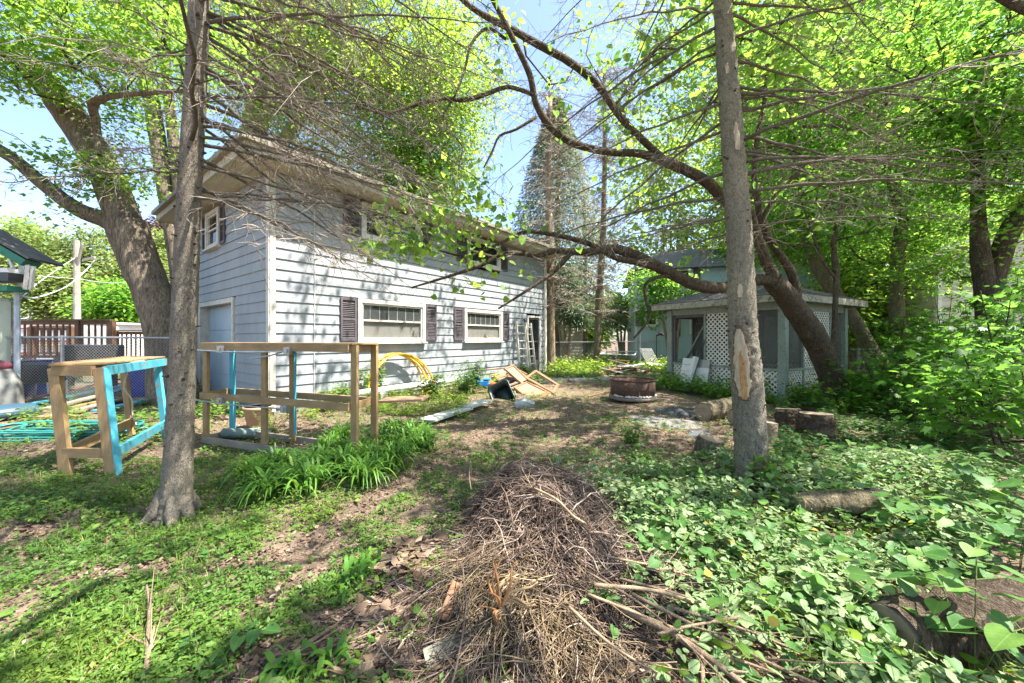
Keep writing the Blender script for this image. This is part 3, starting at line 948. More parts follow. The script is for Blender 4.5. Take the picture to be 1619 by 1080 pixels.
def lattice(w, t0, t1, z0, z1, pitch=.135, wd=.036):
    """diagonal slats clipped to the panel; two layers"""
    mb = MB()
    Wd, H = t1 - t0, z1 - z0
    for lay, sg in ((0, 1), (1, -1)):
        k = -H
        while k < Wd:
            # line t = k + s (sg>0) or mirrored
            s0, s1 = max(0, -k), min(H, Wd - k)
            if s1 - s0 > .03:
                a, b = (k + s0, s0), (k + s1, s1)
                if sg < 0: a, b = (Wd - a[0], a[1]), (Wd - b[0], b[1])
                o = .012 + .009 * lay
                mb.bar(w.P(t0 + a[0], z0 + a[1], o), w.P(t0 + b[0], z0 + b[1], o), wd, .007, up=w.n)
            k += pitch * 1.0
    return mb.build('lattice_panel', LAT, gaz)
def gwall(w, bays, rail=.81):
    w.part('beam', GP, gaz, (.09, w.L - .09, HZ, HZ + .2, -.05, .05))
    w.part('rail', GP, gaz, (.09, w.L - .09, rail - .03, rail + .03, -.045, .05))
    w.part('sill_board', GP, gaz, (.09, w.L - .09, .0, .12, -.04, .05))
    for (a, b, kind) in bays:
        if b < w.L - .2:
            w.part('mullion', GP, gaz, (b - .03, b + .03, .12, rail - .03, -.04, .047), (b - .03, b + .03, rail + .03, HZ, -.04, .047))
        lattice(w, a + .03, b - .03, .12, rail - .03)
        if kind == 'L': lattice(w, a + .03, b - .03, rail + .03, HZ)
        if kind in 'SL': w.part('screen', SCR, gaz, (a + .03, b - .03, rail + .03, HZ, -.012, -.01))
        if kind == 'O':
            w.part('opening_frame', SHUT, gaz, (a + .0, a + .06, rail + .03, HZ - .05, -.03, .03), (b - .1, b - .03, rail + .03, HZ - .05, -.03, .03), (a + .06, b - .1, HZ - .09, HZ, -.03, .028))
gwall(walls[0], [(.09, .93, 'S'), (.93, 2.1, 'L'), (2.1, 3.23, 'O')])
gwall(walls[1], [(.09, .95, 'S'), (.95, 2.5, 'L'), (2.5, 3.31, 'S')])
gwall(walls[2], [(.09, 1.2, 'O'), (1.2, 2.2, 'L'), (2.2, 3.3, 'L')])
gwall(walls[3], [(.09, 1.1, 'L'), (1.1, 2.2, 'S'), (2.2, 3.2, 'L')])
# diagonal brace inside the opening
mb = MB(); mb.bar(walls[0].P(3.1, .95, -.5), walls[0].P(2.35, 2.2, -.5), .12, .05); mb.build('brace', GP, gaz)
mb = MB(); mb.add([c + V((0, 0, .06)) for c in corners] + [c + V((0, 0, -.02)) for c in corners], [(0, 3, 2, 1), (4, 5, 6, 7), (0, 1, 5, 4), (0, 4, 7, 3)]); mb.build('floor', WG, gaz)
# roof: fascia boards, hip planes made of shingle courses
ov = .42
ctr = GA + GU * LS / 2 + GR * RS / 2
def gp(a, b, z): p = GA + GU * a + GR * b; return V((p.x, p.y, z))
E = [gp(-ov, -ov, 0), gp(LS + ov, -ov, 0), gp(LS + ov, RS + ov, 0), gp(-ov, RS + ov, 0)]
FAS = M('peeling_fascia', (.40, .38, .31), (.24, .22, .17), 6, .8, (1, 1, 1), .5, c3=(.07, .055, .04), s3=9)
for i in range(4):
    mb = MB(); a, b = E[i].copy(), E[(i + 1) % 4].copy(); a.z = b.z = HZ + .26; mb.bar(a, b, .03, .17); mb.build('fascia', FAS, gaz)
mb = MB(); q = [V((e.x, e.y, HZ + .2)) for e in E]; mb.add(q + [p + V((0, 0, .02)) for p in q], [(0, 3, 2, 1), (4, 5, 6, 7)]); mb.build('soffit', FAS, gaz)
AP = gp(LS / 2, RS / 2, HZ + .36 + .74)
NC = 15
for i in range(4):
    a, b = E[i].copy(), E[(i + 1) % 4].copy()
    a.z = b.z = HZ + .35
    n = (b - a).cross(AP - a).normalized()
    if n.z < 0: n = -n
    for k in range(NC):
        f0, f1 = k / NC, min(1, (k + 1.12) / NC)
        p0, p1 = a.lerp(AP, f0), b.lerp(AP, f0)
        p2, p3 = b.lerp(AP, f1), a.lerp(AP, f1)
        lift = n * .028
        mb = MB()
        mb.add([p0 + lift, p1 + lift, p2 + n * .006, p3 + n * .006, p0, p1], [(0, 1, 2, 3), (0, 4, 5, 1)])
        mb.build('shingle_course', SHING, gaz)
# old siding boards, window sashes and a shovel leaning on the gazebo
w0 = walls[0]
def leaning(name, label, cat, t0, t1, h, tilt, mat, mat2, rows, grp=None):
    base = w0.P((t0 + t1) / 2, 0, .1 + tilt)
    r = thing(name, label, cat, base, grp)
    a0 = w0.P(t0, .02, .12 + tilt); a1 = w0.P(t1, .02, .12 + tilt)
    b0 = w0.P(t0, h, .1); b1 = w0.P(t1, h, .1)
    for i in range(rows):
        f0, f1 = i / rows + .004, (i + 1) / rows - .004
        mb = MB(); c = (a0.lerp(b0, (f0 + f1) / 2) + a1.lerp(b1, (f0 + f1) / 2)) / 2
        L = (a1 - a0).length; Z = (b0 - a0).normalized(); X = (a1 - a0).normalized(); Y = X.cross(Z)
        mb.box(c, L, .03, (b0 - a0).length * (f1 - f0), (X, Y, Z)); mb.build('board', mat if i % 3 else mat2, r)
    return r
leaning('siding_scrap', 'white scrap of lap siding leaning left most against the gazebo', 'scrap panel', 2.35, 2.78, 1.0, .25, WHITE, WHITE, 5)
leaning('window_sash', 'old white window sash leaning against the gazebo lattice', 'window sash', 1.88, 2.28, .98, .2, WHITE, GALV, 4)
mb = MB(); mb.tube([w0.P(2.31, .02, .55), w0.P(2.28, 1.05, .2)], [.09, .1], 6); mb.build('cloth', WHITE, label='rolled white cloth wedged between the siding scrap and the sash', category='cloth')
sh = thing('shovel', 'black handled shovel leaning against the gazebo boards', 'shovel', w0.P(2.1, 0, .7))
mb = MB(); mb.tube([w0.P(2.12, .25, .66), w0.P(2.02, 1.6, .12)], .016, 6); mb.build('handle', BLACKP, sh)
mb = MB(); mb.add([w0.P(2.0, .28, .66), w0.P(2.24, .28, .66), w0.P(2.26, .08, .74), w0.P(2.12, -.0, .78), w0.P(1.98, .08, .74), w0.P(2.12, .2, .74)], [(0, 1, 5), (1, 2, 5), (2, 3, 5), (3, 4, 5), (4, 0, 5)]); mb.build('blade', BLACKP, sh)

# ============================================================ WOODEN RACKS
def rack_leg(r, a, b, w, d, mat, paint=None, axu=(1, 0, 0)):
    mb = MB(); mb.bar(a, b, w, d, up=axu); return mb.build('leg', mat, r)
lx, ly = V((-.85, 1.62, 0)), V((-.54, .0, 0))
fa = G(106, 752); fb = G(180, 752)
lean = V((-.24, .08, 1.27))
fr1 = thing('wooden_frame', 'leaning unfinished lumber frame with turquoise painted rails beside the left trunk', 'wooden frame', fa)
dirL = lx.normalized(); perp = V((dirL.y, -dirL.x, 0))
A0, B0, Cc, D0 = fa, fb, G(194, 697), G(264, 690)
Cc = fa + lx; D0 = fb + lx
for i, p in enumerate((A0, B0, Cc, D0)):
    mb = MB(); mb.bar(p + V((0, 0, -.02)), p + lean, .13 if i < 2 else .09, .05 if i != 1 else .07, up=V((0, 1, 0)))
    leg = mb.build('leg', BLUE if i == 3 else WV, fr1)
    if i == 1:
        mb = MB(); o = V((.068, 0, 0)); mb.bar(p + o + V((0, 0, -.02)), p + lean + o, .012, .075, up=V((0, 1, 0))); mb.build('painted_face', BLUE, leg)
def rails(z):
    k = z / 1.27
    return [p + lean * k for p in (A0, B0, Cc, D0)]
t = rails(1.24)
mb = MB(); mb.bar(t[0] + V((0, -.02, 0)), t[1] + V((-.07, -.02, 0)), .05, .12); mb.build('rail', WH, fr1)
mb = MB(); mb.bar(t[0] + V((0, .03, .03)), t[2] + V((0, .1, .03)), .05, .12); mb.build('rail', WH, fr1)
mb = MB(); mb.bar(t[1] + V((.05, 0, 0)), t[3] + V((.05, .1, 0)), .045, .11); mb.build('rail', BLUE, fr1)
mb = MB(); mb.bar((t[0] + t[1]) / 2 + V((0, .0, .075)), (t[2] + t[3]) / 2 + V((0, .1, .075)), .5, .02); mb.build('top_board', WH, fr1)
t = rails(.27)
mb = MB(); mb.bar(t[0], t[1], .05, .11); mb.build('rail', WH, fr1)
mb = MB(); mb.bar(t[0] + V((0, .04, 0)), t[2], .05, .12); mb.build('rail', WH, fr1)
mb = MB(); mb.bar(t[1] + V((.04, 0, 0)), t[3] + V((.04, 0, 0)), .045, .11); mb.build('rail', BLUE, fr1)
cw = M('beige_cord', (.5, .45, .36), (.42, .37, .28))
tc = Cc + lean * .85 + V((.09, -.05, 0))
mb = MB(); mb.bar(tc, tc + V((0, 0, .2)), .06, .05); mb.build('power_strip', cw, fr1)
mb = MB(); mb.tube([tuple(p) for p in crom([tc + V((.02, 0, .0)), tc + V((.02, -.05, -.25)), tc + V((.12, -.03, -.45)), tc + V((.1, 0, -.7)), tc + V((.16, 0, -.85))], 5)], .011, 5); mb.build('cord', cw, fr1)

pA = G(326, 700); pB = G(561, 735); off = V((.10, .42, 0))
d = (pB - pA).normalized(); pM = pA.lerp(pB, .44)
fr2 = thing('wooden_frame', 'upright two tier lumber rack with metal junction boxes in front of the house corner', 'wooden frame', pA)
TOP = 1.53
def leg2(p, mat, w=.095, dd=.045, painted=False):
    mb = MB(); mb.bar(p + V((0, 0, -.03)), p + V((0, 0, TOP)), w, dd, up=(-d.y, d.x, 0))
    o = mb.build('leg', mat, fr2)
    if painted:
        mb = MB(); n = V((-d.y, d.x, 0)); mb.bar(p + d * (w / 2 + .004) + V((0, 0, .15)), p + d * (w / 2 + .004) + V((0, 0, TOP - .04)), .006, .043, up=n); mb.build('painted_face', BLUE, o)
    return o
for p, pt in ((pA, 0), (pM, 0), (pB, 0)):
    leg2(p, WV)
for p, mt in ((pA + off, BLUE), (pM + off + d * .08, WV), (pB + off, WV)):
    o = leg2(p, mt, painted=(mt is WV and p.x < -2.3))
def rail2(a, b, z, w=.042, h=.095, mt=WH, name='rail'):
    a, b = V((a.x, a.y, z)), V((b.x, b.y, z))
    mb = MB(); mb.bar(a, b, w, h); return mb.build(name, mt, fr2)
fo = V((-d.y, d.x, 0)) * -.044
for z in (TOP - .04, .74):
    rail2(pA - d * .05 + fo, pB - d * .05 + fo, z)
    rail2(pA + off - fo, pB + off - fo, z)
    for p in (pA, pB):
        rail2(p + V((-.05 * 0, 0, 0)) - d * .06, p + off - d * .06, z)
rail2(pA - d * .05 + off * .45, pB + d * .03 + off * .45, TOP + .018, w=.48, h=.018, name='top_board')
rail2(pA + fo, pB + fo, .06, mt=WG); rail2(pA + off - fo, pB + off - fo, .06, mt=WG); rail2(pA, pA + off, .06, mt=WG); rail2(pB, pB + off, .06, mt=WG)
for (f, z) in ((.16, TOP - .07), (.63, TOP - .08), (.16, .69), (.61, .655)):
    p = pA.lerp(pB, f) + fo * 1.7; p.z = z
    mb = MB(); mb.box(p, .11, .06, .1, (d, V((-d.y, d.x, 0)), V((0, 0, 1)))); mb.box(p + fo * .8, .045, .02, .05, (d, V((-d.y, d.x, 0)), V((0, 0, 1))))
    mb.build('junction_box', GALV, fr2)
for (f0, f1, z0, z1) in ((-.06, .63, TOP - .09, TOP - .09), (.38, .63, TOP - .2, TOP - .07), (-.12, .61, .68, .655)):
    a, b = pA.lerp(pB, f0) + fo * 1.9, pA.lerp(pB, f1) + fo * 1.9
    a.z, b.z = z0, z1
    mid = a.lerp(b, .5); mid.z -= .02
    mb = MB(); mb.tube([tuple(q) for q in crom([a, mid, b], 4)], .012, 6); mb.build('conduit', GALV, fr2)
p = pB + off + V((.35, .15, .72))
mb = MB(); mb.bar(p - d * .35, p + V((.3, .1, .03)), .4, .03); mb.build('shelf_board', PLY, fr2)

# ============================================================ LEFT YARD
# utility poles and wires
POLE = lumber('grey_pole', (.36, .33, .29), (.30, .27, .23), (.2, .18, .15))
pb_ = GX(122, 24)
up = thing('utility_pole', 'grey wooden utility pole rising behind the deck railing', 'utility pole', pb_)
mb = MB(); mb.tube([pb_, W(121, 380, 24)], [.2, .15], 10); mb.build('pole', POLE, up)
mb = MB(); mb.tube([W(120, 430, 24), W(130, 386, 23.8)], .07, 6); mb.build('brace', POLE, up)
mb = MB(); mb.bar(W(132, 411, 23.5), W(150, 407, 23.5), .12, .12); mb.build('cross_arm', POLE, up)
WIRE = M('pale_wire', (.5, .5, .5), (.45, .45, .45), bmp=0)
def wire(p, r, label):
    mb = MB(); mb.tube([tuple(q) for q in crom(p, 5)], r, 4); mb.build('overhead_wire', WIRE, label=label, category='wire')
wire([W(28, 475, 9.2), W(70, 440, 16), W(118, 408, 23.9)], .02, 'straight pale wire rising from the green trimmed house to the pole')
wire([W(30, 468, 9.2), W(60, 470, 14), W(105, 453, 20), W(135, 428, 23), W(150, 411, 23.5)], .03, 'thick sagging pale cable below the straight wire')
wire([W(60, 436, 22), W(122, 441, 24), W(190, 447, 25), W(290, 430, 27)], .015, 'thin wire running right from the pole behind the leaning maple')
# deck
DECK = lumber('brown_deck', (.22, .115, .06), (.16, .08, .045), (.09, .05, .03))
def railing(label, px0, px1, zt, zb, d0, d1, n, posts):
    a, b = GX(px0, d0), GX(px1, d1)
    r = thing('deck_railing', label, 'railing', a)
    def at(f, z): q = a.lerp(b, f); return V((q.x, q.y, z))
    mb = MB(); mb.bar(at(-.005, zt), at(1.005, zt), .18, .05); mb.build('top_rail', DECK, r)
    mb = MB(); mb.bar(at(0, zt - .1), at(1, zt - .1), .05, .13); mb.build('rail', DECK, r)
    mb = MB(); mb.bar(at(0, zb), at(1, zb), .05, .1); mb.build('rail', DECK, r)
    bm = MB(); bm.bar(at(0, zb) - at(0, zb), V((0, 0, zt - .1 - zb)), .045, .045); bme = bm.mesh('baluster', DECK)
    for i in range(n):
        f = (i + .5) / n
        link('baluster', bme, r, at(f, zb))
    for f in posts:
        mb = MB(); mb.bar(at(f, 0), at(f, zt - .03), .22 if f in (0, 1) else .15, .15, up=V((0, 1, 0))); mb.build('post', DECK, r)
    return r
railing('long brown deck railing right of the green trimmed house', 24, 176, 2.3, .95, 14, 14, 15, (0, .66, 1))
railing('far lower brown deck railing beside the leaning maple', 182, 262, 1.95, .8, 16.5, 16.5, 11, (0,))
railing('inner brown railing seen through the long deck railing', 50, 112, 2.12, 1.0, 16, 16, 6, (0, 1))
# chain link fences
def chain_link(label, pts, h, zb, post_px, pitch=.07, r=.0022, rail=True):
    a, b = pts
    L = (b - a).length; d_ = (b - a).normalized()
    rt = thing('chain_link_fence', label, 'fence', a)
    if rail:
        mb = MB(); mb.tube([a + V((0, 0, zb + h)), b + V((0, 0, zb + h))], .024, 8); mb.build('top_rail', GALV, rt)
    for f in post_px:
        q = a.lerp(b, f); mb = MB(); mb.tube([q + V((0, 0, -.05)), q + V((0, 0, zb + h + .05))], .034, 8); mb.build('post', GALV, rt)
    A, B = [], []
    n = int(L / pitch)
    for i in range(-int(h / pitch), n):
        for sg in (1, -1):
            t0_, t1_ = i * pitch, i * pitch + h
            c0, c1 = max(t0_, 0), min(t1_, L)
            if c1 <= c0: continue
            z0, z1 = (c0 - t0_), (c1 - t0_)
            if sg < 0: z0, z1 = h - z0, h - z1
            p, q = a + d_ * c0, a + d_ * c1
            A.append((p.x, p.y, zb + z0)); B.append((q.x, q.y, zb + z1))
    prisms('wire_mesh', A, B, r, r, GALV, rt, kind='stuff')
    return rt
chain_link('chain link fence with galvanised top rail in front of the deck', (GX(-10, 8.9), GX(300, 9.3)), 1.5, .12, (.12, .34, .95), r=.0028)
chain_link('far chain link fence behind the thin spruce trunk', (GX(862, 22), GX(1045, 22)), 1.25, .15, (.05, .45, .8), pitch=.12, r=.004)
chain_link('chain link fence in the shade right of the gazebo', (GX(1345, 13), GX(1620, 11)), 1.15, .1, (.05, .35, .7), pitch=.1, r=.003)
# black couch-like box, bins, grill
BLK = M('black_vinyl', (.022, .024, .027), (.035, .037, .04), 3, .45, bmp=.1)
q0 = W(104, 545, 12.2); q1 = W(190, 545, 12.2)
cv = thing('hot_tub_cover', 'big folded black padded cover standing behind the chain link fence', 'cover', GX(104, 12.2))
for k, (f0, f1) in enumerate(((0, .62), (.63, 1))):
    a, b = q0.lerp(q1, f0), q0.lerp(q1, f1)
    mb = MB(); mb.bar(V((a.x, a.y, 1.1)), V((b.x, b.y, 1.1)), .35, .64); o = mb.build('cushion', BLK, cv)
    bv = o.modifiers.new('b', 'BEVEL'); bv.width = .05; bv.segments = 3
for f in (.1, .9):
    q = q0.lerp(q1, f); mb = MB(); mb.bar(V((q.x, q.y, 0)), V((q.x, q.y, .79)), .1, .1, up=V((0, 1, 0))); mb.build('leg', BLK, cv)
NAVY = M('blue_plastic', (.012, .04, .26), (.015, .03, .20), 4, .4, bmp=.05)
def lathe(mb, c, prof, sides=20, mi=0):
    mb.tube([Vector(c) + V((0, 0, z)) for z, r in prof], [r for z, r in prof], sides, mi)
def bin_(px, d_, w, h, label):
    p = GX(px, d_)
    r = thing('storage_bin', label, 'bin', p, 'blue plastic bins behind the fence')
    mb = MB(); n0 = w / 2
    vs = [V((p.x + a * n0 * .86, p.y + b * n0 * .7, p.z)) for a, b in ((-1, -1), (1, -1), (1, 1), (-1, 1))] + [V((p.x + a * n0, p.y + b * n0 * .8, p.z + h)) for a, b in ((-1, -1), (1, -1), (1, 1), (-1, 1))]
    mb.add(vs, [(3, 2, 1, 0), (0, 1, 5, 4), (1, 2, 6, 5), (2, 3, 7, 6), (3, 0, 4, 7), (4, 5, 6, 7)]); mb.build('tub', NAVY, r)
    mb = MB(); mb.box(p + V((0, 0, h + .03)), w * 1.08, w * .9, .06); o = mb.build('lid', NAVY, r)
    o.modifiers.new('b', 'BEVEL').width = .02
bin_(42, 10.6, .72, .92, 'blue lidded bin behind the fence beside the black grill')
bin_(233, 9.9, .7, .85, 'blue bin standing between the leaning frame and the near trunk')
gr = thing('grill', 'black dome topped grill beside the blue bin behind the fence', 'grill', GX(66, 9.9))
p = GX(66, 9.9)
mb = MB()
for i in range(7):
    an = math.pi * i / 6
    pass
mb.tube([p + V((-.45, 0, .75)), p + V((-.4, 0, .75)), p + V((.4, 0, .75)), p + V((.45, 0, .75))], [.12, .28, .28, .12], 14); mb.build('lid', BLACKP, gr)
mb = MB(); mb.bar(p + V((-.42, 0, .62)), p + V((.42, 0, .62)), .5, .16); mb.build('fire_box', BLACKP, gr)
for sx, sy in ((-.38, -.2), (.38, -.2), (-.38, .2), (.38, .2)):
    mb = MB(); mb.tube([p + V((sx * 1.15, sy, 0)), p + V((sx, sy, .6))], .02, 5); mb.build('leg', GALV, gr)
mb = MB(); mb.tube([p + V((.05, -.5, .42)), p + V((-.15, -.55, .05))], .02, 5); mb.build('handle', GALV, gr)
# grey draped thing at the left edge
def drape(name, c, rx, ry, h, mat, label, cat, folds=9, seed=1):
    N, Mh = 48, 10
    vs, fs = [], []
    for j in range(Mh):
        f = j / (Mh - 1)
        z = h * (1 - f)
        for i in range(N):
            an = 2 * math.pi * i / N
            k = .55 + .45 * math.sin(min(1, f * 2.2) * math.pi / 2) + .09 * f * math.sin(folds * an + seed) + .05 * f * math.sin(5 * an + 3 * f)
            zz = z + (0.02 * math.sin(7 * an)) * f
            vs.append((c.x + rx * k * math.cos(an), c.y + ry * k * math.sin(an), c.z + max(zz, .0)))
    for j in range(Mh - 1):
        for i in range(N):
            a, b = j * N + i, j * N + (i + 1) % N
            fs.append((a, a + N, b + N, b))
    fs.append(tuple(range(N)))
    mb = MB(); mb.add(vs, fs); return mb.build(name, mat, None, True, label=label, category=cat)
CL = M('grey_cloth', (.22, .225, .21), (.15, .155, .145), 6, .9)
drape('covered_chair', GX(0, 8.2), .33, .3, 1.0, CL, 'chair hidden under a grey cloth at the left edge by the fence', 'covered chair')
mb = MB(); c = GX(2, 8.2); mb.tube([c + V((-.2, 0, 1.07)), c + V((.14, 0, 1.05))], [.14, .1], 9, amp=.3); mb.build('towel', M('maroon_cloth', (.2, .05, .07)), None, True, label='small dark red towel lying on the grey covered chair', category='towel')
# overturned blue-grey kayak-like tub, lumber pile, hose pile
KB = M('slate_blue_plastic', (.035, .085, .12), (.028, .065, .10), 4, .4)
mb = MB(); a, b = G(-40, 668), G(66, 655)
prof = []
pts = [tuple(q) for q in crom([V((a.x, a.y, .25)), V(((a.x + b.x) / 2, (a.y + b.y) / 2, .27)), V((b.x, b.y, .25))], 5)]
mb.tube(pts, [.08, .2, .25, .27, .28, .29, .28, .27, .25, .2, .06][:len(pts)], 20); mb.v = [(x_, y_, .02 + max(0, z_ - .12) * .62) for x_, y_, z_ in mb.v]; mb.build('upturned_kayak', KB, None, True, label='slate blue plastic kayak lying upside down at the left edge', category='kayak')
lumb = [((20, 652), (250, 612), .16, .035, BLUE, .26), ((70, 660), (262, 618), .14, .04, WG, .34), ((110, 652), (258, 626), .12, .04, WH, .20), ((30, 645), (220, 606), .1, .04, M('maroon_board', (.2, .07, .06)), .30),
        ((60, 668), (190, 640), .15, .035, WG, .12), ((150, 655), (262, 634), .2, .035, BLUE, .10), ((80, 680), (105, 655), .09, .09, WH, .05), ((170, 640), (240, 622), .2, .03, KB, .42)]
names = ['turquoise painted board', 'grey weathered board', 'yellow lumber board', 'maroon painted board', 'short grey board', 'wide turquoise board', 'stubby block', 'slate blue plank']
for k, ((ax, ay), (bx, by), w_, h_, mt, z) in enumerate(lumb):
    a, b = G(ax, ay), G(bx, by); a.z += z * .6; b.z += z
    mb = MB(); mb.bar(a, b, w_, h_)
    mb.build('lumber_board', mt, None, label=names[k] + ' in the lumber pile behind the leaning frame', category='board', group='boards of the left lumber pile')
for k, (px, py) in enumerate(((90, 672), (235, 640))):
    q = G(px, py); mb = MB(); mb.bar(q + V((-.35, 0, .08)), q + V((.35, .1, .08)), .12, .14); mb.build('sleeper', WH, None, label=('left' if k == 0 else 'right') + ' wooden sleeper under the lumber pile', category='board')
HOSE = M('teal_hose', (.03, .24, .19), (.03, .17, .15), 8, .4, bmp=0)
hs = thing('garden_hose', 'tangled heap of teal garden hose on the ground behind the leaning frame', 'hose', G(110, 690))
c0 = G(110, 688)
for k in range(12):
    pts = []
    ph = random.random() * 6
    for i in range(22):
        an = ph + i * .42
        pts.append((c0.x + (1.0 + .3 * math.sin(k)) * math.cos(an) + random.uniform(-.05, .05), c0.y + .42 * math.sin(an) * (1 + .3 * math.cos(k * 2)) + random.uniform(-.04, .04), .04 + .012 * k + .02 * math.sin(3 * an)))
    mb = MB(); mb.tube([tuple(q) for q in crom(pts, 2)], .014, 5); mb.build('hose_loop', HOSE, hs, True)
# pot, pipe
POT = M('terracotta_tan', (.42, .27, .18), (.36, .22, .14), 5, .8)
pp = G(408, 672)
mb = MB(); lathe(mb, pp, [(0, .16), (.02, .17), (.3, .23), (.33, .25), (.37, .25), (.37, .22), (.34, .2)], 22); mb.build('flower_pot', POT, None, True, label='tan terracotta pot behind the two tier rack', category='pot')
mb = MB(); a, b = G(352, 694), G(430, 690); mb.tube([a + V((0, 0, .09)), b + V((0, 0, .09))], .08, 14); mb.build('drain_pipe', M('grey_green_pipe', (.2, .26, .22)), None, True, label='short grey green pipe lying inside the base of the rack', category='pipe')

# ============================================================ ALONG THE HOUSE
YH = M('yellow_hose_plastic', (.72, .42, .03), (.62, .35, .02), 5, .35, bmp=0)
yh = thing('yellow_tubing', 'coil of thick yellow corrugated tubing leaning on the long wall', 'tubing', wl.P(2.9, 0, .3))
for k in range(4):
    pts = []
    rr = .82 + .05 * k
    for i in range(30):
        an = -.5 + (math.pi + 1.0) * i / 29
        t = 2.95 + (.16 * (k % 2)) + rr * math.cos(an) * 1.0
        z = .42 - .05 * k + rr * math.sin(an) * .95
        o_ = .5 - .38 * max(0, z) / 1.3 + .04 * k
        pts.append(tuple(wl.P(t, max(z, .03), o_)))
    mb = MB(); mb.tube(pts, .028, 8); mb.build('loop', YH, yh, True)
mb = MB(); a, b = W(560, 622, 8.7), W(722, 601, 12.2)
mb.tube([V((a.x, a.y, .34)), V((b.x, b.y, .3))], .085, 12); mb.build('downspout_pipe', WHITE, None, True, label='long white pipe lying along the foot of the long wall', category='pipe')
for k, f in enumerate((.2, .7)):
    q = a.lerp(b, f); mb = MB(); mb.box(V((q.x, q.y, .12)), .2, .3, .3, (U, VV, V((0, 0, 1)))); mb.build('concrete_block', CONC, None, label=('near' if k == 0 else 'far') + ' concrete block propping up the long white pipe', category='block')
# ladders: two leaning side by side
ALU = M('aluminium', (.66, .63, .55), (.52, .49, .42), 9, .55, metal=.15, bmp=.05)
for k, (ta, tb, zt, of) in enumerate(((8.66, 9.2, 2.3, .22), (9.3, 9.66, 2.25, .3))):
    r = thing('ladder', ('left wide aluminium ladder section leaning beside the lower window', 'right narrower ladder section leaning in front of the back door')[k], 'ladder', wl.P(ta, 0, of))
    for t in (ta, tb):
        mb = MB(); mb.bar(wl.P(t, 0, of + .1), wl.P(t, zt, .1), .055, .08, up=wl.n); mb.build('side_rail', ALU, r)
    for i in range(1, 8):
        f = i / 7.6
        a, b = wl.P(ta, 0, of + .1).lerp(wl.P(ta, zt, .1), f), wl.P(tb, 0, of + .1).lerp(wl.P(tb, zt, .1), f)
        mb = MB(); mb.tube([a, b], .026, 6); mb.build('rung', ALU, r)
# plank on the ground
a, b = G(672, 672), G(768, 641)
for k in range(2):
    f0, f1 = ((0, .62), (.6, 1))[k]
    p, q = a.lerp(b, f0), a.lerp(b, f1); p.z = q.z = .08 + .03 * k
    mb = MB(); mb.bar(p, q, .36, .035); mb.build('plank', M('pale_grey_plank', (.42, .44, .40), (.32, .34, .30), 6, .8, c3=(.2, .2, .17)), None, label=('pale grey plank, near half of the pair lying in the grass', 'pale grey plank, far half of the pair lying in the grass')[k], category='plank', group='pale planks in the grass')

# ---- junk heap by the wall: cabinet doors, boards, cart tub
def panel(name, label, cat, corners4, th, mat, frame=None, fw=.06, hollow=False):
    """a panel from 4 world corners in order; frame = raised border boards"""
    c = [Vector(x) for x in corners4]
    n = (c[1] - c[0]).cross(c[3] - c[0]).normalized()
    if n.z < 0: n = -n
    r = thing(name, label, cat, c[0])
    if not hollow:
        mb = MB(); mb.add([p for p in c] + [p - n * th for p in c], [(0, 1, 2, 3), (7, 6, 5, 4), (0, 4, 5, 1), (1, 5, 6, 2), (2, 6, 7, 3), (3, 7, 4, 0)]); mb.build('panel', mat, r)
    if frame:
        for i in range(4):
            p, q = c[i], c[(i + 1) % 4]
            mid = sum(c, V((0, 0, 0))) / 4
            inn = (mid - (p + q) / 2).normalized()
            mb = MB(); mb.bar(p + inn * fw / 2 + n * .012, q + inn * fw / 2 + n * .012, fw, .03, up=n); mb.build('border', frame, r)
    return r
panel('cupboard_panel', 'upright tan cabinet side tilted highest on the junk heap', 'panel', [W(797, 583, 12.1), W(811, 577, 12.6), W(836, 602, 12.3), W(829, 611, 11.7)], .03, PLY, PLYD, .05)
panel('cupboard_panel', 'square tan cabinet door lying lowest on the junk heap', 'panel', [W(812, 613, 11.2), W(833, 604, 11.9), W(866, 620, 11.0), W(838, 634, 10.4)], .03, PLY, PLYD, .06)
panel('wooden_frame', 'empty honey wood door frame tilted at the right of the junk heap', 'frame', [W(830, 598, 12.0), W(847, 586, 12.6), W(884, 609, 11.6), W(876, 623, 10.9)], .03, PLY, PLYD, .09, hollow=True)
panel('plywood_sheet', 'flat tan plywood sheet under the cabinet doors', 'panel', [W(757, 602, 12.6), W(800, 592, 13.2), W(826, 606, 12.4), W(790, 614, 11.6)], .02, PLY)
for k, (q, lb) in enumerate((([(745, 606, 12.6), (778, 596, 13.0), (800, 603, 12.6), (770, 612, 12.1)], 'sagging tan board left of the blue toy'), ([(783, 600, 12.4), (806, 592, 12.8), (820, 600, 12.4), (798, 607, 12.0)], 'tan board scrap in the middle of the junk heap'),
        ([(806, 612, 11.6), (826, 603, 12.1), (842, 611, 11.6), (822, 620, 11.1)], 'tan board scrap behind the square cabinet door'), ([(800, 590, 12.9), (822, 586, 13.2), (834, 592, 12.9), (814, 597, 12.5)], 'small tan board scrap at the back of the junk heap'),
        ([(846, 622, 10.9), (862, 616, 11.2), (872, 624, 10.8), (856, 631, 10.5)], 'small tan board scrap under the empty door frame'), ([(776, 614, 11.8), (796, 606, 12.2), (806, 611, 11.9), (788, 619, 11.5)], 'broken brown board beside the orange knob'))):
    panel('board_scrap', lb, 'board', [W(*p) for p in q], .025, (PLY, RUSTG, PLY)[k % 3], PLYD if k % 2 else None, .05)
panel('thin_plywood', 'thin light plywood back behind the tilted cabinet side', 'panel', [W(776, 592, 12.9), W(800, 586, 13.2), W(815, 596, 12.7), W(790, 600, 12.3)], .02, PLY)
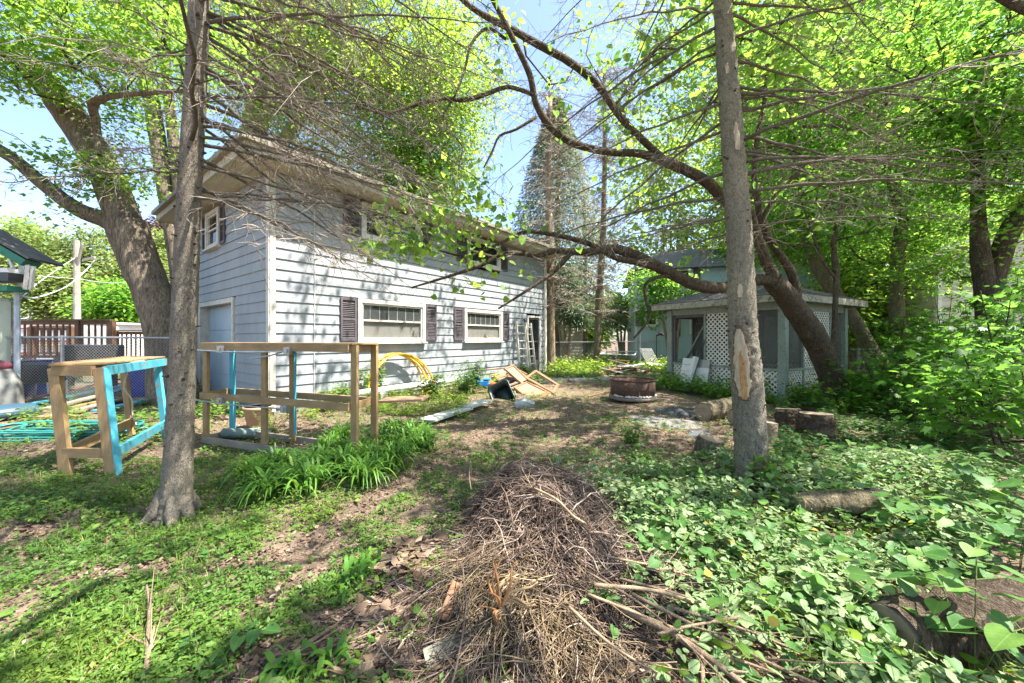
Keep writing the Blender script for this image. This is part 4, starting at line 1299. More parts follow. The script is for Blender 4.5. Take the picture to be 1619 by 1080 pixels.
for k, (a, b, mt, lb) in enumerate(((W(790, 606, 11.6), W(818, 600, 12.3), BLACKP, 'black slat pair upper on the junk heap'), (W(797, 612, 11.3), W(824, 603, 12), RUSTG, 'dark brown slat lower on the junk heap'),
        (W(838, 640, 10.1), W(868, 621, 10.7), PLYD, 'loose honey wood stick in front of the cabinet door'), (W(866, 629, 10.4), W(876, 634, 10.2), PLYD, 'short honey wood stick at the right tip of the junk heap'),
        (W(738, 588, 13.0), W(800, 582, 13.6), PLYD, 'long honey wood batten at the back of the junk heap'), (W(815, 590, 12.6), W(846, 600, 12.4), WG, 'grey batten under the empty door frame'))):
    mb = MB(); mb.bar(a, b, .09, .04); mb.build('batten', mt, None, label=lb, category='batten', group='loose battens on the junk heap')
# dark tipped cart tub
ct = thing('cart_tub', 'dark green black garden cart tub tipped on its side beside the junk heap', 'cart', W(806, 640, 9.8))
c = W(795, 628, 9.9); Z = V((-.35, -.8, .42)).normalized(); X = V((.42, -.3, -.8)); X = (X - Z * X.dot(Z)).normalized(); Y = Z.cross(X).normalized()
def rr(hw, hh, z, n=6):
    o = []
    for q in range(4):
        sx, sy = ((1, 1), (-1, 1), (-1, -1), (1, -1))[q]
        for i in range(n):
            an = math.pi / 2 * (q + i / (n - 1))
            o.append(c + X * (sx * (hw - .12) + .12 * math.cos(an)) + Y * (sy * (hh - .12) + .12 * math.sin(an)) + Z * z)
    return o
rings = [rr(.28, .19, -.2), rr(.33, .23, -.18), rr(.40, .28, .05), rr(.44, .31, .05), rr(.44, .31, .03)]
inner = [rr(.385, .265, .04), rr(.31, .21, -.15)]
allr = rings + [inner[0], inner[1]]
mb = MB(); vs = [p for r_ in [rings[0], rings[1], rings[2], rings[4], rings[3], inner[0], inner[1]] for p in r_]
N = 24; fs = [tuple(range(N))]
for j in range(6):
    for i in range(N):
        a, b = j * N + i, j * N + (i + 1) % N
        fs.append((a, b, b + N, a + N))
fs.append(tuple(6 * N + i for i in reversed(range(N))))
mb.add(vs, fs); mb.build('tub', M('dark_green_plastic', (.025, .04, .035), (.035, .055, .05), 4, .4), ct, True)
for dy in (-.2, .2):
    mb = MB(); mb.tube([c - X * .1 + Y * dy - Z * .22, c - X * .1 + Y * dy * 1.2 - Z * .5, c - X * .35 + Y * dy - Z * .75], .018, 6); mb.build('handle', RUSTG, ct)
# blue toy with orange knob
ty = thing('toy', 'bright blue plastic toy with an orange end on the junk heap', 'toy', W(765, 608, 11.3))
for (dx_, dz, w_, h_) in ((0, 0, .28, .16), (-.16, .05, .12, .22), (.1, .12, .2, .06), (.2, -.04, .16, .1)):
    p = W(765, 606, 11.3) + V((dx_, 0, dz)); mb = MB(); mb.box(p, w_, .2, h_); o = mb.build('block', M('sky_blue_plastic', (.03, .25, .65), (.03, .2, .55), bmp=0, rough=.4), ty); o.modifiers.new('b', 'BEVEL').width = .02
p = W(776, 607, 11.25); mb = MB(); mb.tube([p, p + V((.14, -.05, -.01))], [.07, .06], 12); mb.build('knob', M('orange_plastic', (.75, .16, .03), rough=.4, bmp=0), ty)
# white crumpled sheet by the tub
mb = MB(); c = G(828, 644); mb.tube([c + V((-.2, 0, .02)), c + V((0, .05, .07)), c + V((.25, .0, .02))], [.08, .14, .08], 12, amp=.6, nsc=9)
mb.build('crumpled_sheet', M('grey_white_paper', (.45, .45, .43)), None, label='crumpled grey white paper beside the dark cart tub', category='paper')

# ============================================================ MIDDLE OF THE YARD
# fire ring
fc = GX(1000, 10.1)
frg = thing('fire_ring', 'rusty steel fire ring made from a wheel rim with ash on the ledge', 'fire ring', fc)
rad = .57
def ringmesh(mb, c, r0, r1, z0, z1, n=40, mi=0, a0=0, a1=2 * math.pi, sq=1.0):
    vs, fs = [], []
    for i in range(n + 1):
        an = a0 + (a1 - a0) * i / n
        ca, sa = math.cos(an), math.sin(an)
        for (r_, z) in ((r1, z0), (r1, z1), (r0, z1), (r0, z0)):
            vs.append((c.x + r_ * ca, c.y + r_ * sa, c.z + z))
    for i in range(n):
        for k in range(4):
            a = i * 4 + k; b = i * 4 + (k + 1) % 4
            fs.append((a, a + 4, b + 4, b))
    mb.add(vs, fs, mi)
mb = MB(); ringmesh(mb, fc, rad - .012, rad, .16, .56); ringmesh(mb, fc, rad - .014, rad + .012, .555, .58); mb.build('rim_wall', RUST, frg, True)
mb = MB(); ringmesh(mb, fc, rad - .25, rad + .03, .13, .16); ringmesh(mb, fc, rad - .05, rad + .045, .06, .13); mb.build('ledge', RUSTG, frg, True)
mb = MB(); ringmesh(mb, fc, .0, rad - .02, .1, .2); mb.build('ash_bed', M('ash', (.3, .29, .27), (.1, .09, .08), 9, .95, s3=50, bmp=.8), frg)
for k in range(3):
    an = k * 2.1 + .5; q = fc + V((rad * math.cos(an), rad * math.sin(an), 0)); mb = MB(); mb.tube([q, q + V((0, 0, .3))], .018, 6); mb.build('stake', RUSTG, frg)
mb = MB()
for k in range(26):
    an = -2.7 + random.random() * 2.3; q = fc + V(((rad + .015) * math.cos(an), (rad + .015) * math.sin(an) , .165 + random.random() * .01)); sz = random.uniform(.01, .035); tg_ = V((-math.sin(an), math.cos(an), random.uniform(-.2, .2)))
    mb.tube([q - tg_ * sz * 1.6, q, q + tg_ * sz * 1.4], [sz * .4, sz, sz * .3], 7, amp=.7, nsc=30)
mb.build('white_ash', M('white_ash', (.62, .6, .58), (.4, .38, .36), 20, .95), frg, kind='stuff')
# ash heap, charcoal
def heap(name, label, cat, c, rx, ry, h, mat, n=36, seed=0, **tg):
    vs, fs = [], []
    rings_ = 12
    for j in range(rings_):
        f = j / (rings_ - 1)
        for i in range(n):
            an = 2 * math.pi * i / n
            k = f * (1 + .2 * noise.noise((math.cos(an) * 1.5, math.sin(an) * 1.5, seed)))
            x, y = c.x + rx * k * math.cos(an), c.y + ry * k * math.sin(an)
            z = h * (1 - f * f) * (1 + .5 * noise.noise((x * 6, y * 6, seed))) + .03 * noise.noise((x * 22, y * 22, seed)) * (1 - f)
            vs.append((x, y, gz(x, y) + .01 + max(z, 0) - .03 * (f > .99)))
    for j in range(rings_ - 1):
        for i in range(n):
            a, b = j * n + i, j * n + (i + 1) % n
            fs.append((a, a + n, b + n, b))
    mb = MB(); mb.add(vs, fs); return mb.build(name, mat, None, True, label=label, category=cat, **tg)
heap('charcoal_heap', 'low black and grey heap of charcoal right of the fire ring', 'ash heap', G(1078, 652), .62, .5, .13, M('charcoal', (.018, .018, .019), (.10, .10, .10), 14, .9, s3=60, bmp=1, bd=.02, c3=(.3, .3, .3)), seed=3)
heap('ash_patch', 'pale grey ash spread in front of the charcoal heap', 'ash', G(1050, 668), .75, .55, .03, M('pale_ash', (.20, .185, .17), (.09, .08, .072), 9, .95, s3=60, bmp=1, c3=(.34, .33, .31)), seed=5)
# sheet metal scraps
panel('metal_sheet', 'curved pinkish grey scrap sheet in front of the fire ring', 'scrap sheet', [W(948, 672, 7.2), W(962, 655, 8.0), W(985, 653, 8.0), W(992, 668, 7.4)], .01, M('pink_grey_sheet', (.36, .27, .26), (.27, .24, .26), 4, .5))
panel('plastic_sheet', 'dark slate plastic scrap lying behind the round stump', 'scrap sheet', [W(1085, 695, 6.1), W(1090, 680, 6.6), W(1122, 679, 6.6), W(1118, 694, 6.1)], .01, M('slate_plastic', (.07, .08, .09), (.10, .11, .12), 5, .5))
panel('plastic_strip', 'thin black plastic strip left of the slate scrap', 'scrap sheet', [W(1048, 692, 6.2), W(1060, 687, 6.4), W(1083, 691, 6.3), W(1075, 697, 6.1)], .01, BLACKP)
# logs and stumps
ENDG = M('log_end_grain', (.30, .23, .16), (.19, .14, .10), 9, .9, bmp=.5, s3=30)
def log(name, label, cat, a, b, r0, r1, bark=None, amp=.12, sides=22, nseg=9, grp=None):
    a, b = Vector(a), Vector(b)
    r = thing(name, label, cat, (a.x, a.y, min(a.z, b.z)), grp)
    pts = [a.lerp(b, i / nseg) for i in range(nseg + 1)]
    ng = nseg * 4; pts = [a.lerp(b, i / ng) for i in range(ng + 1)]
    mb = MB(); mb.tube(pts, [(r0 + (r1 - r0) * i / ng) * (1 + .02 * math.sin(i * .31)) for i in range(ng + 1)], sides * 2, caps=False, amp=amp, nsc=9)
    mb.build('bark', bark or B_dark, r, True)
    d_ = (b - a).normalized()
    for (p, s, rr_) in ((a, -1, r0), (b, 1, r1)):
        mb = MB(); mb.tube([p - d_ * s * .05, p + d_ * s * .004], [rr_ * .97, rr_ * .95], sides, amp=amp * .6, nsc=5); mb.build('cut_end', ENDG, r)
    return r
c = G(1118, 724)
log('stump', 'weathered round stump standing tilted left of the scarred trunk', 'stump', c + V((-.03, 0, -.06)), c + V((.03, -.05, .27)), .185, .16, B_mid, .07)
a = G(1112, 664); b = G(1165, 655)
log('log', 'bark covered log lying behind the scarred trunk beside the charcoal', 'log', a + V((0, 0, .17)), b + V((.25, .15, .17)), .19, .2, B_mid)
c = G(1172, 672); log('log', 'short dark log chunk just left of the scarred trunk', 'log', c + V((-.15, 0, .13)), c + V((.25, .1, .13)), .15, .15)
c = G(1249, 676); log('log_round', 'smaller upright log round right of the scarred trunk', 'log', c, c + V((0, .05, .38)), .22, .2, B_dark, .16)
c = G(1292, 692); log('log_round', 'large upright log round with shredded bark at the plants edge', 'log', c, c + V((0, .03, .42)), .27, .24, B_dark, .2)
c = G(1216, 704); log('log_round', 'small reddish log piece behind the scarred trunk base', 'log', c, c + V((.02, 0, .32)), .1, .1, B_tan, .12)
a, b = W(1262, 826, 3.35), W(1385, 812, 3.3)
log('log', 'fallen brown log lying among plants right of the scarred trunk', 'log', V((a.x, a.y, .17)), V((b.x, b.y, .2)), .085, .1, B_mid, .1, nseg=16)
log('log', 'short rotten upright log end at the right end of the fallen log', 'log', V((b.x + .03, b.y, .0)), V((b.x + .1, b.y + .1, .26)), .1, .08, B_dark, .35)
a, b = GX(1395, 1.98), GX(1700, 2.0)
log('log', 'thick rough barked log lying in the bottom right corner', 'log', V((a.x, a.y - .04, .11)), V((b.x, b.y + .08, .14)), .14, .17, B_dark, .16, 26, 26)
a, b = GX(1325, 2.2), GX(1480, 2.32)
log('log', 'second darker log behind the corner log', 'log', V((a.x, a.y, .06)), V((b.x, b.y, .08)), .07, .09, B_dark, .2, 18, 18)
# wood pile, chair, rods behind the fire ring
wp = thing('scrap_wood_pile', 'heap of reddish brown and white scrap boards in front of the far fence', 'wood pile', GX(985, 17.5))
for k in range(34):
    c = GX(985, 17.5) + V((random.gauss(0, .45), random.gauss(0, .3), .05 + .6 * random.random() ** 1.3))
    an = random.uniform(-.6, .6); dd = V((math.cos(an), math.sin(an), random.uniform(-.25, .25))) * random.uniform(.35, .75)
    c.z *= max(.3, 1 - abs(c.x - GX(985, 17.5).x))
    mb = MB(); mb.bar(c - dd, c + dd, random.uniform(.08, .2), .04); mb.build('board', (RUST, PLYD, WHITE, WG, RUSTG)[k % 5], wp)
def wicker_chair():
    c = GX(1032, 18.2)
    r = thing('garden_chair', 'white metal garden chair lying tilted beside the pale blue house', 'chair', c)
    for i in range(9):
        x = -.28 + .07 * i
        mb = MB(); mb.tube([c + V((x, 0, .42)), c + V((x - .25, .15, 1.0)), c + V((x - .3, .2, 1.12))], .015, 5); mb.build('back_slat', WHITE, r)
    for i in range(7):
        mb = MB(); mb.tube([c + V((-.3, -.05 - .07 * i, .42 - .01 * i)), c + V((.3, -.05 - .07 * i, .40 - .01 * i))], .016, 5); mb.build('seat_slat', WHITE, r)
    for sx, sy in ((-.3, 0), (.3, 0), (-.3, -.5), (.3, -.5)):
        mb = MB(); mb.tube([c + V((sx, sy, .42)), c + V((sx * 1.15, sy, 0))], .02, 5); mb.build('leg', WHITE, r)
wicker_chair()
for k, (px, dd, y0, lb) in enumerate(((1012, 18, 522, 'thin steel rod standing left of the garden chair'), (974, 19, 548, 'short steel rod standing above the scrap board heap'), (1038, 19, 530, 'steel rod with a black hook right of the garden chair'))):
    p = GX(px, dd); q = W(px, y0, dd); mb = MB(); mb.tube([p, q], .025, 5)
    if k == 2: mb.tube([q, q + V((.2, 0, .1)), q + V((.35, 0, -.02))], [.06, .1, .06], 7)
    mb.build('metal_rod', GALV if k < 2 else BLACKP, None, label=lb, category='rod', group='rods near the far fence')
# glass table top panel with white frame
panel('glass_table', 'low glass topped white table among the far plants', 'table', [W(948, 560, 19), W(958, 556, 20), W(1008, 556, 20), W(1004, 562, 19)], .02, GLASS2, WHITE, .06)
a, b = W(1000, 583, 17.5), W(1062, 571, 19.5)
for k in range(4):
    p, q = V((a.x + .12 * k, a.y - .2 * k, .05 + .03 * k)), V((b.x - .3 * k, b.y + .1 * k, .06 + .04 * k))
    mb = MB(); mb.bar(p, q, .1, .04); mb.build('batten', (WHITE, WG, WHITE, WH)[k], None, label=('white batten lying farthest from the scrap board heap', 'grey batten lying flat right of the scrap board heap', 'white batten nearest the concrete walk', 'yellow batten lying flat by the walk')[k], category='batten', group='flat battens near the far fence')
# raised bed edging and round mulch hump beyond the house corner
a, b = GX(880, 19.5), GX(945, 19.0)
# rusty tray behind: low stone edging
mb = MB(); mb.bar(GX(888, 20.5) + V((0, 0, .35)), GX(922, 20.5) + V((0, 0, .35)), .6, .5); o = mb.build('raised_bed', M('grey_stone', (.3, .27, .22)), None, label='low grey raised bed beyond the far house corner', category='planter'); o.modifiers.new('b', 'BEVEL').width = .12
# stick on the ground by the ring
mb = MB(); mb.tube([G(930, 628) + V((0, 0, .03)), G(967, 620) + V((0, 0, .04))], .02, 6); mb.build('stick', PLYD, None, label='straight brown stick lying left of the fire ring', category='stick')
# ============================================================ TREES
LIT = [(60, 915, .55), (180, 930, .4), (300, 905, .35), (400, 865, .3), (600, 800, .35), (640, 690, .8), (560, 670, .7), (740, 690, .35), (850, 660, .45), (880, 618, .6), (870, 700, .25), (980, 740, .35),
       (1150, 900, .55), (1230, 950, .4), (1080, 850, .35), (1300, 880, .45), (1400, 800, .3), (1340, 740, .4), (960, 590, .9), (700, 620, 1.2), (130, 660, .8), (420, 700, .6), (850, 1000, .3), (760, 890, .35), (1010, 800, .3), (1500, 860, .3), (300, 640, 1.0)]
LIT += [(40, 980, .3), (120, 860, .35), (330, 970, .3), (480, 800, .3), (60, 770, .4), (200, 1030, .25), (1120, 940, .5), (1200, 860, .45), (1420, 900, .4), (1350, 1000, .3), (1500, 950, .3), (500, 900, .25), (620, 850, .25)]
LITP = [(G(a, b).x, G(a, b).y, r * 1.15) for a, b, r in LIT]
LITV = [(W(985, 480, 31), 2.6), (GX(900, 18), 2.2), (GX(1000, 19), 2.0), (W(690, 350, 6.3), .85), (W(750, 320, 6.4), .7), (W(620, 385, 6.2), .5), (V((-2.4, 5.1, 1.3)), .7), (V((-3.6, 5.7, 1.3)), .7), (V((-5.3, 5.2, 1.1)), .6), (V((2.4, 4.1, 1.4)), .45), (V((8, 11, 2.2)), .8)]
def sunny(P):
    """how strongly each point's shadow would fall on ground or wall that stays sunlit"""
    P = np.asarray(P)
    g = P - np.array(SUN)[None] * (P[:, 2:3] / SUN.z)
    s = np.zeros(len(P))
    for (x, y, r) in LITP:
        s = np.maximum(s, np.clip(1.5 * np.exp(-((g[:, 0] - x) ** 2 + (g[:, 1] - y) ** 2) / (r * r) * .8), 0, 1))
    for (c, r) in LITV:
        q = P - np.array(c)[None]; al = q @ np.array(SUN)
        dd = np.linalg.norm(q - al[:, None] * np.array(SUN)[None], axis=1)
        s = np.maximum(s, np.where(al > .6, np.clip(1.6 * np.exp(-(dd / r) ** 2), 0, 1), 0))
    nrm = np.array(-VV)
    D = (P - np.array(C0)) @ nrm
    a = float(np.dot(np.array(SUN), nrm))
    h = P - np.array(SUN)[None] * (D / a)[:, None]
    t = (h - np.array(C0)) @ np.array(U)
    on = (D > .05) & (t > -.3) & (t < 10.6) & (h[:, 2] > .3) & (h[:, 2] < 4.2)
    s = np.where(on, np.maximum(s, np.where((t > 7.8) | ((t > 4.2) & (t < 5.4)) | (t < 1.2), .6, .93)), s)
    return s
def limb(r, pts, mat, name='limb', sides=12, amp=.06, sub=5, nodes=None, nsc=5.0, rs_=1.0):
    P = []
    for (px, py, rp, d_) in pts:
        w = W(px, py, d_)
        P.append((w.x, w.y, w.z, rs_ * rp * d_ / F / math.sqrt(1 + min(1.6, ((px - CX) / F) ** 2))))
    C = crom(P, sub)
    mb = MB()
    mb.tube([c[:3] for c in C], [max(.004, c[3]) for c in C], sides, amp=amp, nsc=nsc)
    mb.build(name, mat, r, True)
    if nodes is not None:
        nodes += [tuple(c) for c in C]
    return C
def crown(r, nodes, ell, mat, tmat, leaf=.09, tpl='maple', per=55, spread=.55, flat=.3, name='crown', lit=True, tint=(.0, 1.0), side=4, zvis=None, jitter=.9, drop=.25, keep_px=None):
    """ell: list of (centre, radii, n clusters). Branches are grown from the limb nodes to every cluster."""
    T_ = []
    ell = [(c, rad_, int(n * 1.4)) for c, rad_, n in ell]; per = max(6, int(per * .74)); spread *= .8
    for (c, rad_, n) in ell:
        u = rnd_dirs(n) * (rng.random((n, 1)) ** .45)
        T_.append(np.array(c)[None] + u * np.array(rad_)[None])
    T_ = np.concatenate(T_)
    if lit:
        T_ = T_[rng.random(len(T_)) > sunny(T_) * .97]
    if keep_px is not None:
        px = CX + F * T_[:, 0] / np.maximum(T_[:, 1], .3); py = CY - F * (T_[:, 2] - CAMZ) / np.maximum(T_[:, 1], .3)
        T_ = T_[np.array([keep_px(a, b, c) for a, b, c in zip(px, py, T_[:, 1])])]
    N0 = np.array(nodes)
    pos = [tuple(n[:3]) for n in nodes]; par = [-1] * len(nodes); cnt = [0.0] * len(nodes); base_r = [n[3] for n in nodes]
    pos = np.array(pos + [(0, 0, 0)] * (len(T_) * 4)); k = len(nodes)
    par += [0] * (len(T_) * 4)
    d0 = np.sqrt(((T_[:, None, :] - N0[None, :, :3]) ** 2).sum(-1)).min(1)
    tips = []
    for i in np.argsort(d0):
        t = T_[i]
        dd = pos[:k] - t
        dist = np.sqrt((dd ** 2).sum(1)) + np.maximum(dd[:, 2], 0) * .8
        j = int(np.argmin(dist))
        a = pos[j].copy()
        L = np.linalg.norm(t - a)
        m = 4 if L > 1.0 else (3 if L > .5 else 2)
        jn = j
        for s in range(1, m):
            f = s / (m - 1) if m > 1 else 1
            q = a * (1 - f) + t * f + np.array([0, 0, .10 * L * math.sin(math.pi * f)]) + (rng.normal(size=3) * .06 * L if f < 1 else 0)
            pos[k] = q; par[k] = jn; jn = k; k += 1
        tips.append(jn)
    cnt = np.zeros(k)
    for tnode in tips:
        j = tnode
        while j >= 0:
            cnt[j] += 1
            j = par[j]
    n0 = len(nodes)
    ids = np.arange(n0, k)
    pr_ = np.array(par[n0:k])
    rr = .0045 * np.sqrt(cnt) + .002
    ra = np.where(pr_ < n0, rr[ids] * 1.2, rr[pr_])
    prisms('branches', pos[pr_], pos[ids], np.minimum(ra, .07), np.minimum(rr[ids], .07), tmat, r, sides=side, tint=rng.random(len(ids)) * .5, kind='stuff')
    n = len(T_)
    Pn = np.repeat(T_, per, 0)
    off = rng.normal(size=(n * per, 3)) * np.array([spread, spread, spread * flat]) * jitter
    tiltx = np.repeat(rng.normal(size=(n, 2)) * .25, per, 0)
    off[:, 2] += (off[:, :2] * tiltx).sum(1)
    Pn = Pn + off
    Dn = norm(off * np.array([1, 1, .4]) + rng.normal(size=off.shape) * .5 * spread) + np.array([0, 0, -drop])
    Nn = norm(np.array([0, 0, 1.0]) + rng.normal(size=off.shape) * .42)
    S = leaf * (.6 + .7 * rng.random(len(Pn)))
    ct = np.repeat(rng.random(n) * .5, per)
    tt = tint[0] + (tint[1] - tint[0]) * np.clip(ct + rng.random(len(Pn)) * .55, 0, 1)
    if lit:
        kp = rng.random(len(Pn)) > sunny(Pn) * .985
        Pn, Dn, Nn, S, tt = Pn[kp], Dn[kp], Nn[kp], S[kp], tt[kp]
    kp = (Pn[:, 2] > .25) & ~((np.abs(Pn[:, 0]) < .5) & (np.abs(Pn[:, 1]) < .9) & (Pn[:, 2] < 2.6))
    Pn, Dn, Nn, S, tt = Pn[kp], Dn[kp], Nn[kp], S[kp], tt[kp]
    # twiglets that carry the leaves
    q = rng.integers(0, n, n * 5)
    A = T_[q]; B = A + rng.normal(size=A.shape) * np.array([spread, spread, spread * flat])
    prisms('twigs', A, B, .004, .0015, tmat, r, sides=3, tint=rng.random(len(A)) * .5, kind='stuff')
    leaves(name, Pn, Dn, Nn, S, tpl, mat, r, tt, kind='stuff')
    return len(Pn)
def tree(name, label, px, d_, cat='tree', grp=None):
    return thing(name, label, cat, GX(px, d_), grp)

# ---- dead lower branches of the two spruces
def dead_branches(r, trunk, zs, azf, lenf, droop, ntw, mat=T_dead, side=5, seedz=0, fine=5, ups=(.0, .25)):
    tz = np.array([c[2] for c in trunk])
    A, B, ra, rb, tt = [], [], [], [], []
    def seg(a, b, r0, r1, t):
        A.append(a); B.append(b); ra.append(r0); rb.append(r1); tt.append(t)
    for z in zs:
        i = int(np.argmin(abs(tz - z))); c = trunk[i]
        az = azf(z); L = lenf(z, az)
        if L < .25: continue
        h = np.array([math.cos(az), math.sin(az), 0]); sd_ = np.array([-h[1], h[0], 0])
        n = 12; P = []
        cv = random.uniform(-.12, .12); up = random.uniform(*(ups(az) if callable(ups) else ups))
        for k in range(n + 1):
            s = L * k / n
            P.append(np.array(c[:3]) * np.array([1, 1, 0]) + np.array([0, 0, z]) + h * (s + c[3] * .7) + sd_ * (cv * s * s / L + .015 * math.sin(k * 1.7 + z * 9)) + np.array([0, 0, up * s - droop * s * s + .012 * math.sin(k * 2.3 + z * 5)]))
        r0 = .005 + .0045 * L
        mb = MB(); mb.tube(P, [r0 * (1 - .85 * k / n) for k in range(n + 1)], 6)
        mb.build('dead_branch', mat_branch, r, True)
        tone = random.random()
        for q in range(ntw):
            f = .1 + .9 * random.random()
            k = min(n - 1, int(f * n)); p = P[k] + (P[k + 1] - P[k]) * (f * n - k)
            sg = random.choice((-1, 1))
            l2 = (L * .38) * (1.08 - f) ** .6 * random.uniform(.35, 1.15)
            d2 = h * random.uniform(-.1, 1.0) + sd_ * sg * random.uniform(.3, 1.1) + np.array([0, 0, random.uniform(-.6, .35)])
            d2 /= np.linalg.norm(d2)
            m = 4; a = p; rr_ = .0026 + .0035 * l2
            pts = [a]
            for k2 in range(m):
                d2 = d2 + np.array([random.gauss(0, .16), random.gauss(0, .16), random.gauss(-.03, .14)])
                d2 /= np.linalg.norm(d2)
                b = a + d2 * l2 / m
                seg(a, b, rr_ * (1 - k2 / m * .8), rr_ * (1 - (k2 + 1) / m * .8), tone * .5 + random.random() * .4)
                a = b; pts.append(b)
            for w_ in range(fine):
                k2 = random.randint(0, m - 1); a = pts[k2] + (pts[k2 + 1] - pts[k2]) * random.random()
                d3 = d2 + np.array([random.gauss(0, .7), random.gauss(0, .7), random.gauss(-.15, .45)])
                d3 /= np.linalg.norm(d3)
                l3 = l2 * random.uniform(.15, .5)
                b = a + d3 * l3 * .5; d3 = d3 + np.array([random.gauss(0, .3), random.gauss(0, .3), random.gauss(-.1, .3)])
                seg(a, b, .0021, .0018, random.random() * .6 + .3); seg(b, b + d3 * l3 * .5, .0018, .0011, random.random() * .6 + .35)
    prisms('dead_twigs', A, B, np.array(ra), np.array(rb), mat, r, np.array(tt), kind='stuff')
mat_branch = bark_mat('dead_branch_bark', (.09, .07, .055), (.20, .165, .13), (.13, .105, .08), 30, .8, .5, (.30, .29, .24))

# left spruce
ls = tree('spruce_tree', 'near straight spruce trunk with bare dead branches at the left of the picture', 277, 3.49)
nl_ = []
tp = [(274, 822, 36, 3.49), (277, 805, 30, 3.49), (281, 740, 25.5, 3.49), (287, 620, 23, 3.49), (293, 460, 21.5, 3.49), (300, 300, 20.5, 3.49), (309, 140, 18.5, 3.49), (316, 0, 17.5, 3.5), (322, -200, 16, 3.5), (330, -500, 13, 3.5), (338, -900, 8, 3.5), (342, -1250, 3, 3.5)]
lt_ = limb(ls, tp, B_spruce, 'trunk', 52, .075, 22, nl_, 26)
zs = list(np.linspace(2.9, 4.9, 40)) + list(np.linspace(4.9, 7.2, 26))
zs = [z + random.uniform(-.05, .05) for z in zs]
def az_l(z):
    return random.choice([random.gauss(.25, .55), random.gauss(.9, .55), random.gauss(.45, .45), random.gauss(-.3, .4), random.uniform(2.2, 4.4)])
def len_l(z, az):
    a = abs((az + math.pi) % (2 * math.pi) - math.pi)
    L = random.uniform(1.9, 3.3) if a < 1.5 else random.uniform(.5, 1.3)
    if z < 3.1: L *= .75
    return L
dead_branches(ls, lt_, zs, az_l, len_l, .05, 24, fine=6, ups=(-.45, .12))
# short stubs and knots on the trunk
def root_flare(r, c, rad_, n, mat):
    for k in range(n):
        an = 6.283 * k / n + random.uniform(-.3, .3); h = V((math.cos(an), math.sin(an), 0)); c_ = V((c[0], c[1], 0)); L = random.uniform(1.25, 1.6) * rad_
        P = [c_ + h * rad_ * .55 + V((0, 0, rad_ * 1.7)), c_ + h * rad_ * .72 + V((0, 0, rad_ * .75)), c_ + h * rad_ * 1.0 + V((0, 0, rad_ * .2)), c_ + h * L + V((0, 0, -.03))]
        C = crom(P, 5); mb = MB(); mb.tube(C, [rad_ * (.12 + .25 * math.sin(math.pi * min(1, .08 + (i / (len(C) - 1)) * .95))) for i in range(len(C))], 16, amp=.18, nsc=14)
        mb.build('root', mat, r, True)
def knots(r, trunk, n, zlo, zhi, mat):
    mb = MB()
    for i in range(n):
        z = random.uniform(zlo, zhi); c = trunk[int(np.argmin([abs(q[2] - z) for q in trunk]))]
        az = random.uniform(0, 6.28); h = V((math.cos(az), math.sin(az), .12))
        p = V((c[0], c[1], z)) + h * c[3] * .9
        sz = random.uniform(.5, 1.15); mb.tube([p - h * .02, p + h * .008, p + h * random.uniform(.02, .06)], [.020 * sz, .015 * sz, .006 * sz], 7, amp=.3, nsc=40)
    mb.build('branch_stubs', mat, r, kind='stuff')
root_flare(ls, lt_[12], .155, 6, B_spruce)
knots(ls, lt_, 60, .6, 4.8, B_dark)
# spruce green tops (above the picture)
def spruce_top(r, x, y, z0, z1, rad_, n, mat, leaf=.12, lit=True):
    z = z0 + (z1 - z0) * rng.random(n) ** 1.25
    rr = rad_ * (1 - (z - z0) / (z1 - z0)) ** .75 * (rng.random(n) ** .5)
    an = rng.random(n) * 6.283
    lay = np.floor(z * 2.2) / 2.2
    z = lay + (z - lay) * .35 - rr * .22
    P = np.stack([x + rr * np.cos(an), y + rr * np.sin(an), z], 1)
    if lit: P = P[rng.random(len(P)) > sunny(P) * .97]
    m = len(P); D = P - np.array([x, y, 0]); D[:, 2] = -.25 * np.linalg.norm(D[:, :2], axis=1)
    D = norm(norm(D) + rng.normal(size=(m, 3)) * .5)
    leaves('crown', P, D, norm(np.array([0, 0, 1.0]) + rng.normal(size=(m, 3)) * .5), leaf * (.6 + .8 * rng.random(m)), 'lance', mat, r, kind='stuff')
spruce_top(ls, -2.75, 3.5, 7.2, 12.5, 1.9, 12000, L_spruce, .11)

# right spruce with the bark torn off
rs = tree('spruce_tree', 'scarred spruce trunk with torn off bark patch right of the brush pile', 1191, 4.14)
tp = [(1194, 782, 37, 4.12), (1191, 762, 30, 4.14), (1187, 700, 27, 4.14), (1181, 600, 26, 4.14), (1174, 520, 24, 4.14), (1170, 400, 21.5, 4.14), (1164, 300, 20, 4.14), (1155, 180, 18, 4.15), (1146, 60, 15.5, 4.15), (1141, -30, 14.5, 4.15), (1135, -300, 12, 4.2), (1130, -700, 7, 4.2), (1128, -1000, 3, 4.2)]
B_scar = bark_mat('grey_scaly_bark', (.17, .135, .105), (.60, .52, .41), (.42, .355, .28), 17, .6, 1.0, (.50, .51, .38), crack=.45)
rt_ = limb(rs, tp, B_scar, 'trunk', 52, .09, 22, None, 18)
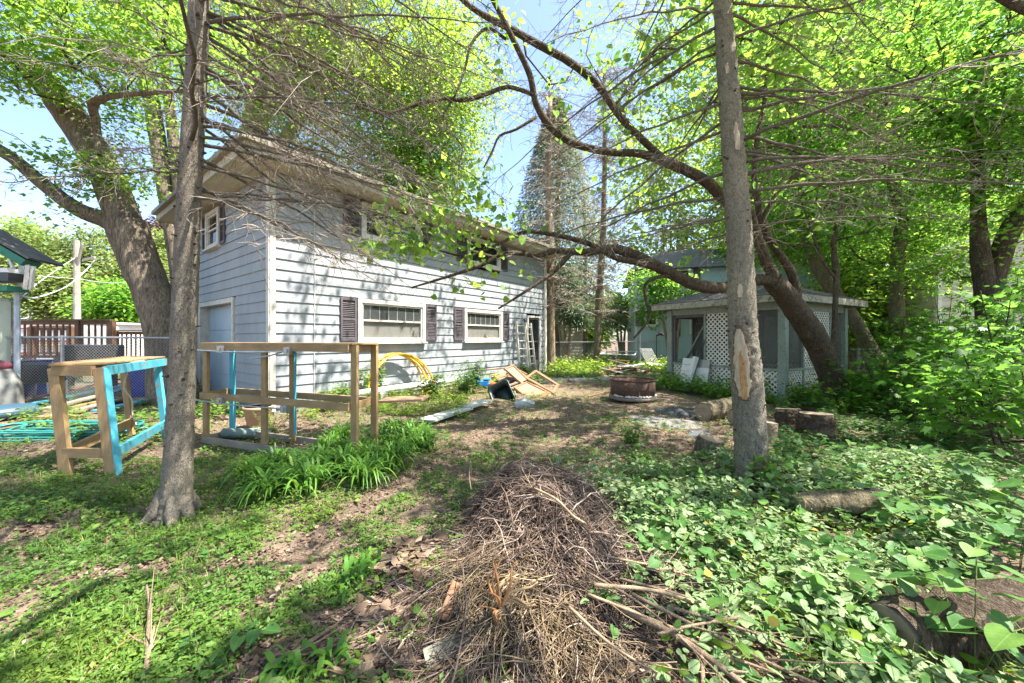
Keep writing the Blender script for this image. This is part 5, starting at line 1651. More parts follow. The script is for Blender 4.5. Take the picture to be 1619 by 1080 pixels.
# bare wood patch: a sheet that hugs the trunk, slightly proud, ragged edge
def scar(z0, z1, a0, a1, mat, name='bare_wood', lift=1.07, seed=0):
    vs, fs = [], []
    nz, na = 34, 10
    for j in range(nz + 1):
        z = z0 + (z1 - z0) * j / nz
        c = rt_[int(np.argmin([abs(q[2] - z) for q in rt_]))]
        f = j / nz
        wv = math.sin(math.pi * min(1, .12 + f * .88) ) ** .45
        am, hw = (a0 + a1) / 2, (a1 - a0) / 2 * max(.25, wv)
        hw *= 1 + .3 * noise.noise((0, f * 7, seed)) + .22 * noise.noise((3, f * 23, seed))
        am += .12 * noise.noise((5, f * 5, seed))
        for i in range(na + 1):
            a = am - hw + 2 * hw * i / na
            e = abs(2 * i / na - 1)
            rad_ = c[3] * (lift + .022 * noise.noise((a * 3, z * 8, seed)) - (.06 if e > .95 else 0))
            vs.append((c[0] + rad_ * math.cos(a), c[1] + rad_ * math.sin(a), z))
    for j in range(nz):
        for i in range(na):
            a = j * (na + 1) + i
            fs.append((a, a + 1, a + na + 2, a + na + 1))
    mb = MB(); mb.add(vs, fs); return mb.build(name, mat, rs, True)
BW = M('bare_wood', (.48, .39, .28), (.34, .27, .20), 9, .8, (6, 6, 1), .6, lo=.4, hi=.6, c3=(.36, .17, .07), s3=16, bd=.01)
BO = M('orange_rotten_wood', (.50, .27, .11), (.30, .15, .07), 14, .9, (4, 4, 1), .8, c3=(.22, .10, .05), s3=30)
zq = lambda py: CAMZ + (CY - py) * 4.0 / F
scar(zq(634), zq(514), -3.0, -1.72, M('torn_bark_edge', (.16, .10, .06), (.09, .06, .04), 20, .9, bmp=1, bd=.02), 'torn_bark_edge', 1.065, 2)
scar(zq(628), zq(520), -2.92, -1.82, BW, seed=2, lift=1.09)
scar(zq(470), zq(448), -2.4, -2.0, BW, seed=11, lift=1.06)
scar(zq(760), zq(735), -2.3, -1.7, M('torn_bark_edge', (.16, .10, .06)), 'torn_bark_edge', 1.1, 13)
scar(zq(110), zq(92), -2.3, -1.9, BW, seed=15, lift=1.06)
scar(zq(632), zq(555), -2.55, -2.1, BO, 'rotten_wood', 1.115, 5)
scar(zq(235), zq(190), -2.0, -1.5, BW, seed=8, lift=1.08)
# lichen green lower side via moss clumps are left to the bark; stubs
root_flare(rs, rt_[12], .17, 6, B_scar)
knots(rs, rt_, 50, .5, 5, B_dark)
zs = [z + random.uniform(-.05, .05) for z in list(np.linspace(2.75, 5.4, 40)) + list(np.linspace(5.4, 7.4, 12))]
def az_r(z):
    return random.choice([random.gauss(2.75, .55), random.gauss(2.4, .5), random.gauss(.35, .55), random.gauss(.1, .5), random.uniform(0, 3.1)])
def len_r(z, az):
    L = random.uniform(1.6, 3.0)
    return L * (.7 if z < 3.0 else 1) * (1.15 if abs(az) < 1 else 1)
dead_branches(rs, rt_, zs, az_r, len_r, .07, 17, mat=T_dead, fine=5, ups=lambda az: (-.38, .15) if az > 1.57 else (-.05, .32))
spruce_top(rs, 2.35, 4.2, 7.4, 13.0, 2.2, 14000, L_spruce, .11)

# big leaning maple on the left
mt = tree('maple_tree', 'massive forked maple leaning left behind the fence', 262, 9.7)
nm = []
D_ = 9.7
limb(mt, [(276, 640, 48, D_), (270, 590, 40, D_), (260, 520, 35, D_), (240, 460, 34, D_), (214, 395, 36, D_), (200, 355, 38, D_)], B_maple, 'trunk', 26, .05, 6, nm, 3)
limb(mt, [(214, 395, 28, D_), (190, 330, 31, D_), (160, 260, 30, D_), (116, 190, 31, D_), (62, 120, 28, D_), (10, 80, 21, D_ - .2), (-60, 20, 18, D_ - .4), (-160, -100, 13, 9), (-260, -280, 8, 8.6)], B_maple, 'limb', 20, .05, 6, nm, 3)
limb(mt, [(222, 405, 20, D_), (180, 355, 20, D_), (125, 332, 17, D_ - .3), (70, 292, 15, D_ - .5), (20, 250, 14, D_ - .8), (-50, 205, 14, 8.6), (-150, 100, 9, 8)], B_maple, 'limb', 16, .06, 6, nm, 3)
limb(mt, [(157, 245, 7, D_ - .3), (152, 195, 8, D_ - .3), (148, 165, 9, D_ - .5), (175, 153, 6, D_ - .8), (235, 147, 5, D_ - 1), (300, 143, 3.5, D_ - 1.3)], B_maple, 'limb', 10, .1, 5, nm, 5)
D2 = 13.2
limb(mt, [(300, 560, 20, D2), (285, 430, 18, D2), (268, 330, 16, D2), (250, 225, 15, D2), (238, 150, 14, D2), (222, 90, 12, D2), (205, 0, 9, D2), (190, -150, 6, D2)], B_maple, 'stem', 14, .06, 5, nm, 4)
limb(mt, [(302, 540, 18, D2), (290, 420, 13, D2), (283, 300, 11, D2), (272, 200, 10, D2), (262, 100, 9, D2), (266, 0, 8, D2), (275, -150, 5, D2)], B_maple, 'stem', 12, .06, 5, nm, 4)
limb(mt, [(215, 110, 5, D2 - .5), (222, 80, 5, D2 - .6), (250, 60, 5, D2 - .7), (275, 25, 4, D2 - .8), (278, 0, 4, D2 - .9)], B_maple, 'limb', 8, .06, 4, nm, 4)
def wpt(px, py, d_): return tuple(W(px, py, d_))
def maple_keep(px, py, d_):
    if py > 420: return False
    if px < 130 and 180 < py < 300 and random.random() < .6: return False
    if px < 300 and py > 285 + (0 if px < 60 else 90): return False
    return True
crown(mt, nm, [(wpt(110, 30, 8.2), (3.6, 2.2, 1.3), 100), (wpt(40, 90, 8.4), (2.4, 1.5, .6), 20), (wpt(215, 180, 10.5), (1.6, 1.5, 1.5), 24), (wpt(10, 215, 8), (1.1, 1, .4), 7), (wpt(130, 275, 9), (1.6, .8, .5), 16), (wpt(15, 330, 8.3), (.7, .8, .35), 7), (wpt(120, 255, 8.8), (1.3, .8, .4), 9),
      (wpt(220, 0, 11), (3, 2.5, 2), 70), (wpt(-50, -200, 9), (4, 3, 2.5), 90)], L_maple, T_dark, .12, 'maple3', 64, .42, .35, keep_px=maple_keep, tint=(0, .9))

# tall bright tree behind the house
bt = tree('maple_tree', 'tall bright green maple rising behind the house roof', 470, 19)
nb = []
limb(bt, [(400, 600, 26, 19), (402, 400, 22, 19), (398, 250, 20, 19), (405, 150, 17, 19), (412, 60, 13, 19), (430, -100, 8, 19)], B_tan, 'trunk', 14, .05, 4, nb, 3)
limb(bt, [(402, 300, 14, 19), (480, 180, 10, 19), (580, 90, 7, 19), (660, 20, 4, 19)], B_tan, 'limb', 8, .05, 4, nb, 3)
limb(bt, [(400, 250, 10, 19), (450, 100, 8, 18.5), (520, -50, 5, 18), (560, -150, 3, 18)], B_tan, 'limb', 8, .05, 4, nb, 3)
def back_keep(px, py, d_):
    if px > 700 + 110 * max(0, 1 - abs(py - 150) / 170): return False
    if 740 < px and random.random() < .3: return False
    return True
crown(bt, nb, [(wpt(560, 120, 19), (7.5, 3.5, 5.5), 400), (wpt(690, 190, 19), (3.6, 2.5, 5.5), 180), (wpt(730, 330, 20), (2.4, 2, 2.4), 90), (wpt(410, 60, 19), (4, 3, 4), 90), (wpt(600, -150, 19), (7, 4, 4), 110), (wpt(640, 280, 20), (3.5, 2, 2.5), 110)],
      L_back, T_dark, .18, 'oval', 105, .85, .5, keep_px=back_keep, drop=.5, lit=False)

# curving heart-leaved tree
hb = tree('redbud_tree', 'dark crooked tree with heart shaped leaves arching from the gazebo corner to the left', 1326, 9.0)
nh = []
limb(hb, [(1337, 662, 36, 8.9), (1328, 640, 29, 8.9), (1312, 590, 25, 8.8), (1288, 535, 26, 8.6), (1262, 495, 24, 8.4), (1238, 462, 22, 8.2), (1222, 446, 21, 8.1)], B_dark, 'trunk', 20, .08, 6, nh, 6, rs_=.86)
limb(hb, [(1235, 460, 18, 8.2), (1215, 443, 16, 8.1), (1185, 445, 14, 8), (1140, 455, 14, 7.8), (1100, 450, 15, 7.6), (1050, 427, 13, 7.4), (1000, 402, 12, 7.2), (965, 393, 10, 7), (925, 399, 8, 6.9), (880, 396, 7, 6.8), (850, 404, 5, 6.7), (800, 400, 5, 6.5), (760, 420, 4, 6.4), (700, 440, 3, 6.3), (650, 455, 2, 6.2)], B_dark, 'limb', 14, .08, 5, nh, 7, rs_=.72)
limb(hb, [(1050, 427, 10, 7.4), (1010, 415, 8, 7.2), (975, 408, 7, 7), (930, 385, 6, 6.9), (870, 370, 5, 6.8), (830, 367, 4, 6.7), (790, 385, 3, 6.6), (740, 405, 2.5, 6.5), (690, 395, 2, 6.4)], B_dark, 'limb', 10, .08, 5, nh, 7, rs_=.72)
limb(hb, [(900, 402, 7, 6.8), (885, 420, 6, 6.7), (872, 432, 5, 6.6), (850, 448, 4, 6.5), (820, 468, 3, 6.4), (788, 488, 2.2, 6.3)], B_dark, 'limb', 8, .08, 5, nh, 7, rs_=.72)
limb(hb, [(1230, 455, 15, 8.2), (1215, 420, 14, 8), (1195, 370, 13, 7.8), (1180, 330, 13, 7.6), (1150, 320, 13, 7.4), (1120, 290, 13, 7.2), (1090, 272, 12, 7), (1050, 255, 12, 6.8), (1010, 243, 9, 6.6), (960, 240, 8, 6.4), (905, 226, 8, 6.2), (870, 200, 8, 6), (848, 165, 7, 5.9), (838, 120, 6.5, 5.8), (820, 80, 6, 5.7), (795, 30, 5.5, 5.6), (770, -20, 5, 5.5), (730, -120, 4, 5.4)], B_dark, 'limb', 14, .08, 5, nh, 7, rs_=.72)
limb(hb, [(1060, 262, 8, 6.8), (1020, 225, 8, 6.6), (985, 190, 8, 6.5), (945, 135, 8, 6.4), (900, 98, 8, 6.3), (850, 70, 8, 6.2), (800, 42, 7, 6.1), (750, 15, 6, 6), (700, -30, 5, 5.9)], B_dark, 'limb', 10, .08, 5, nh, 7, rs_=.72)
limb(hb, [(843, 150, 5, 5.85), (825, 143, 4.5, 5.8), (800, 138, 4.5, 5.8), (765, 150, 5, 5.7), (735, 158, 5, 5.7), (700, 157, 4, 5.6), (660, 165, 4, 5.5), (610, 180, 3, 5.4), (560, 165, 2, 5.3)], B_dark, 'limb', 8, .08, 4, nh, 7, rs_=.72)
limb(hb, [(800, 62, 3.5, 5.7), (770, 45, 3.5, 5.6), (745, 70, 3, 5.5), (735, 110, 2.6, 5.5), (720, 150, 2.2, 5.4), (700, 190, 1.8, 5.4), (730, 230, 1.6, 5.4), (725, 262, 1.3, 5.4)], B_dark, 'limb', 7, .06, 4, nh, 7, rs_=.72)
limb(hb, [(848, 185, 3.5, 5.9), (815, 205, 3, 5.8), (790, 215, 2.6, 5.8), (778, 240, 2.2, 5.8), (765, 265, 1.8, 5.8)], B_dark, 'limb', 7, .06, 4, nh, 7, rs_=.72)
limb(hb, [(1280, 535, 17, 8.5), (1262, 490, 14, 8.3), (1258, 455, 12, 8.2), (1248, 425, 11, 8.1), (1228, 395, 10, 8), (1212, 370, 10, 7.9), (1200, 330, 8, 7.8), (1193, 280, 7, 7.7), (1197, 220, 6, 7.6), (1210, 150, 5, 7.5), (1215, 60, 4, 7.4)], B_dark, 'limb', 12, .09, 5, nh, 7, rs_=.72)
limb(hb, [(1205, 345, 4, 7.8), (1225, 310, 4, 7.6), (1250, 285, 4, 7.5), (1274, 258, 4, 7.4), (1268, 245, 3, 7.4), (1230, 232, 3, 7.3), (1190, 235, 2, 7.2)], B_dark, 'limb', 8, .08, 4, nh, 7, rs_=.72)
limb(hb, [(1060, 435, 6, 7.4), (1035, 440, 4, 7.3), (1020, 452, 3.5, 7.2), (1022, 480, 3, 7.2), (1028, 500, 3, 7.2), (1015, 520, 3, 7.2), (1002, 535, 2, 7.2)], B_dark, 'limb', 8, .08, 4, nh, 7, rs_=.72)
# heart leaves: the largest are parts of their own
def leaf_objects(parent, P, D, N, S, tpl, mat, name='leaf'):
    ms = []
    for k in range(5):
        vs, loops, lt, uv, kk = leaf_arrays(np.zeros((1, 3)), np.array([[0, 1.0, 0]]), np.array([[0, 0, 1.0]]), [1.0], tpl)
        ms.append(fast_mesh(name, vs, loops, None, mat, np.full(kk, k / 4), uv, False, lt))
    for i in range(len(P)):
        d_, n_ = Vector(D[i]).normalized(), Vector(N[i])
        x = d_.cross(n_).normalized(); z = x.cross(d_)
        s = float(S[i])
        m = Matrix((( x.x, d_.x, z.x, 0), (x.y, d_.y, z.y, 0), (x.z, d_.z, z.z, 0), (0, 0, 0, 1)))
        q = m.to_quaternion()
        link(name, ms[i % 5], parent, Vector(P[i]), q.to_euler(), (s, s, s))
hearts = [(640, 350, 6.2, 50, 34, 100), (690, 325, 6.3, 55, 45, 130), (600, 388, 6.2, 55, 16, 60), (740, 310, 6.4, 60, 40, 110), (725, 385, 6.3, 60, 40, 110), (800, 340, 6.5, 50, 34, 60), (650, 390, 6.2, 55, 20, 90), (745, 270, 6.3, 40, 24, 30), (745, 450, 6.3, 30, 14, 14),
          (765, 60, 5.6, 40, 50, 30), (700, 90, 5.5, 60, 60, 14), (790, 100, 5.6, 24, 40, 14), (870, 105, 6.0, 12, 60, 18), (890, 190, 6.2, 12, 40, 14), (925, 130, 6.3, 26, 16, 14), (985, 205, 6.5, 18, 60, 26), (945, 100, 6.3, 18, 12, 7),
          (1060, 200, 6.8, 60, 60, 40), (1040, 330, 7.1, 70, 50, 50), (1090, 370, 7.4, 60, 50, 45), (960, 260, 6.5, 40, 40, 18), (800, 440, 6.4, 60, 30, 16), (925, 370, 6.8, 30, 20, 8), (1240, 330, 7.6, 60, 60, 30), (1110, 170, 7, 50, 60, 20)]
HP, HT = [], []
for (px, py, d_, sx, sy, n) in hearts:
    for k in range(n):
        HP.append(tuple(W(random.gauss(px, sx * .6), random.gauss(py, sy * .6), d_ + random.gauss(0, .25))))
HP = np.array(HP); n = len(HP)
HD_ = norm(rng.normal(size=(n, 3)) * np.array([.6, .6, .3]) + np.array([0, 0, -.45]))
HN = norm(rng.normal(size=(n, 3)) * .5 + np.array([.5, -.5, .75]))
HS = .108 * (.6 + .7 * rng.random(n))
own = np.argsort(-(HS / HP[:, 1]))[:290]
leaf_objects(hb, HP[own], HD_[own], HN[own], HS[own], 'heart2', L_heart)
rest = np.setdiff1d(np.arange(n), own)
leaves('leaves', HP[rest], HD_[rest], HN[rest], HS[rest], 'heart', L_heart, hb, kind='stuff')
# twigs joining the heart leaves to the limbs
pool = [np.array(q[:3]) for q in nh]; NA = np.array(pool); A, B = [], []
d0 = np.sqrt(((HP[:, None] - NA[None]) ** 2).sum(-1)).min(1)
arr = np.zeros((len(NA) + 2 * len(HP), 3)); arr[:len(NA)] = NA; m_ = len(NA)
for i in np.argsort(d0):
    p = HP[i]; k = int(np.argmin(((arr[:m_] - p) ** 2).sum(1))); a = arr[k].copy()
    q = (a + p) / 2 + rng.normal(size=3) * .12 * np.linalg.norm(p - a)
    A += [a, q]; B += [q, p]; arr[m_] = q; arr[m_ + 1] = p; m_ += 2
prisms('twigs', A, B, .0035, .0025, T_dark, hb, sides=3, kind='stuff')
# bare whippy twigs along its limbs
A, B = [], []
for k in range(520):
    p = np.array(nh[random.randrange(len(nh))][:3])
    if p[2] < 2.4: continue
    d_ = np.array([random.gauss(-.4, .7), random.gauss(-.1, .6), random.gauss(-.3, .5)]); d_ /= np.linalg.norm(d_)
    L = random.uniform(.15, .9)
    for s in range(5):
        q = p + d_ * L / 5; A.append(p); B.append(q); p = q
        d_ = d_ + rng.normal(size=3) * .22; d_ /= np.linalg.norm(d_)
prisms('bare_twigs', A, B, .0035, .002, T_dark, hb, kind='stuff')
ncr = crown(hb, nh, [((3.8, 7.2, 6.7), (2.2, 1.8, .9), 46), (wpt(1150, -150, 7), (3, 2.2, 1.6), 70), (wpt(1230, 60, 8), (1.6, 1.5, 1.2), 26)], L_heart, T_dark, .13, 'heart', 40, .45, .5)

hi = [(tuple(wl.P(t, z) + SUN * (9 + .5 * math.sin(t * 3))), (.4, .4, .35), 3) for t, z in ((.4, 1.7), (.7, 2.6), (4.9, 1.5), (5.0, 2.5), (9.0, 2.3), (8.5, 1.3), (2.6, 3.1), (6.8, .7), (1.2, .8), (3.4, .6))]  # leaf clusters added up the sun ray to cast dapples on the long wall
crown(hb, nh, hi, L_heart, T_dark, .12, 'heart', 16, .3, .5, lit=False, name='wall_dapple_leaves')
# right-hand wood
def rtree(label, px, d_, trunks, ell, mat, bark=B_mid, leaf=.12, tpl='maple3', per=50, spread=.6, keep=None, tint=(0, 1), sides=14, name='maple_tree', lit=True, grp=None):
    r = tree(name, label, px, d_, grp=grp); nn = []
    for k, t in enumerate(trunks):
        limb(r, t, bark, 'trunk' if k == 0 else 'limb', sides, .05, 5, nn, 4)
    if ell: crown(r, nn, ell, mat, T_dark, leaf, tpl, per, spread, .32, keep_px=keep, tint=tint, lit=lit)
    return r
def keep_r(px, py, d_):
    if px < 905: return False
    if px < 1010 and py > 60 and random.random() < .85: return False
    if py > 500 and px < 1350: return False
    if px < 1130 and py > 300 and random.random() < .6: return False
    if 1185 < px < 1400 and py > 440: return False
    if 1435 < px < 1545 and 420 < py < 560 and random.random() < .45: return False
    return True
rtree('straight forked maple with olive bark right of the gazebo', 1445, 12, [
    [(1450, 600, 20, 12), (1440, 585, 16, 12), (1424, 540, 13.5, 12), (1417, 470, 13, 12), (1420, 400, 12.5, 12), (1425, 340, 12, 12), (1412, 290, 10, 12), (1395, 245, 9, 12), (1390, 200, 8, 12), (1405, 150, 6, 12), (1410, 60, 4, 12)],
    [(1425, 340, 7, 12), (1450, 290, 5, 12), (1490, 250, 4, 12), (1540, 220, 3, 11.8)], [(1392, 215, 5, 12), (1330, 200, 4, 12), (1270, 200, 3, 12)]],
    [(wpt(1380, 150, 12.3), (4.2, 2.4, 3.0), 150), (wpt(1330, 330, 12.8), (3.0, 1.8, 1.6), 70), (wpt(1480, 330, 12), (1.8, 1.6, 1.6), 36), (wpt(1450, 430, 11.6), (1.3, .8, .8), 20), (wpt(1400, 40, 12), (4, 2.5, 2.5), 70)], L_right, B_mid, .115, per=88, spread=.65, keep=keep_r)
rtree('maple leaning strongly left behind the gazebo with curved foot', 1405, 13, [
    [(1412, 606, 16, 13), (1400, 585, 15, 13), (1375, 550, 14, 13), (1350, 505, 13, 13.2), (1325, 470, 12, 13.4), (1300, 435, 12, 13.6), (1282, 400, 9, 13.8), (1265, 330, 8, 14), (1250, 200, 6, 14), (1240, 60, 4, 14)]],
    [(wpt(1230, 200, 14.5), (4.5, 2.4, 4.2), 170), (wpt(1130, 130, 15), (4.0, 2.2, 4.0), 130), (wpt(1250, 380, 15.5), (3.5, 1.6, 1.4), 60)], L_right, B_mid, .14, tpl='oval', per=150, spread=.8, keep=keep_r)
rtree('thick dark maple forking at head height near the right edge', 1570, 9, [
    [(1566, 640, 26, 9), (1564, 600, 22, 9), (1562, 540, 20, 9), (1558, 460, 20, 9), (1550, 400, 18, 9), (1546, 330, 13, 9), (1546, 250, 13, 9), (1535, 190, 12, 9), (1540, 120, 9, 9), (1552, 50, 8, 9), (1570, -60, 6, 9)],
    [(1562, 470, 20, 9), (1578, 420, 20, 9), (1592, 375, 20, 8.9), (1615, 335, 19, 8.8), (1650, 290, 16, 8.6), (1700, 200, 12, 8.2), (1760, 60, 8, 8)],
    [(1540, 215, 6, 9), (1500, 190, 5, 8.8), (1440, 150, 4, 8.5)]],
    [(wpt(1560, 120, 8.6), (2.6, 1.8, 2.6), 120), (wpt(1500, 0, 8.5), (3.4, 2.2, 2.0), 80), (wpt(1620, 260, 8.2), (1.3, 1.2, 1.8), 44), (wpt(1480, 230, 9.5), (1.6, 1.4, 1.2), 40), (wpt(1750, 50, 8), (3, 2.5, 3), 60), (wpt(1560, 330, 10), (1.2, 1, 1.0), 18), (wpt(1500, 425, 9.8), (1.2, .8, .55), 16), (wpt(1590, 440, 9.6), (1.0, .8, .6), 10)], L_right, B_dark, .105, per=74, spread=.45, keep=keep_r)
rtree('thin dark sapling trunk in front of the gazebo right side', 1322, 9.2, [
    [(1322, 640, 7, 9.2), (1318, 560, 5.5, 9.2), (1321, 470, 5, 9.2), (1322, 430, 6, 9.2), (1318, 380, 5, 9.2), (1330, 320, 4, 9.3), (1322, 250, 3, 9.3)], [(1320, 440, 3.5, 9.2), (1300, 410, 3, 9.2), (1278, 350, 2, 9.1), (1262, 300, 1.5, 9)]],
    [(wpt(1330, 360, 9.3), (.9, .8, .6), 16), (wpt(1270, 300, 9), (.8, .7, .5), 9)], L_right, B_dark, .12, per=24, spread=.4, keep=keep_r, sides=9)
for k, (px, d_, rp, py1, lb) in enumerate(((1366, 18, 8, 200, 'distant straight trunk above the gazebo right corner'), (1390, 19, 6, 180, 'distant thin trunk just left of the forked maple'), (1345, 20, 5, 180, 'distant thin trunk left of the straight one'),
        (1500, 17, 5, 150, 'distant trunk against the cream house corner'), (1240, 22, 6, 200, 'distant trunk above the gazebo roof'), (1180, 24, 6, 150, 'distant trunk behind the scarred spruce'))):
    x = px
    rtree(lb, px, d_, [[(px + 4, 575, rp, d_), (px, 450, rp * .9, d_), (px - 6, 330, rp * .8, d_), (px + 5, py1, rp * .5, d_), (px, 0, rp * .3, d_)]],
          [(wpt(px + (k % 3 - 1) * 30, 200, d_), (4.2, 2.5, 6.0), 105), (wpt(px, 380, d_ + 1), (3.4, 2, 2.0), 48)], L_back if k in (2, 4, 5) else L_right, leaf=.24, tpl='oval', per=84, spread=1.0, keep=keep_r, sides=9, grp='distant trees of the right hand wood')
# tree whose limb enters the top right corner, standing right of the camera
rtree('tree right of the viewpoint whose dark limb crosses the top right corner', 3000, 3.0, [
    [(6.5, 0, 0, 0)] and [(2000, 860, 60, 3.0), (1990, 500, 52, 3.0), (1960, 100, 44, 3.0), (1900, -300, 34, 3.0), (1850, -800, 22, 3.0), (1800, -1200, 12, 3.0)],
    [(1940, 60, 24, 3.0), (1800, 40, 18, 3.0), (1680, 30, 14, 3.0), (1600, 5, 10, 3.1), (1500, -60, 7, 3.2), (1380, -160, 5, 3.3)],
    [(1880, -300, 20, 3.0), (1500, -700, 12, 2.4), (1100, -900, 8, 2.0), (700, -1100, 5, 1.8)]],
    [((4.6, 3.2, 6.6), (3.2, 2.6, 1.2), 110), ((1.2, 1.4, 7.4), (3.0, 2.6, 1.1), 120), ((2.6, -.8, 7), (3, 2, 1.2), 50), ((8, 5, 7), (3, 3, 1.5), 60)], L_right, B_dark, .13, per=46, spread=.5)
bpy.data.objects  # keep

# trees in the middle distance
def spruce_far(label, px, d_, trunk, cone, n, mat, leaf, name='spruce_tree', bark=B_mid, dead=0):
    r = tree(name, label, px, d_); nn = []
    limb(r, trunk, bark, 'trunk', 10, .05, 5, nn, 4)
    if dead:
        A, B = [], []
        for k in range(dead):
            c = random.choice(nn); 
            if c[2] < 2.8: continue
            an = random.uniform(0, 6.28); L = random.uniform(.5, 2.0)
            p = np.array(c[:3]); d3 = np.array([math.cos(an), math.sin(an), -.1])
            for s in range(4):
                q = p + d3 * L / 4; A.append(p); B.append(q); p = q; d3 = d3 + np.array([random.gauss(0, .15), random.gauss(0, .15), random.gauss(-.08, .1)])
                for w_ in range(3):
                    A.append(q); B.append(q + np.array([random.gauss(0, .25), random.gauss(0, .25), random.gauss(-.1, .15)]))
        prisms('dead_twigs', A, B, .012, .005, T_dead, r, kind='stuff')
    if n:
        x, y, z0, z1, rad_ = cone
        spruce_top(r, x, y, z0, z1, rad_, n, mat, leaf, False)
    return r
c = W(880, 0, 27)
spruce_far('silvery blue spruce with browned side filling the gap behind the house end', 880, 27, [(880, 570, 6, 27), (882, 300, 4, 27), (888, 190, 1.2, 27)], (c.x, 27, 3.4, 18.8, 5.0), 42000, leaf_mat('silver_spruce_needle', [(0, (.08, .15, .07)), (.5, (.17, .26, .13)), (.85, (.28, .36, .20)), (1, (.42, .31, .18))], .35, 1.3), .26)
spruce_far('slim straight spruce trunk with dead twigs in the middle of the yard', 943, 20.2, [(942, 590, 8, 20.2), (944, 560, 6, 20.2), (947, 470, 5.5, 20.2), (953, 380, 5, 20.2), (956, 250, 3.6, 20.2), (955, 120, 2.5, 20.2)], (0, 0, 0, 1, 1), 0, L_spruce, .35, dead=420)
spruce_far('tan bare trunk just past the far house corner', 870, 17.8, [(871, 600, 8, 17.8), (870, 500, 7, 17.8), (869, 420, 6.5, 17.8), (868, 300, 5, 17.8), (870, 150, 3, 17.8)], (0, 0, 0, 1, 1), 0, L_spruce, .3, bark=B_tan, dead=260)
spruce_far('very thin trunk between the tan trunk and the slim spruce', 925, 27, [(925, 565, 4, 27), (925, 450, 3.4, 27), (924, 300, 2, 27)], (0, 0, 0, 1, 1), 0, L_spruce, .3, dead=60)
# low hanging spruce sprays beyond the house corner
def bushtree(name, label, px, d_, ell, mat, leaf, per, spread, trunk=True, bark=B_tan, tpl='oval', grp=None, cat='tree', drop=.4, lit=True):
    r = tree(name, label, px, d_, cat, grp); nn = []
    g = GX(px, d_)
    for k in range(3 if trunk else 1):
        P = [(g.x + .1 * k, g.y, 0, .09 * d_ / 25 + .05), (g.x + .3 * (k - 1), g.y, ell[0][0][2] * .4, .08), (g.x + .8 * (k - 1), g.y, ell[0][0][2], .05)]
        C = crom(P, 4); mb = MB(); mb.tube([c[:3] for c in C], [c[3] for c in C], 7); mb.build('trunk', bark, r, True); nn += [tuple(c) for c in C]
    crown(r, nn, ell, mat, T_dark, leaf, tpl, per, spread, .6, lit=lit, drop=drop)
    return r
bushtree('bush_tree', 'sunlit yellow green multi stemmed small tree left of the pale blue house', 982, 31, [(wpt(985, 470, 31), (2.3, 1.5, 2.3), 70), (wpt(965, 500, 31), (2, 1, 1.4), 26)], L_back, .3, 70, .5)
bushtree('spruce_bough_tree', 'dark green drooping evergreen boughs beyond the far house corner', 893, 23, [(wpt(888, 450, 23), (1.0, 1, 1.8), 26), (wpt(905, 500, 23), (1.0, .8, .8), 14)], leaf_mat('green_bough', [(0, (.04, .10, .04)), (1, (.13, .22, .09))], .3, 1.5), .16, 150, .4, drop=.9)
bushtree('maple_tree', 'small maple hanging before the pale blue house wall', 1062, 21, [(wpt(1045, 455, 20), (1.9, 1.0, 1.1), 40), (wpt(1030, 490, 20), (.8, .6, .9), 10)], L_right, .17, 70, .4, tpl='maple3', lit=False)
# far masses of trees behind the left yard, each its own tree
FL = leaf_mat('far_yard_leaf', [(0, (.10, .18, .04)), (.5, (.17, .26, .06)), (1, (.27, .34, .10))], .4, 1.6)
for k, (px, py, d_, rx, rz_, mt_, lb) in enumerate(((60, 420, 42, 5, 5, FL, 'pale yellow green tree beyond the white garages at the far left'), (165, 425, 44, 6, 5, FL, 'wide pale green tree right of the utility pole'), (215, 455, 40, 3.5, 4, FL, 'pale green tree behind the leaning maple trunk'),
        (195, 490, 36, 3, 2.6, L_right, 'dark green low tree behind the garage gap'), (20, 400, 50, 5, 5, L_back, 'darker tree far behind at the left edge'), (262, 430, 46, 3.4, 5.2, FL, 'pale tree seen between the two left trunks'), (268, 378, 50, 2.6, 3, L_purple, 'purple leaved tree top between the left trunks'), (100, 470, 38, 6, 3, FL, 'low bright green tree behind the long white building'))):
    bushtree('yard_tree', lb, px, d_, [(wpt(px, py, d_), (rx, 2.5, rz_), 110)], mt_, .45, 70, .9, grp='trees beyond the left yard')
# trees closing the view behind the houses
for k, (px, py, d_, rx, rz_, mt_, lb) in enumerate(((1060, 330, 34, 7, 9, L_back, 'tall green tree rising behind the pale blue house'), (1180, 300, 32, 6, 9, L_back, 'tall green tree behind the gazebo roof'), (1420, 330, 24, 6, 7.5, L_right, 'green tree behind the leaning maples'), (1560, 330, 22, 5, 8, L_right, 'green tree towering behind the cream house'),
        (1300, 430, 26, 4, 5, L_back, 'bright low tree behind the gazebo right corner'), (1390, 520, 19, 2.6, 1.6, L_back, 'low bright shrubby tree under the maples'), (905, 520, 36, 3.5, 2.6, L_back, 'low green tree beyond the off white house'), (1340, 480, 17, 2.0, 2.2, L_back, 'bright leafy tree between gazebo and leaning trunk'), (1460, 440, 16, 1.6, 2.4, L_back, 'bright leafy tree before the cream house corner'), (1600, 420, 15, 2.0, 3.0, L_right, 'green leafy tree at the far right in front of the cream house'))):
    bushtree('background_tree', lb, px, d_, [(wpt(px, py, d_), (rx, 2.5, rz_), 150 if d_ > 20 else 45)], mt_, .40 * d_ / 27, int(70 * min(1.6, 27 / d_)), min(1, .6 + d_ / 60), grp='trees closing the view')
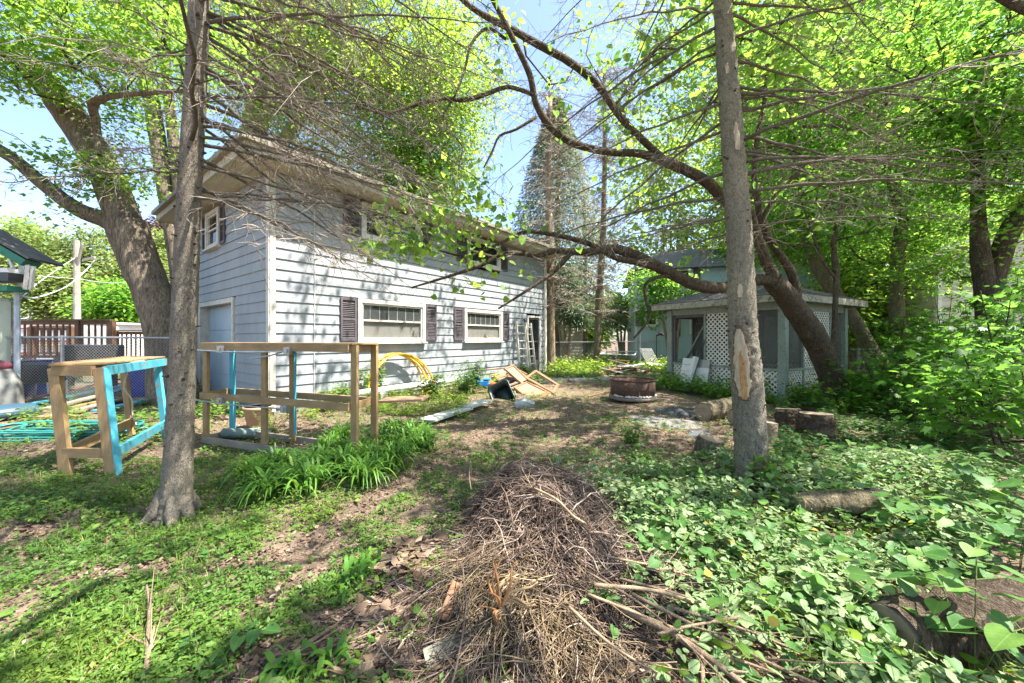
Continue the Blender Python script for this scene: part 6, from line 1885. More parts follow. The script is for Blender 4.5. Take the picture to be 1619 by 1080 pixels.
# ============================================================ PLANTS
def plantgeo(base, h, spread, nst, nl, ls, droop=.4, lean=(0, 0), top=.25):
    A, B, P, D, N, S = [], [], [], [], [], []
    bx, by, bz = base
    for s in range(nst):
        an = random.uniform(0, 6.283); sp = spread * random.uniform(.3, 1)
        hh = h * random.uniform(.65, 1.05)
        pts = []
        for k in range(4):
            f = k / 3
            pts.append(np.array([bx + (sp * f ** 1.5) * math.cos(an) + lean[0] * f, by + (sp * f ** 1.5) * math.sin(an) + lean[1] * f, bz + hh * f * (1 - .12 * f)]))
        for k in range(3): A.append(pts[k]); B.append(pts[k + 1])
        m = max(2, nl // nst)
        for i in range(m):
            f = top + (1 - top) * (i + random.random() * .5) / m
            k = min(2, int(f * 3)); p = pts[k] + (pts[k + 1] - pts[k]) * (f * 3 - k)
            a2 = i * 2.4 + random.random(); d_ = np.array([math.cos(a2), math.sin(a2), random.uniform(-.1, .35)])
            st = ls * random.uniform(.2, .9)
            q = p + d_ * st
            A.append(p); B.append(q)
            P.append(q); D.append(d_ + np.array([0, 0, -droop])); N.append(np.array([random.gauss(0, .3), random.gauss(0, .3), 1])); S.append(ls * random.uniform(.6, 1.25) * (1.1 - .35 * f))
    return A, B, P, D, N, S
def plant(name, label, cat, base, h, spread, nst, nl, ls, tpl, mat, grp=None, droop=.4, own=False, r_=.003, tint=None, stem=None, top=.25):
    r = thing(name, label, cat, base, grp)
    A, B, P, D, N, S = plantgeo(base, h, spread, nst, nl, ls, droop, top=top)
    prisms('stem', A, B, r_, r_ * .6, stem or T_green, r)
    if own: leaf_objects(r, P, D, N, S, 'heart2' if tpl == 'heart' else tpl, mat)
    else: leaves('leaves', P, D, N, S, tpl, mat, r, tint=tint if tint is None else tint * rng.random(len(P)), kind='stuff')
    return r
def patch(name, label, pts, hf, spread, nst, nl, ls, tpl, mat, droop=.4, r_=.002, cat=None, top=.2):
    AA = [[] for _ in range(6)]
    for (x, y) in pts:
        g = plantgeo((x, y, gz(x, y)), hf(), spread, nst, nl, ls, droop, top=top)
        for a, b in zip(AA, g): a += b
    o = leaves(name, *AA[2:], tpl, mat, label=label, category=cat or 'ground cover', kind='stuff')
    prisms('stems', AA[0], AA[1], r_, r_ * .6, T_green, o) if False else None
    # stems are joined to the same plants as a part
    s = prisms('stem', AA[0], AA[1], r_, r_ * .6, T_green, None)
    s.parent = o; s.location = Vector(s.location) - Vector(o.location)
    s['kind'] = 'stuff'
    return o
# bare ground map (capsules) in world space
BARE = [((430, 880), (560, 815), .13), ((560, 815), (690, 735), .17), ((690, 735), (800, 675), .22), ((800, 675), (980, 640), .55), ((900, 690), (1150, 690), .40), ((1000, 700), (1180, 720), .3), ((0, 850), (80, 830), .2),
        ((350, 900), (430, 880), .10), ((420, 950), (500, 900), .09), ((1180, 690), (1330, 700), .4), ((1330, 640), (1600, 690), .7), ((860, 615), (1100, 600), 1.1), ((300, 660), (620, 690), .25), ((0, 720), (120, 715), .2), ((420, 1040), (700, 1060), .16), ((500, 980), (650, 980), .13),
        ((1050, 620), (1060, 660), .8), ((150, 905), (260, 895), .08)]
BSEG = [(np.array(G(*a)[:2]), np.array(G(*b)[:2]), r) for a, b, r in BARE]
def bare(x, y):
    P = np.stack([x, y], -1)
    out = np.zeros(len(P))
    for a, b, r in BSEG:
        ab = b - a
        t = np.clip(((P - a) @ ab) / (ab @ ab + 1e-9), 0, 1)
        d_ = np.linalg.norm(P - (a + t[:, None] * ab), axis=1)
        out = np.maximum(out, np.clip(1.35 - d_ / r, 0, 1))
    return out
def tonoise(x, y, s, seed=0):
    return np.array([noise.noise((a * s, b * s, seed)) for a, b in zip(x, y)])
def pxpy(x, y):
    return CX + F * x / y, CY + F * CAMZ / y
def scatter(n, x0, x1, y0, y1, fn, pw=1.0):
    """random ground points, denser near the camera when pw > 1, thinned by fn"""
    y = y0 + (y1 - y0) * rng.random(n) ** pw
    w = (x1 - x0)
    x = (x0 + w * rng.random(n))
    xs = np.clip(y / 6, .35, 1.0)
    x = x * xs
    k = rng.random(n) < fn(x, y)
    x, y = x[k], y[k]
    return x, y
def brushmask(x, y):
    return np.exp(-(((x - .15) / .62) ** 2 + ((y - 2.75) / 1.0) ** 2) * 1.2)
def left_w(x, y):
    px, py = pxpy(x, y)
    s = 1 / (1 + np.exp((px - 860 - (py - 750) * -.25) / 60))
    return np.clip(s, 0, 1)
def lamium_w(x, y):
    px, py = pxpy(x, y)
    edge = 960 + np.clip((py - 740), -20, 340) * .42
    s = 1 / (1 + np.exp(-(px - edge) / 35))
    s = s * np.where((px < 1270) & (py > 895), .38, 1.0)
    s *= 1 / (1 + np.exp(-(py - 735 - np.clip(px - 1150, 0, 400) * -.05) / 8))
    return s
def flat_leaves(name, label, x, y, hmax, ls, tpl, mat, tilt=.35, pit=.15, group=3, cat='ground cover', mound=None):
    """rosettes: each point gets `group` leaves around it"""
    n = len(x)
    X = np.repeat(x, group) ; Y = np.repeat(y, group)
    an = rng.random(len(X)) * 6.283
    h = np.repeat(rng.random(n), group) * hmax * (.5 + .5 * rng.random(len(X)))
    z = gza(X, Y) + h + .004
    if mound is not None: z = z + mound(X, Y)
    D = np.stack([np.cos(an), np.sin(an), rng.normal(size=len(X)) * pit + .05], 1)
    P = np.stack([X, Y, z], 1) + D * ls * .15
    N = norm(np.array([0, 0, 1.0]) + rng.normal(size=P.shape) * tilt)
    S = ls * (.45 + 1.05 * rng.random(len(X)) ** 1.6) * np.repeat(.75 + .5 * rng.random(n), group)
    cl = np.repeat(np.clip(.5 + .9 * tonoise(x, y, 1.3, 4), 0, 1), group)
    t = np.clip(cl * .6 + rng.random(len(X)) * .45, 0, 1)
    o = leaves(name, P, D, N, S, tpl, mat, None, t, label=label, category=cat, kind='stuff')
    return o
# small weeds, left and middle
f1 = lambda x, y: left_w(x, y) * (1 - .97 * bare(x, y)) * (1 - .9 * brushmask(x, y)) * np.clip(.72 + 1.7 * tonoise(x, y, 1.9, 1), .05, 1)
x, y = scatter(30000, -9, 1.2, 1.55, 5.2, f1, 1.35)
flat_leaves('small_weeds', 'low small leaved weeds covering the soil left of the brush pile', x, y, .06, .027, 'oval', L_weed, .45, .3, 6)
x, y = scatter(5600, -9, 1.0, 1.55, 6.5, lambda x, y: f1(x, y) * np.clip(.4 + 2 * tonoise(x, y, 1.5, 77), 0, 1), 1.2)
flat_leaves('clover', 'rounder bright leaves scattered through the left weeds', x, y, .09, .046, 'ovate', L_weed, group=3)
f2 = lambda x, y: (1 - .9 * bare(x, y)) * np.clip(.45 + 1.4 * tonoise(x, y, .9, 7), .03, 1) * (1 - lamium_w(x, y))
x, y = scatter(15000, -9, 9, 5.0, 13, f2, 1.2)
flat_leaves('far_weeds', 'patchy low weeds between the racks, the house and the gazebo', x, y, .10, .055, 'oval', L_weed, group=4)
x, y = scatter(16000, -18, 22, 12.5, 34, lambda x, y: np.clip(.55 + 1.2 * tonoise(x, y, .4, 9), .1, 1), 1.2)
x = x * 1.0
flat_leaves('distant_ground_plants', 'leafy green growth carpeting the ground beyond the walk', x, y, .45, .16, 'oval', L_weed, group=4)
# grass
def grass(name, label, x, y, h, mat, per=7, wid=1.0):
    n = len(x); X = np.repeat(x, per) + rng.normal(size=n * per) * .018; Y = np.repeat(y, per) + rng.normal(size=n * per) * .018
    an = rng.random(len(X)) * 6.283; le = rng.random(len(X)) * .75
    D = np.stack([np.cos(an) * le, np.sin(an) * le, np.ones(len(X)) * .8], 1)
    P = np.stack([X, Y, gza(X, Y)], 1)
    N = np.stack([-np.cos(an), -np.sin(an), le], 1) + rng.normal(size=P.shape) * .2
    S = h * (.45 + .8 * rng.random(len(X)))
    vs = leaves(name, P, D, N, S, 'blade', mat, None, None, label=label, category='grass', kind='stuff')
    return vs
x, y = scatter(4200, -9, 1.2, 1.55, 5.0, lambda x, y: left_w(x, y) * (1 - .9 * bare(x, y)) * np.clip(.15 + 1.8 * tonoise(x, y, 1.1, 12), .03, 1), 1.3)
grass('grass', 'short grass tufts growing through the left weeds', x, y, .10, L_grass)
x, y = scatter(5200, -4, 4.5, 5.0, 11, lambda x, y: (1 - .55 * bare(x, y)) * np.clip(.1 + 1.5 * tonoise(x, y, .8, 22), .01, 1) * (1 - lamium_w(x, y)), 1.0)
grass('sunlit_grass', 'thin tufts of sunlit grass around the bare middle of the yard', x, y, .09, L_grass, 6)
# variegated ground cover on the right
def logclear(x, y):
    s = np.ones(len(x))
    for (ax, ay, bx, by, r) in ((2.5, 3.05, 3.2, 3.05, .16), (1.95, 1.78, 3.0, 1.85, .13)):
        t = np.clip(((x - ax) * (bx - ax) + (y - ay) * (by - ay)) / ((bx - ax) ** 2 + (by - ay) ** 2), 0, 1)
        d_ = np.hypot(x - ax - t * (bx - ax), y - ay - t * (by - ay))
        s *= np.clip((d_ - r * .5) / r, .05, 1)
    return s
f3 = lambda x, y: lamium_w(x, y) * np.clip(.75 + 1.2 * tonoise(x, y, 1.4, 31), .12, 1) * (1 - .8 * bare(x, y)) * (1 - .85 * brushmask(x, y)) * logclear(x, y)
x, y = scatter(26000, -.5, 7.5, 1.6, 4.9, f3, 1.15)
mnd = lambda X, Y: np.where((CX + F * X / Y < 1270) & (Y < 2.75), .15, 1.0) * .10 * np.clip(.5 + np.sin(X * 3.1 + Y * 1.3) * .4 + np.sin(Y * 4.3 - X) * .3, 0, 1.2)
flat_leaves('variegated_ground_cover', 'silver veined green ground cover spreading right of the brush pile', x, y, .17, .058, 'ovate', L_lam, .55, .3, 2, mound=mnd)
x, y = scatter(4200, -.5, 8.5, 1.6, 5.2, f3, 1.1)
flat_leaves('broad_leaf_weeds', 'plain green broader leaves mixed into the variegated ground cover', x, y, .24, .066, 'heart', L_big, .5, .3, 2, mound=mnd)
rp = [(a, b) for a, b in zip(*scatter(6000, -.4, 7.0, 1.7, 4.8, lambda x, y: lamium_w(x, y) * (1 - brushmask(x, y)) * .6, 1.1))]
patch('mixed_weeds', 'taller narrow leaved weeds poking out of the variegated ground cover', rp[:170], lambda: random.uniform(.12, .38), .08, 2, 16, .06, 'lance', L_weed, .3)
patch('seedling_weeds', 'scattered lighter seedlings poking out of the variegated ground cover', rp[170:300], lambda: random.uniform(.1, .3), .1, 2, 9, .085, 'ovate', L_back, .3)
x, y = np.array([q[0] for q in rp[300:480]]), np.array([q[1] for q in rp[300:480]])
flat_leaves('yellowed_leaves', 'a few yellowed and browned leaves lying on the ground cover', x, y, .22, .06, 'litter', leaf_mat('yellow_leaf', [(0, (.30, .20, .05)), (1, (.45, .42, .08))], .4, 1.5), .5, .3, 1)
# leaf litter, wood chips, small sticks
def litter(name, label, n, x0, x1, y0, y1, fn, ls, mat, pw=1.3):
    x, y = scatter(n, x0, x1, y0, y1, fn, pw); m = len(x)
    an = rng.random(m) * 6.283
    D = np.stack([np.cos(an), np.sin(an), rng.normal(size=m) * .2], 1)
    P = np.stack([x, y, gza(x, y) + .006 + .02 * rng.random(m)], 1)
    leaves(name, P, D, norm(np.array([0, 0, 1.0]) + rng.normal(size=P.shape) * .4), ls * (.4 + .9 * rng.random(m)), 'litter', mat, label=label, category='leaf litter', kind='stuff')
litter('leaf_litter', 'brown dead leaves and chips strewn over the bare soil', 26000, -8, 7, 1.5, 9, lambda x, y: .22 + .78 * bare(x, y), .042, L_dry)
litter('dead_leaves', 'larger curled dead leaves in front of the brush pile', 2600, -2.4, 2.0, 1.5, 3.0, lambda x, y: np.exp(-((x + .5) / .8) ** 2) * .9, .085, L_dry, 1.0)
x, y = scatter(9000, -7, 7, 1.5, 9, lambda x, y: .12 + .6 * bare(x, y), 1.3); m = len(x); an = rng.random(m) * 6.283; ll = .02 + .10 * rng.random(m) ** 2
A = np.stack([x, y, gza(x, y) + .012], 1); B = A + np.stack([np.cos(an) * ll, np.sin(an) * ll, rng.normal(size=m) * .006], 1)
prisms('fallen_twigs', A, B, .0028, .002, T_brush, label='short fallen twigs and bark bits littering the ground', category='twigs', kind='stuff')

litter('wood_chips', 'small brown chips and crumbs of bark over the soil', 34000, -8, 7, 1.5, 7.5, lambda x, y: .35 + .65 * bare(x, y), .020, L_dry, 1.5)
# taller weeds round the trunks and racks
def pts_in(n, x0, y0, x1, y1, yy=None):
    o = []
    for k in range(n):
        g = G(random.uniform(x0, x1), random.uniform(y0, y1)); o.append((g.x, g.y))
    return o
patch('ferny_weeds', 'taller ferny weeds behind and right of the near left trunk', pts_in(60, 120, 735, 420, 800) + pts_in(40, 330, 720, 480, 800), lambda: random.uniform(.1, .3), .07, 2, 24, .055, 'lance', L_weed, .1)
patch('left_edge_weeds', 'broad leaved weeds along the left edge under the frame', pts_in(70, -60, 740, 230, 830), lambda: random.uniform(.05, .16), .09, 3, 14, .06, 'ovate', L_weed)
patch('yard_weeds', 'leafy weeds growing among the lumber and hose', pts_in(70, 20, 640, 330, 700), lambda: random.uniform(.1, .4), .15, 3, 18, .1, 'ovate', L_weed)
patch('fence_foot_weeds', 'weeds along the foot of the chain link fence', pts_in(46, 100, 622, 300, 640), lambda: random.uniform(.1, .4), .18, 3, 16, .13, 'ovate', L_weed)
patch('wall_foot_weeds', 'bushy weeds along the foot of the long wall', [tuple((C0 + U * random.uniform(.2, 9.3) - VV * random.uniform(.25, 1.5))[:2]) for k in range(150)], lambda: random.uniform(.2, .65), .18, 3, 30, .085, 'oval', L_back)
patch('corner_weeds', 'dark leafy weeds at the shaded foot of the end wall', [tuple((C0 + VV * random.uniform(0, 4.5) - U * random.uniform(.2, 1.0))[:2]) for k in range(40)], lambda: random.uniform(.2, .6), .16, 3, 20, .1, 'ovate', L_weed)
patch('gazebo_foot_plants', 'broad green plants crowding the foot of the gazebo', [tuple((GA + GU * random.uniform(-.3, 3.4) - GR * random.uniform(.15, 1.2))[:2]) for k in range(65)] + [tuple((GA + GR * random.uniform(-.2, 2.7) - GU * random.uniform(.15, .9))[:2]) for k in range(48)], lambda: random.uniform(.3, .75), .25, 3, 24, .14, 'ovate', L_right)
patch('far_bed_plants', 'bright sunlit plants beyond the concrete walk by the far fence', [(GX(px, d_).x, d_) for px, d_ in [(random.uniform(866, 1055), random.uniform(16.5, 21.5)) for k in range(190)] if not (945 < px < 1025 and d_ < 18.2)], lambda: random.uniform(.25, 1.0), .35, 3, 28, .2, 'oval', L_back)
patch('walk_edge_plants', 'dark low plants along the near side of the far beds', [(GX(px, d_).x, d_) for px, d_ in [(random.uniform(862, 950), random.uniform(15.2, 17)) for k in range(60)]], lambda: random.uniform(.1, .3), .2, 3, 18, .12, 'ovate', L_weed)
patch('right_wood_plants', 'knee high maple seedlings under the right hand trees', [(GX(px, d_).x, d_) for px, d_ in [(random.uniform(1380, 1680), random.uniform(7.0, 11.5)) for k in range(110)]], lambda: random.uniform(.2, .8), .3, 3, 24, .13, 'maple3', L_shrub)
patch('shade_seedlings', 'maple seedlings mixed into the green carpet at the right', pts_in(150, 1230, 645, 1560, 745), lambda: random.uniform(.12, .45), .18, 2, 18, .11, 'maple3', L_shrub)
patch('trunk_foot_plants', 'green seedlings crowding round the foot of the crooked tree', pts_in(70, 1235, 618, 1430, 660), lambda: random.uniform(.3, .8), .28, 3, 24, .13, 'maple3', L_right)
patch('sunlit_bed_plants', 'dense sunlit leafy plants in front of the long white pipe', pts_in(110, 592, 622, 740, 662), lambda: random.uniform(.15, .42), .16, 3, 26, .085, 'oval', L_back)
patch('yard_tufts', 'scattered leafy weeds over the bare middle of the yard', [q for q in pts_in(150, 640, 615, 1180, 735) if random.random() < .8], lambda: random.uniform(.04, .16), .1, 2, 14, .05, 'oval', L_weed)
# day lilies
def strap_clump(label, g, n, L):
    r = thing('daylily', label, 'daylily', g, 'strap leaved clumps around the rack')
    P, D, N, S = [], [], [], []
    vs_all = []; A = []
    tv, loops, lts, tt = [], [], [], []
    base = 0
    for k in range(n):
        an = random.uniform(0, 6.283); l = L * random.uniform(.6, 1.1); w = .013 * random.uniform(.7, 1.2)
        bx, by = g.x + random.gauss(0, .05), g.y + random.gauss(0, .05)
        out = random.uniform(.25, .8); m = 7; t_ = random.random()
        for i in range(m + 1):
            f = i / m
            rr_ = l * out * f; z = gz(bx, by) + l * (1.05 * f - (.35 + out * .75) * f ** 2.3)
            x_, y_ = bx + rr_ * math.cos(an), by + rr_ * math.sin(an)
            ww = w * (1 - f ** 3) + .001
            tv.append((x_ - ww * math.sin(an), y_ + ww * math.cos(an), z + .004)); tv.append((x_ + ww * math.sin(an), y_ - ww * math.cos(an), z + .004))
            tt += [t_, t_]
        for i in range(m):
            a = base + i * 2; loops += [a, a + 1, a + 3, a + 2]
        base += 2 * (m + 1)
    c = np.array(tv).mean(0)
    me = fast_mesh('leaves', np.array(tv) - c, np.array(loops), 4, L_lily, np.array(tt), sm=True)
    link('leaves', me, r, Vector(c))['kind'] = 'stuff'
    return r
spots = [(400, 760), (425, 785), (470, 762), (505, 748), (545, 755), (585, 742), (520, 725), (560, 722), (600, 712), (640, 722), (620, 745), (655, 700), (575, 770), (440, 745), (490, 780), (628, 690), (668, 715), (540, 705)]
for k, (px, py) in enumerate(spots):
    strap_clump('clump of arching green strap leaves, number %s' % k if False else ('arching strap leaved clump ' + ('at the far left end of the lily bed', 'at the left front corner of the lily bed', 'left of the rack middle leg', 'before the rack middle leg', 'left of the right rack leg', 'right in front of the right rack leg', 'under the rack back rail', 'just behind the right rack leg', 'right of the rear rack leg', 'farther right of the rack',
        'at the front right of the lily bed', 'by the far right edge of the lily bed', 'nearest the viewer in the lily bed', 'at the left end of the lily bed', 'at the front left of the lily bed', 'behind the rack right end', 'at the right outer corner of the lily bed', 'under the rack centre')[k]), G(px, py), 100, .64)
grassclump = [((572, 905), .26, 'small strap leaved seedling in the left weeds before the brush pile'), ((555, 930), .22, 'smaller blade tuft beside the strap leaved seedling'), ((455, 1075), .18, 'grass tuft at the bottom edge left of the brush pile'), ((520, 1060), .2, 'second grass tuft at the bottom edge')]
for (px, L, lb) in grassclump:
    strap_clump(lb, G(*px), 26, L)['group'] = 'grass like tufts in the left foreground'
# weeds by the fire ring and yard shrubs
plant('bushy_weed', 'bushy green weed standing in front of the fire ring', 'weed', G(1000, 712), .45, .28, 9, 190, .075, 'ovate', L_weed)
plant('bushy_weed', 'low spreading weed left of the bushy one by the fire ring', 'weed', G(1010, 735), .28, .3, 8, 120, .07, 'ovate', L_weed)
for k, (t, o_, h, lb) in enumerate(((2.2, .5, 1.05, 'tall pale leaved shrub against the long wall behind the rack'), (1.0, .7, .6, 'leafy weed shrub behind the rack near the house corner'), (4.9, 1.3, 1.1, 'dark maple seedling bush before the second lower window'), (4.2, 1.6, .75, 'dense dark seedling bush left of the junk heap'), (3.4, 1.2, .75, 'climbing weed inside the yellow tubing'), (8.6, .7, .7, 'seedling at the foot of the ladders'))):
    q = C0 + U * t - VV * o_
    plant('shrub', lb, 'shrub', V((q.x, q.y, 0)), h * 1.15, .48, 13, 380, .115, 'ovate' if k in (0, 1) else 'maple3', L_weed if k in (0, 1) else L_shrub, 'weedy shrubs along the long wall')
plant('shrub', 'yellowish leafy weed spilling from behind the terracotta pot', 'shrub', G(430, 690), .55, .4, 10, 260, .06, 'lance', L_back)
plant('vine', 'heart leaved vine climbing at the foot of the scarred spruce', 'vine', V((2.62, 3.92, 0)), .55, .16, 7, 90, .085, 'heart', L_heart, top=.05)
# saplings on the right with big leaves
sap = [((1540, 1075), .95, .34, 3, 30, .15, 1, 'tallest slim sapling with large heart leaves at the bottom right'), ((1610, 930), .8, .35, 3, 26, .15, 1, 'large leaved sapling cut by the right edge'), ((1480, 880), .6, .28, 3, 24, .13, 1, 'large leaved sapling behind the slim tall one'),
       ((1400, 850), .5, .25, 3, 22, .11, 1, 'heart leaved sapling at the end of the fallen log'), ((1570, 850), .7, .35, 4, 30, .13, 1, 'broad leaved sapling right of the fallen log'), ((1330, 1010), .33, .2, 3, 18, .10, 1, 'yellow green heart leaved seedling in the bottom ground cover'),
       ((1290, 1035), .3, .2, 3, 16, .10, 1, 'round leaved seedling at the bottom left of the ground cover'), ((1520, 800), .55, .3, 3, 36, .12, 0, 'leafy sapling farther back at the right'), ((1440, 790), .45, .3, 3, 34, .11, 0, 'leafy sapling behind the fallen log'), ((1600, 790), .6, .3, 3, 40, .13, 0, 'leafy sapling far right in the shade'),
       ((1345, 780), .35, .25, 3, 34, .09, 0, 'low sapling before the log rounds'), ((1150, 1000), .22, .15, 3, 16, .07, 0, 'light green seedling by the fallen sticks'), ((1120, 1060), .2, .15, 3, 18, .07, 0, 'light green seedling at the bottom centre'), ((950, 970), .22, .13, 4, 20, .06, 0, 'round leaved seedling right of the root ball'), ((1000, 950), .2, .13, 4, 18, .06, 0, 'paler seedling beside the sticks')]
for (g, h, sp, ns, nl2, ls_, own_, lb) in sap:
    plant('sapling', lb, 'sapling', G(*g), h, sp, ns, nl2, ls_, 'heart' if own_ else 'ovate', L_big, 'seedlings and saplings on the right', own=bool(own_), r_=.004, top=.35)
for (g, h, nl2, ls_, lb) in (((405, 1010), .12, 9, .075, 'dark heart leaved seedling at the bottom left'), ((310, 1040), .2, 5, .06, 'small heart leaved seedling left of the bottom one'), ((305, 890), .2, 8, .05, 'thin seedling in the middle of the left weeds')):
    plant('seedling', lb, 'seedling', G(*g), h, .09, 3, nl2, ls_, 'heart', L_big, 'heart leaved seedlings in the left weeds', own=True)
# dark shrub mass on the right edge: layered maple saplings
for k, (px, d_, h, lb) in enumerate(((1600, 6.0, 2.5, 'dense dark maple sapling at the right edge'), (1530, 7.2, 2.2, 'layered maple sapling in front of the thick dark maple'), (1680, 6.5, 2.8, 'maple sapling just outside the right edge'), (1580, 5.2, 1.5, 'low maple sapling over the mulch path at the right'), (1460, 10.2, 2.0, 'slender maple sapling at the foot of the forked maple'), (1400, 8.2, 1.3, 'airy maple sapling right of the gazebo'), (1505, 10.8, 3.0, 'tall thin maple sapling before the cream house corner'), (1610, 8.4, 3.2, 'tall leafy sapling right of the thick dark maple'), (1430, 11.2, 2.4, 'leafy sapling between the two leaning maples'))):
    g = GX(px, d_)
    r = thing('maple_sapling', lb, 'sapling', g, 'maple saplings at the right edge')
    nn = []
    for s in range(3):
        C = crom([(g.x + .1 * s, g.y, 0, .016), (g.x + .25 * (s - 1), g.y + .1 * s, h * .5, .012), (g.x + .5 * (s - 1), g.y, h * .95, .006)], 4)
        mb = MB(); mb.tube([c[:3] for c in C], [c[3] for c in C], 6); mb.build('stem', B_dark, r, True); nn += [tuple(c) for c in C]
    crown(r, nn, [((g.x, g.y, h * .55), (.9, .7, h * .45), 34)], L_right, T_dark, .125, 'maple', 26, .3, .22, tint=(0, .45))

# ============================================================ BRUSH PILE
bp = thing('brush_pile', 'big tangled heap of cut twigs and branches in the middle foreground', 'brush pile', (.15, 2.9, 0))
def hill(x, y):
    q = ((x - .25) / .54) ** 2 + ((y - 3.25) / .70) ** 2
    a = .36 * math.exp(-q ** 2.2) * (1 + .25 * noise.noise((x * 2.5, y * 2.5, 1)))
    b = .17 * math.exp(-(((x + .02) / .42) ** 2 + ((y - 2.25) / .5) ** 2))
    c_ = .09 * math.exp(-(((x - .9) / .6) ** 2 + ((y - 2.5) / .5) ** 2))
    return a + b + c_
def twigset(n, cx, cy, sx, sy, L0, L1, dirf, r0, r1, curl, mat, name, lift=.07, branch=.35, tintf=random.random, nseg=7):
    A, B, ra, rb, tt = [], [], [], [], []
    for k in range(n):
        x, y = random.gauss(cx, sx), random.gauss(cy, sy)
        if y < 1.45: y = 1.45 + random.random() * .4
        an = dirf(x, y); L = random.uniform(L0, L1); r_ = random.uniform(r0, r1); t = tintf()
        lev = random.random() ** .55; lf = random.random() * (lev > .4)
        cr = random.gauss(0, curl)
        x -= math.cos(an) * L * .4; y -= math.sin(an) * L * .4
        p = None
        for s in range(nseg + 1):
            z = gz(x, y) + .012 + max(0, hill(x, y) * lev + lift * lf * min(1, hill(x, y) * 6) * (.4 + .6 * math.sin(math.pi * s / nseg)) + .014 * math.sin(s * 1.1 + k))
            q = (x, y, z)
            if p is not None:
                f = s / nseg
                A.append(p); B.append(q); ra.append(r_ * (1.05 - .75 * (f - 1 / nseg))); rb.append(r_ * (1.05 - .75 * f)); tt.append(t)
                if random.random() < branch:
                    a2 = an + random.choice((-1, 1)) * random.uniform(.4, 1.0); l2 = L * random.uniform(.08, .25)
                    q2 = (x + math.cos(a2) * l2, y + math.sin(a2) * l2, z + random.uniform(-.02, .06))
                    A.append(q); B.append(q2); ra.append(r_ * .5); rb.append(r_ * .25); tt.append(t)
            p = q
            an += cr / nseg + random.gauss(0, .16)
            x += math.cos(an) * L / nseg; y += math.sin(an) * L / nseg
    prisms(name, A, B, np.array(ra), np.array(rb), mat, bp, np.clip(np.array(tt), 0, 1), sides=4, kind='stuff')
def mound_mat():
    return M('dark_duff', (.03, .022, .016), (.07, .05, .036), 20, .95, bmp=1, bd=.02)
vs, fs = [], []
NXg, NYg = 50, 60
for j in range(NYg):
    for i in range(NXg):
        x = -1.1 + 2.8 * i / (NXg - 1); y = 1.45 + 3.2 * j / (NYg - 1)
        vs.append((x, y, gz(x, y) - .04 + hill(x, y) * .75 + .03 * noise.noise((x * 9, y * 9, 0))))
for j in range(NYg - 1):
    for i in range(NXg - 1):
        a = j * NXg + i; fs.append((a, a + 1, a + NXg + 1, a + NXg))
mb = MB(); mb.add(vs, fs); mb.build('duff', mound_mat(), bp, True)
twigset(1350, .25, 3.15, .30, .36, .3, .9, lambda x, y: random.choice([random.uniform(0, 6.28), random.gauss(1.9, .5), random.gauss(0, .4), random.gauss(-.7, .3)]), .0022, .0058, 1.4, T_brush, 'twigs', .12, .5)
twigset(420, .12, 2.9, .22, .36, .3, .8, lambda x, y: random.gauss(-2.0, .9), .002, .0045, 1.4, T_brush, 'fine_twigs', .12, .5)
twigset(150, .25, 3.1, .3, .4, .6, 1.2, lambda x, y: random.choice([random.uniform(0, 6.28), random.gauss(-.8, .3), random.gauss(1.7, .3)]), .005, .0085, .8, T_brush, 'branches', .16, .7)
twigset(330, .72, 2.65, .38, .36, .5, 1.3, lambda x, y: random.gauss(-.55, .3), .0025, .006, .5, T_brush, 'twigs', .06, .3)
twigset(520, -.05, 2.35, .2, .24, .3, .75, lambda x, y: random.gauss(-2.25, .35) + (x * .5), .002, .0048, 1.1, T_straw, 'straw_stems', .08, .1)
twigset(420, .0, 2.05, .42, .3, .2, .6, lambda x, y: random.gauss(-1.9, .6) + (x * .5), .002, .005, .9, T_brush, 'brown_stems', .04, .2)
twigset(170, .32, 1.95, .14, .2, .2, .5, lambda x, y: random.gauss(-1.3, .6), .002, .004, .7, T_straw, 'straw_stems', .05, .1)
twigset(240, -.5, 2.1, .3, .35, .25, .7, lambda x, y: random.gauss(-2.3, .5), .002, .005, .5, T_brush, 'side_twigs', .03, .2)
# root ball with orange torn roots
rb_ = thing('root_clump', 'upturned root clump with orange torn roots in front of the brush pile', 'root clump', G(790, 1040))
RO = M('orange_root', (.36, .17, .065), (.24, .11, .045), 18, .75, bmp=.5, c3=(.18, .09, .05), s3=60)
RT = M('tan_root', (.38, .25, .12), (.27, .17, .08), 14, .75, bmp=.4)
c = W(790, 1010, 1.95); c.z = max(c.z, .22)
rd = [((-.02, .02, .2), .011, RO), ((.01, 0, .22), .009, RO), ((-.05, .03, .17), .01, RO), ((.05, .02, .15), .012, RO), ((-.1, .0, .08), .01, RO), ((.22, -.0, .1), .013, RT), ((.25, .02, .02), .015, RT), ((.26, -.06, -.04), .012, RT), ((-.05, -.02, -.08), .014, RO), ((.1, .08, .18), .013, RT), ((.16, .1, .2), .012, RT), ((.0, -.1, -.05), .012, RO), ((-.14, -.03, -.03), .008, RO)]
for (v, r_, mt_) in rd:
    v = V(v) * (.62 if mt_ is RT else 1.0) + V((random.uniform(-.03, .03), random.uniform(-.02, .04), random.uniform(0, .06))); m = c + v * .5 + V((random.uniform(-.05, .05), random.uniform(-.04, .04), .04)); e = c + v + V((0, 0, .0))
    C = crom([c, m, e, e + v * .15 + V((.02, 0, .01))], 4)
    mb = MB(); mb.tube([q for q in C], [r_ * .72 * (1 - .6 * i / (len(C) - 1)) for i in range(len(C))], 8, amp=.2, nsc=30); mb.build('root', mt_, rb_, True)
mb = MB(); mb.tube([c + V((0, 0, -.14)), c + V((0, 0, -.05)), c + V((.01, 0, .03))], [.07, .06, .02], 12, amp=.5, nsc=20); mb.build('root_crown', B_dark, rb_, True)
A, B = [], []
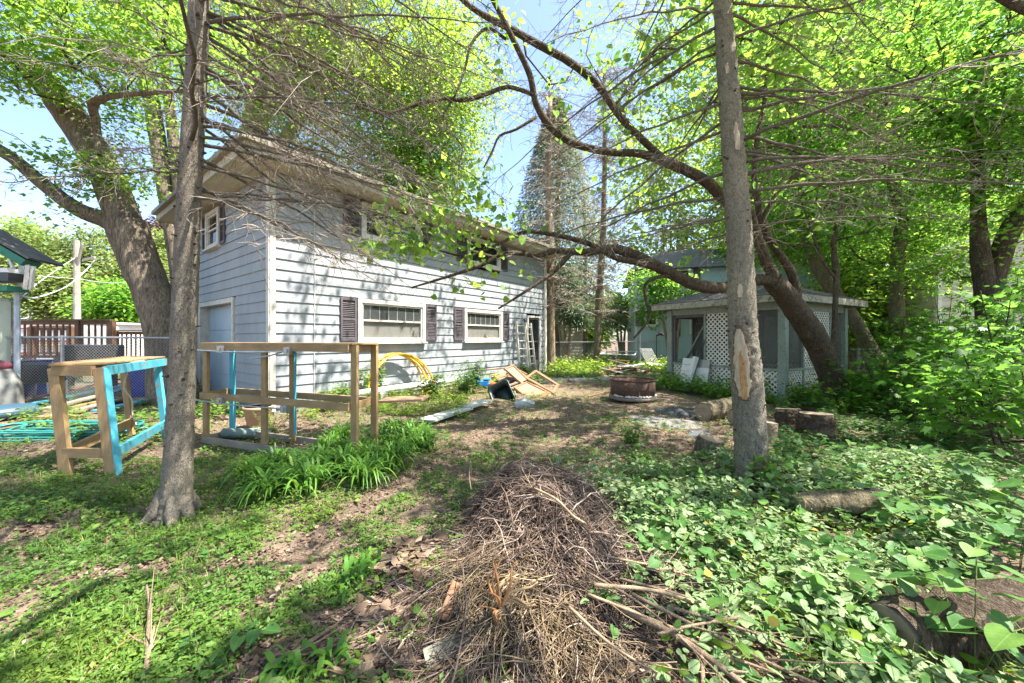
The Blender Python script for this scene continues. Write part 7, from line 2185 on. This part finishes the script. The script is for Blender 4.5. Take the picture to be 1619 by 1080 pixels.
for k in range(90):
    a = np.array(c) + rng.normal(size=3) * np.array([.03, .03, .04]); d_ = rnd_dirs(1)[0]; d_[1] -= .4; d_[2] = abs(d_[2]) * .4 - .2
    A.append(a); B.append(a + d_ * random.uniform(.03, .14))
prisms('rootlets', A, B, .0018, .0008, T_straw, rb_, kind='stuff')
# board scrap and bark piece
a, b = G(672, 1062), G(748, 1035); a.z = .06; b.z = .10
mb = MB(); mb.bar(a, b, .09, .012, up=(.1, -.35, .9)); mb.build('roof_scrap', M('mossy_grey_board', (.26, .25, .19), (.18, .17, .13), 9, .9, c3=(.34, .32, .26)), None, label='grey mossy board scrap at the bottom of the brush pile', category='board scrap')
a, b = G(700, 1010), G(722, 965); a.z = .1; b.z = .17
mb = MB(); mb.bar(a, b, .055, .014, up=(.25, -.7, .6)); o = mb.build('bark_piece', M('red_bark', (.34, .16, .09), (.24, .11, .06), 12, .85, (1, 1, 3)), None, label='reddish slab of bark beside the board scrap', category='bark'); o.modifiers.new('b', 'BEVEL').width = .006
# bent white wire in the straw
mb = MB(); mb.tube([W(718, 965, 2.15), W(726, 1000, 2.05), W(772, 968, 2.1), W(760, 950, 2.15)], .0025, 5); mb.build('bent_wire', WHITE, None, label='thin bent white wire lying in the straw stems', category='wire')
# larger fallen sticks
def stick(label, pts, r0, r1, mat, name='stick', grp='fallen sticks and branches', forks=3):
    P = []
    for (px, py, z) in pts:
        g = G(px, py); zz = g.z + z
        f = (CAMZ - zz) / CAMZ
        P.append((g.x * f, g.y * f, zz))
    C = crom(P, 5); n = len(C)
    if grp is None or forks == 0:
        mb = MB(); mb.tube(C, [r0 + (r1 - r0) * i / (n - 1) for i in range(n)], 8, amp=.15, nsc=20); return mb.build(name, mat, None, True, label=label, category='stick', group='fallen sticks and branches')
    r = thing(name, label, 'stick', C[0], grp)
    mb = MB(); mb.tube(C, [r0 + (r1 - r0) * i / (n - 1) for i in range(n)], 8, amp=.15, nsc=20); mb.build('shaft', mat, r, True)
    for k in range(forks):
        i = random.randint(n // 4, n - 2); p = np.array(C[i]); d_ = np.array(C[i + 1]) - p; d_ = d_ / np.linalg.norm(d_) + rng.normal(size=3) * np.array([.5, .5, .25]); L = random.uniform(.08, .3)
        mb = MB(); mb.tube([p, p + d_ * L * .5, p + d_ * L + np.array([0, 0, .02])], [r1 * .9, r1 * .6, r1 * .3], 6); mb.build('fork', mat, r, True)
    return r
ST = bark_mat('stick_bark', (.16, .11, .08), (.34, .25, .18), (.24, .17, .12), 30, .6, .5)
STL = bark_mat('pale_stick_bark', (.30, .21, .13), (.46, .34, .22), (.36, .26, .17), 30, .6, .4)
stick('short thick pale stick pointing right out of the brush pile', [(1002, 838, .12), (1045, 826, .15), (1093, 818, .14)], .011, .016, STL, forks=0)
stick('long pale branch running down right from the brush pile to the ground cover', [(940, 925, 0.19), (1040, 935, 0.17), (1130, 965, 0.13), (1200, 990, 0.11)], .012, .009, STL)
stick('thick grey branch lying lowest to the right of the brush pile', [(970, 955, 0.15), (1060, 1000, 0.12), (1140, 1055, 0.11), (1180, 1085, 0.10)], .018, .013, ST)
stick('thin branch crossing over the two right hand branches', [(1040, 1003, 0.14), (1090, 990, 0.16), (1170, 975, 0.17)], .008, .006, ST)
stick('long curved branch reaching the bottom edge right of centre', [(1000, 940, 0.17), (1120, 1000, 0.13), (1220, 1050, 0.12), (1300, 1085, 0.11)], .010, .006, ST)
stick('straight thin stem sloping right below the pale branch', [(930, 905, 0.21), (1020, 960, 0.15), (1110, 1040, 0.12), (1150, 1080, 0.11)], .007, .004, ST)
stick('pale arched stick lying over the top of the brush pile', [(845, 772, .5), (880, 790, .52), (905, 815, .44), (925, 828, .36)], .008, .010, STL, forks=0)
stick('upright forked twig sticking up left in the brush pile', [(745, 775, .3), (742, 752, .42), (744, 728, .48)], .005, .003, STL)
stick('tall crooked twig standing in the brush pile centre', [(852, 790, .4), (838, 765, .5), (822, 735, .56)], .005, .003, STL)
stick('long horizontal twig across the top of the brush pile', [(745, 765, .42), (850, 752, .52), (930, 750, .44), (990, 765, .25)], .005, .004, ST)
stick('rough branch standing in the left foreground weeds', [(232, 1080, .02), (233, 1020, .05), (236, 960, .06), (232, 925, .1)], .012, .006, ST)
stick('pale broken branch leaning beside the rough branch', [(222, 1085, .02), (236, 1030, .05), (244, 990, .1)], .009, .004, STL)
stick('curved orange root lying in the bottom left weeds', [(150, 1075, .03), (170, 1040, .04), (200, 1012, .07), (225, 1003, .08)], .005, .003, RO, forks=0)
stick('dark crooked branch along the bottom left edge', [(55, 1085, .02), (85, 1020, .03), (105, 960, .03), (110, 940, .04)], .011, .004, ST)
stick('grey weathered branch lying in the litter left of the straw', [(420, 1060, .03), (460, 1035, .05), (520, 995, .05)], .014, .010, ST)
stick('thin dark stick over the bare path', [(545, 828, .02), (575, 818, .03), (582, 806, .05)], .004, .003, ST, forks=1)
stick('dark branch lying below the fallen log', [(1290, 850, .04), (1330, 865, .05), (1380, 885, .03)], .014, .01, ST)
for k in range(5):
    stick(('upper', 'second', 'third', 'fourth', 'lowest')[k] + ' thin grey stick in the twig heap behind the fallen log', [(1235 + 9 * k, 800 + 5 * k, .06), (1290 + 5 * k, 795 + 7 * k, .1), (1350 - 6 * k, 808 + 4 * k, .08)], .006, .004, ST)
stick('slender bare stem rising at the bottom right corner', [(1572, 1085, .0), (1545, 960, .45), (1520, 850, .75)], .006, .003, STL, forks=0) if False else None

for k, (p0, p1, lb) in enumerate((((960, 880), (1180, 940), 'thin brown branch, uppermost of those fanning right from the brush pile'), ((980, 915), (1260, 1010), 'long thin branch fanning right below the uppermost one'), ((900, 960), (1060, 1075), 'brown branch fanning down right beside the root clump'), ((1010, 900), (1130, 905), 'short twig branch fanning right over the ground cover'), ((930, 940), (1110, 1010), 'reddish branch fanning right in the middle of the fan'), ((1060, 960), (1330, 1060), 'thin branch fanning farthest towards the corner log'))):
    a_, b_ = p0, p1
    stick(lb, [(a_[0], a_[1], .17), ((a_[0] + b_[0]) / 2 + random.uniform(-12, 12), (a_[1] + b_[1]) / 2 + random.uniform(-12, 12), .15), (b_[0], b_[1], .09)], .009, .004, ST if k % 2 else STL, forks=5)
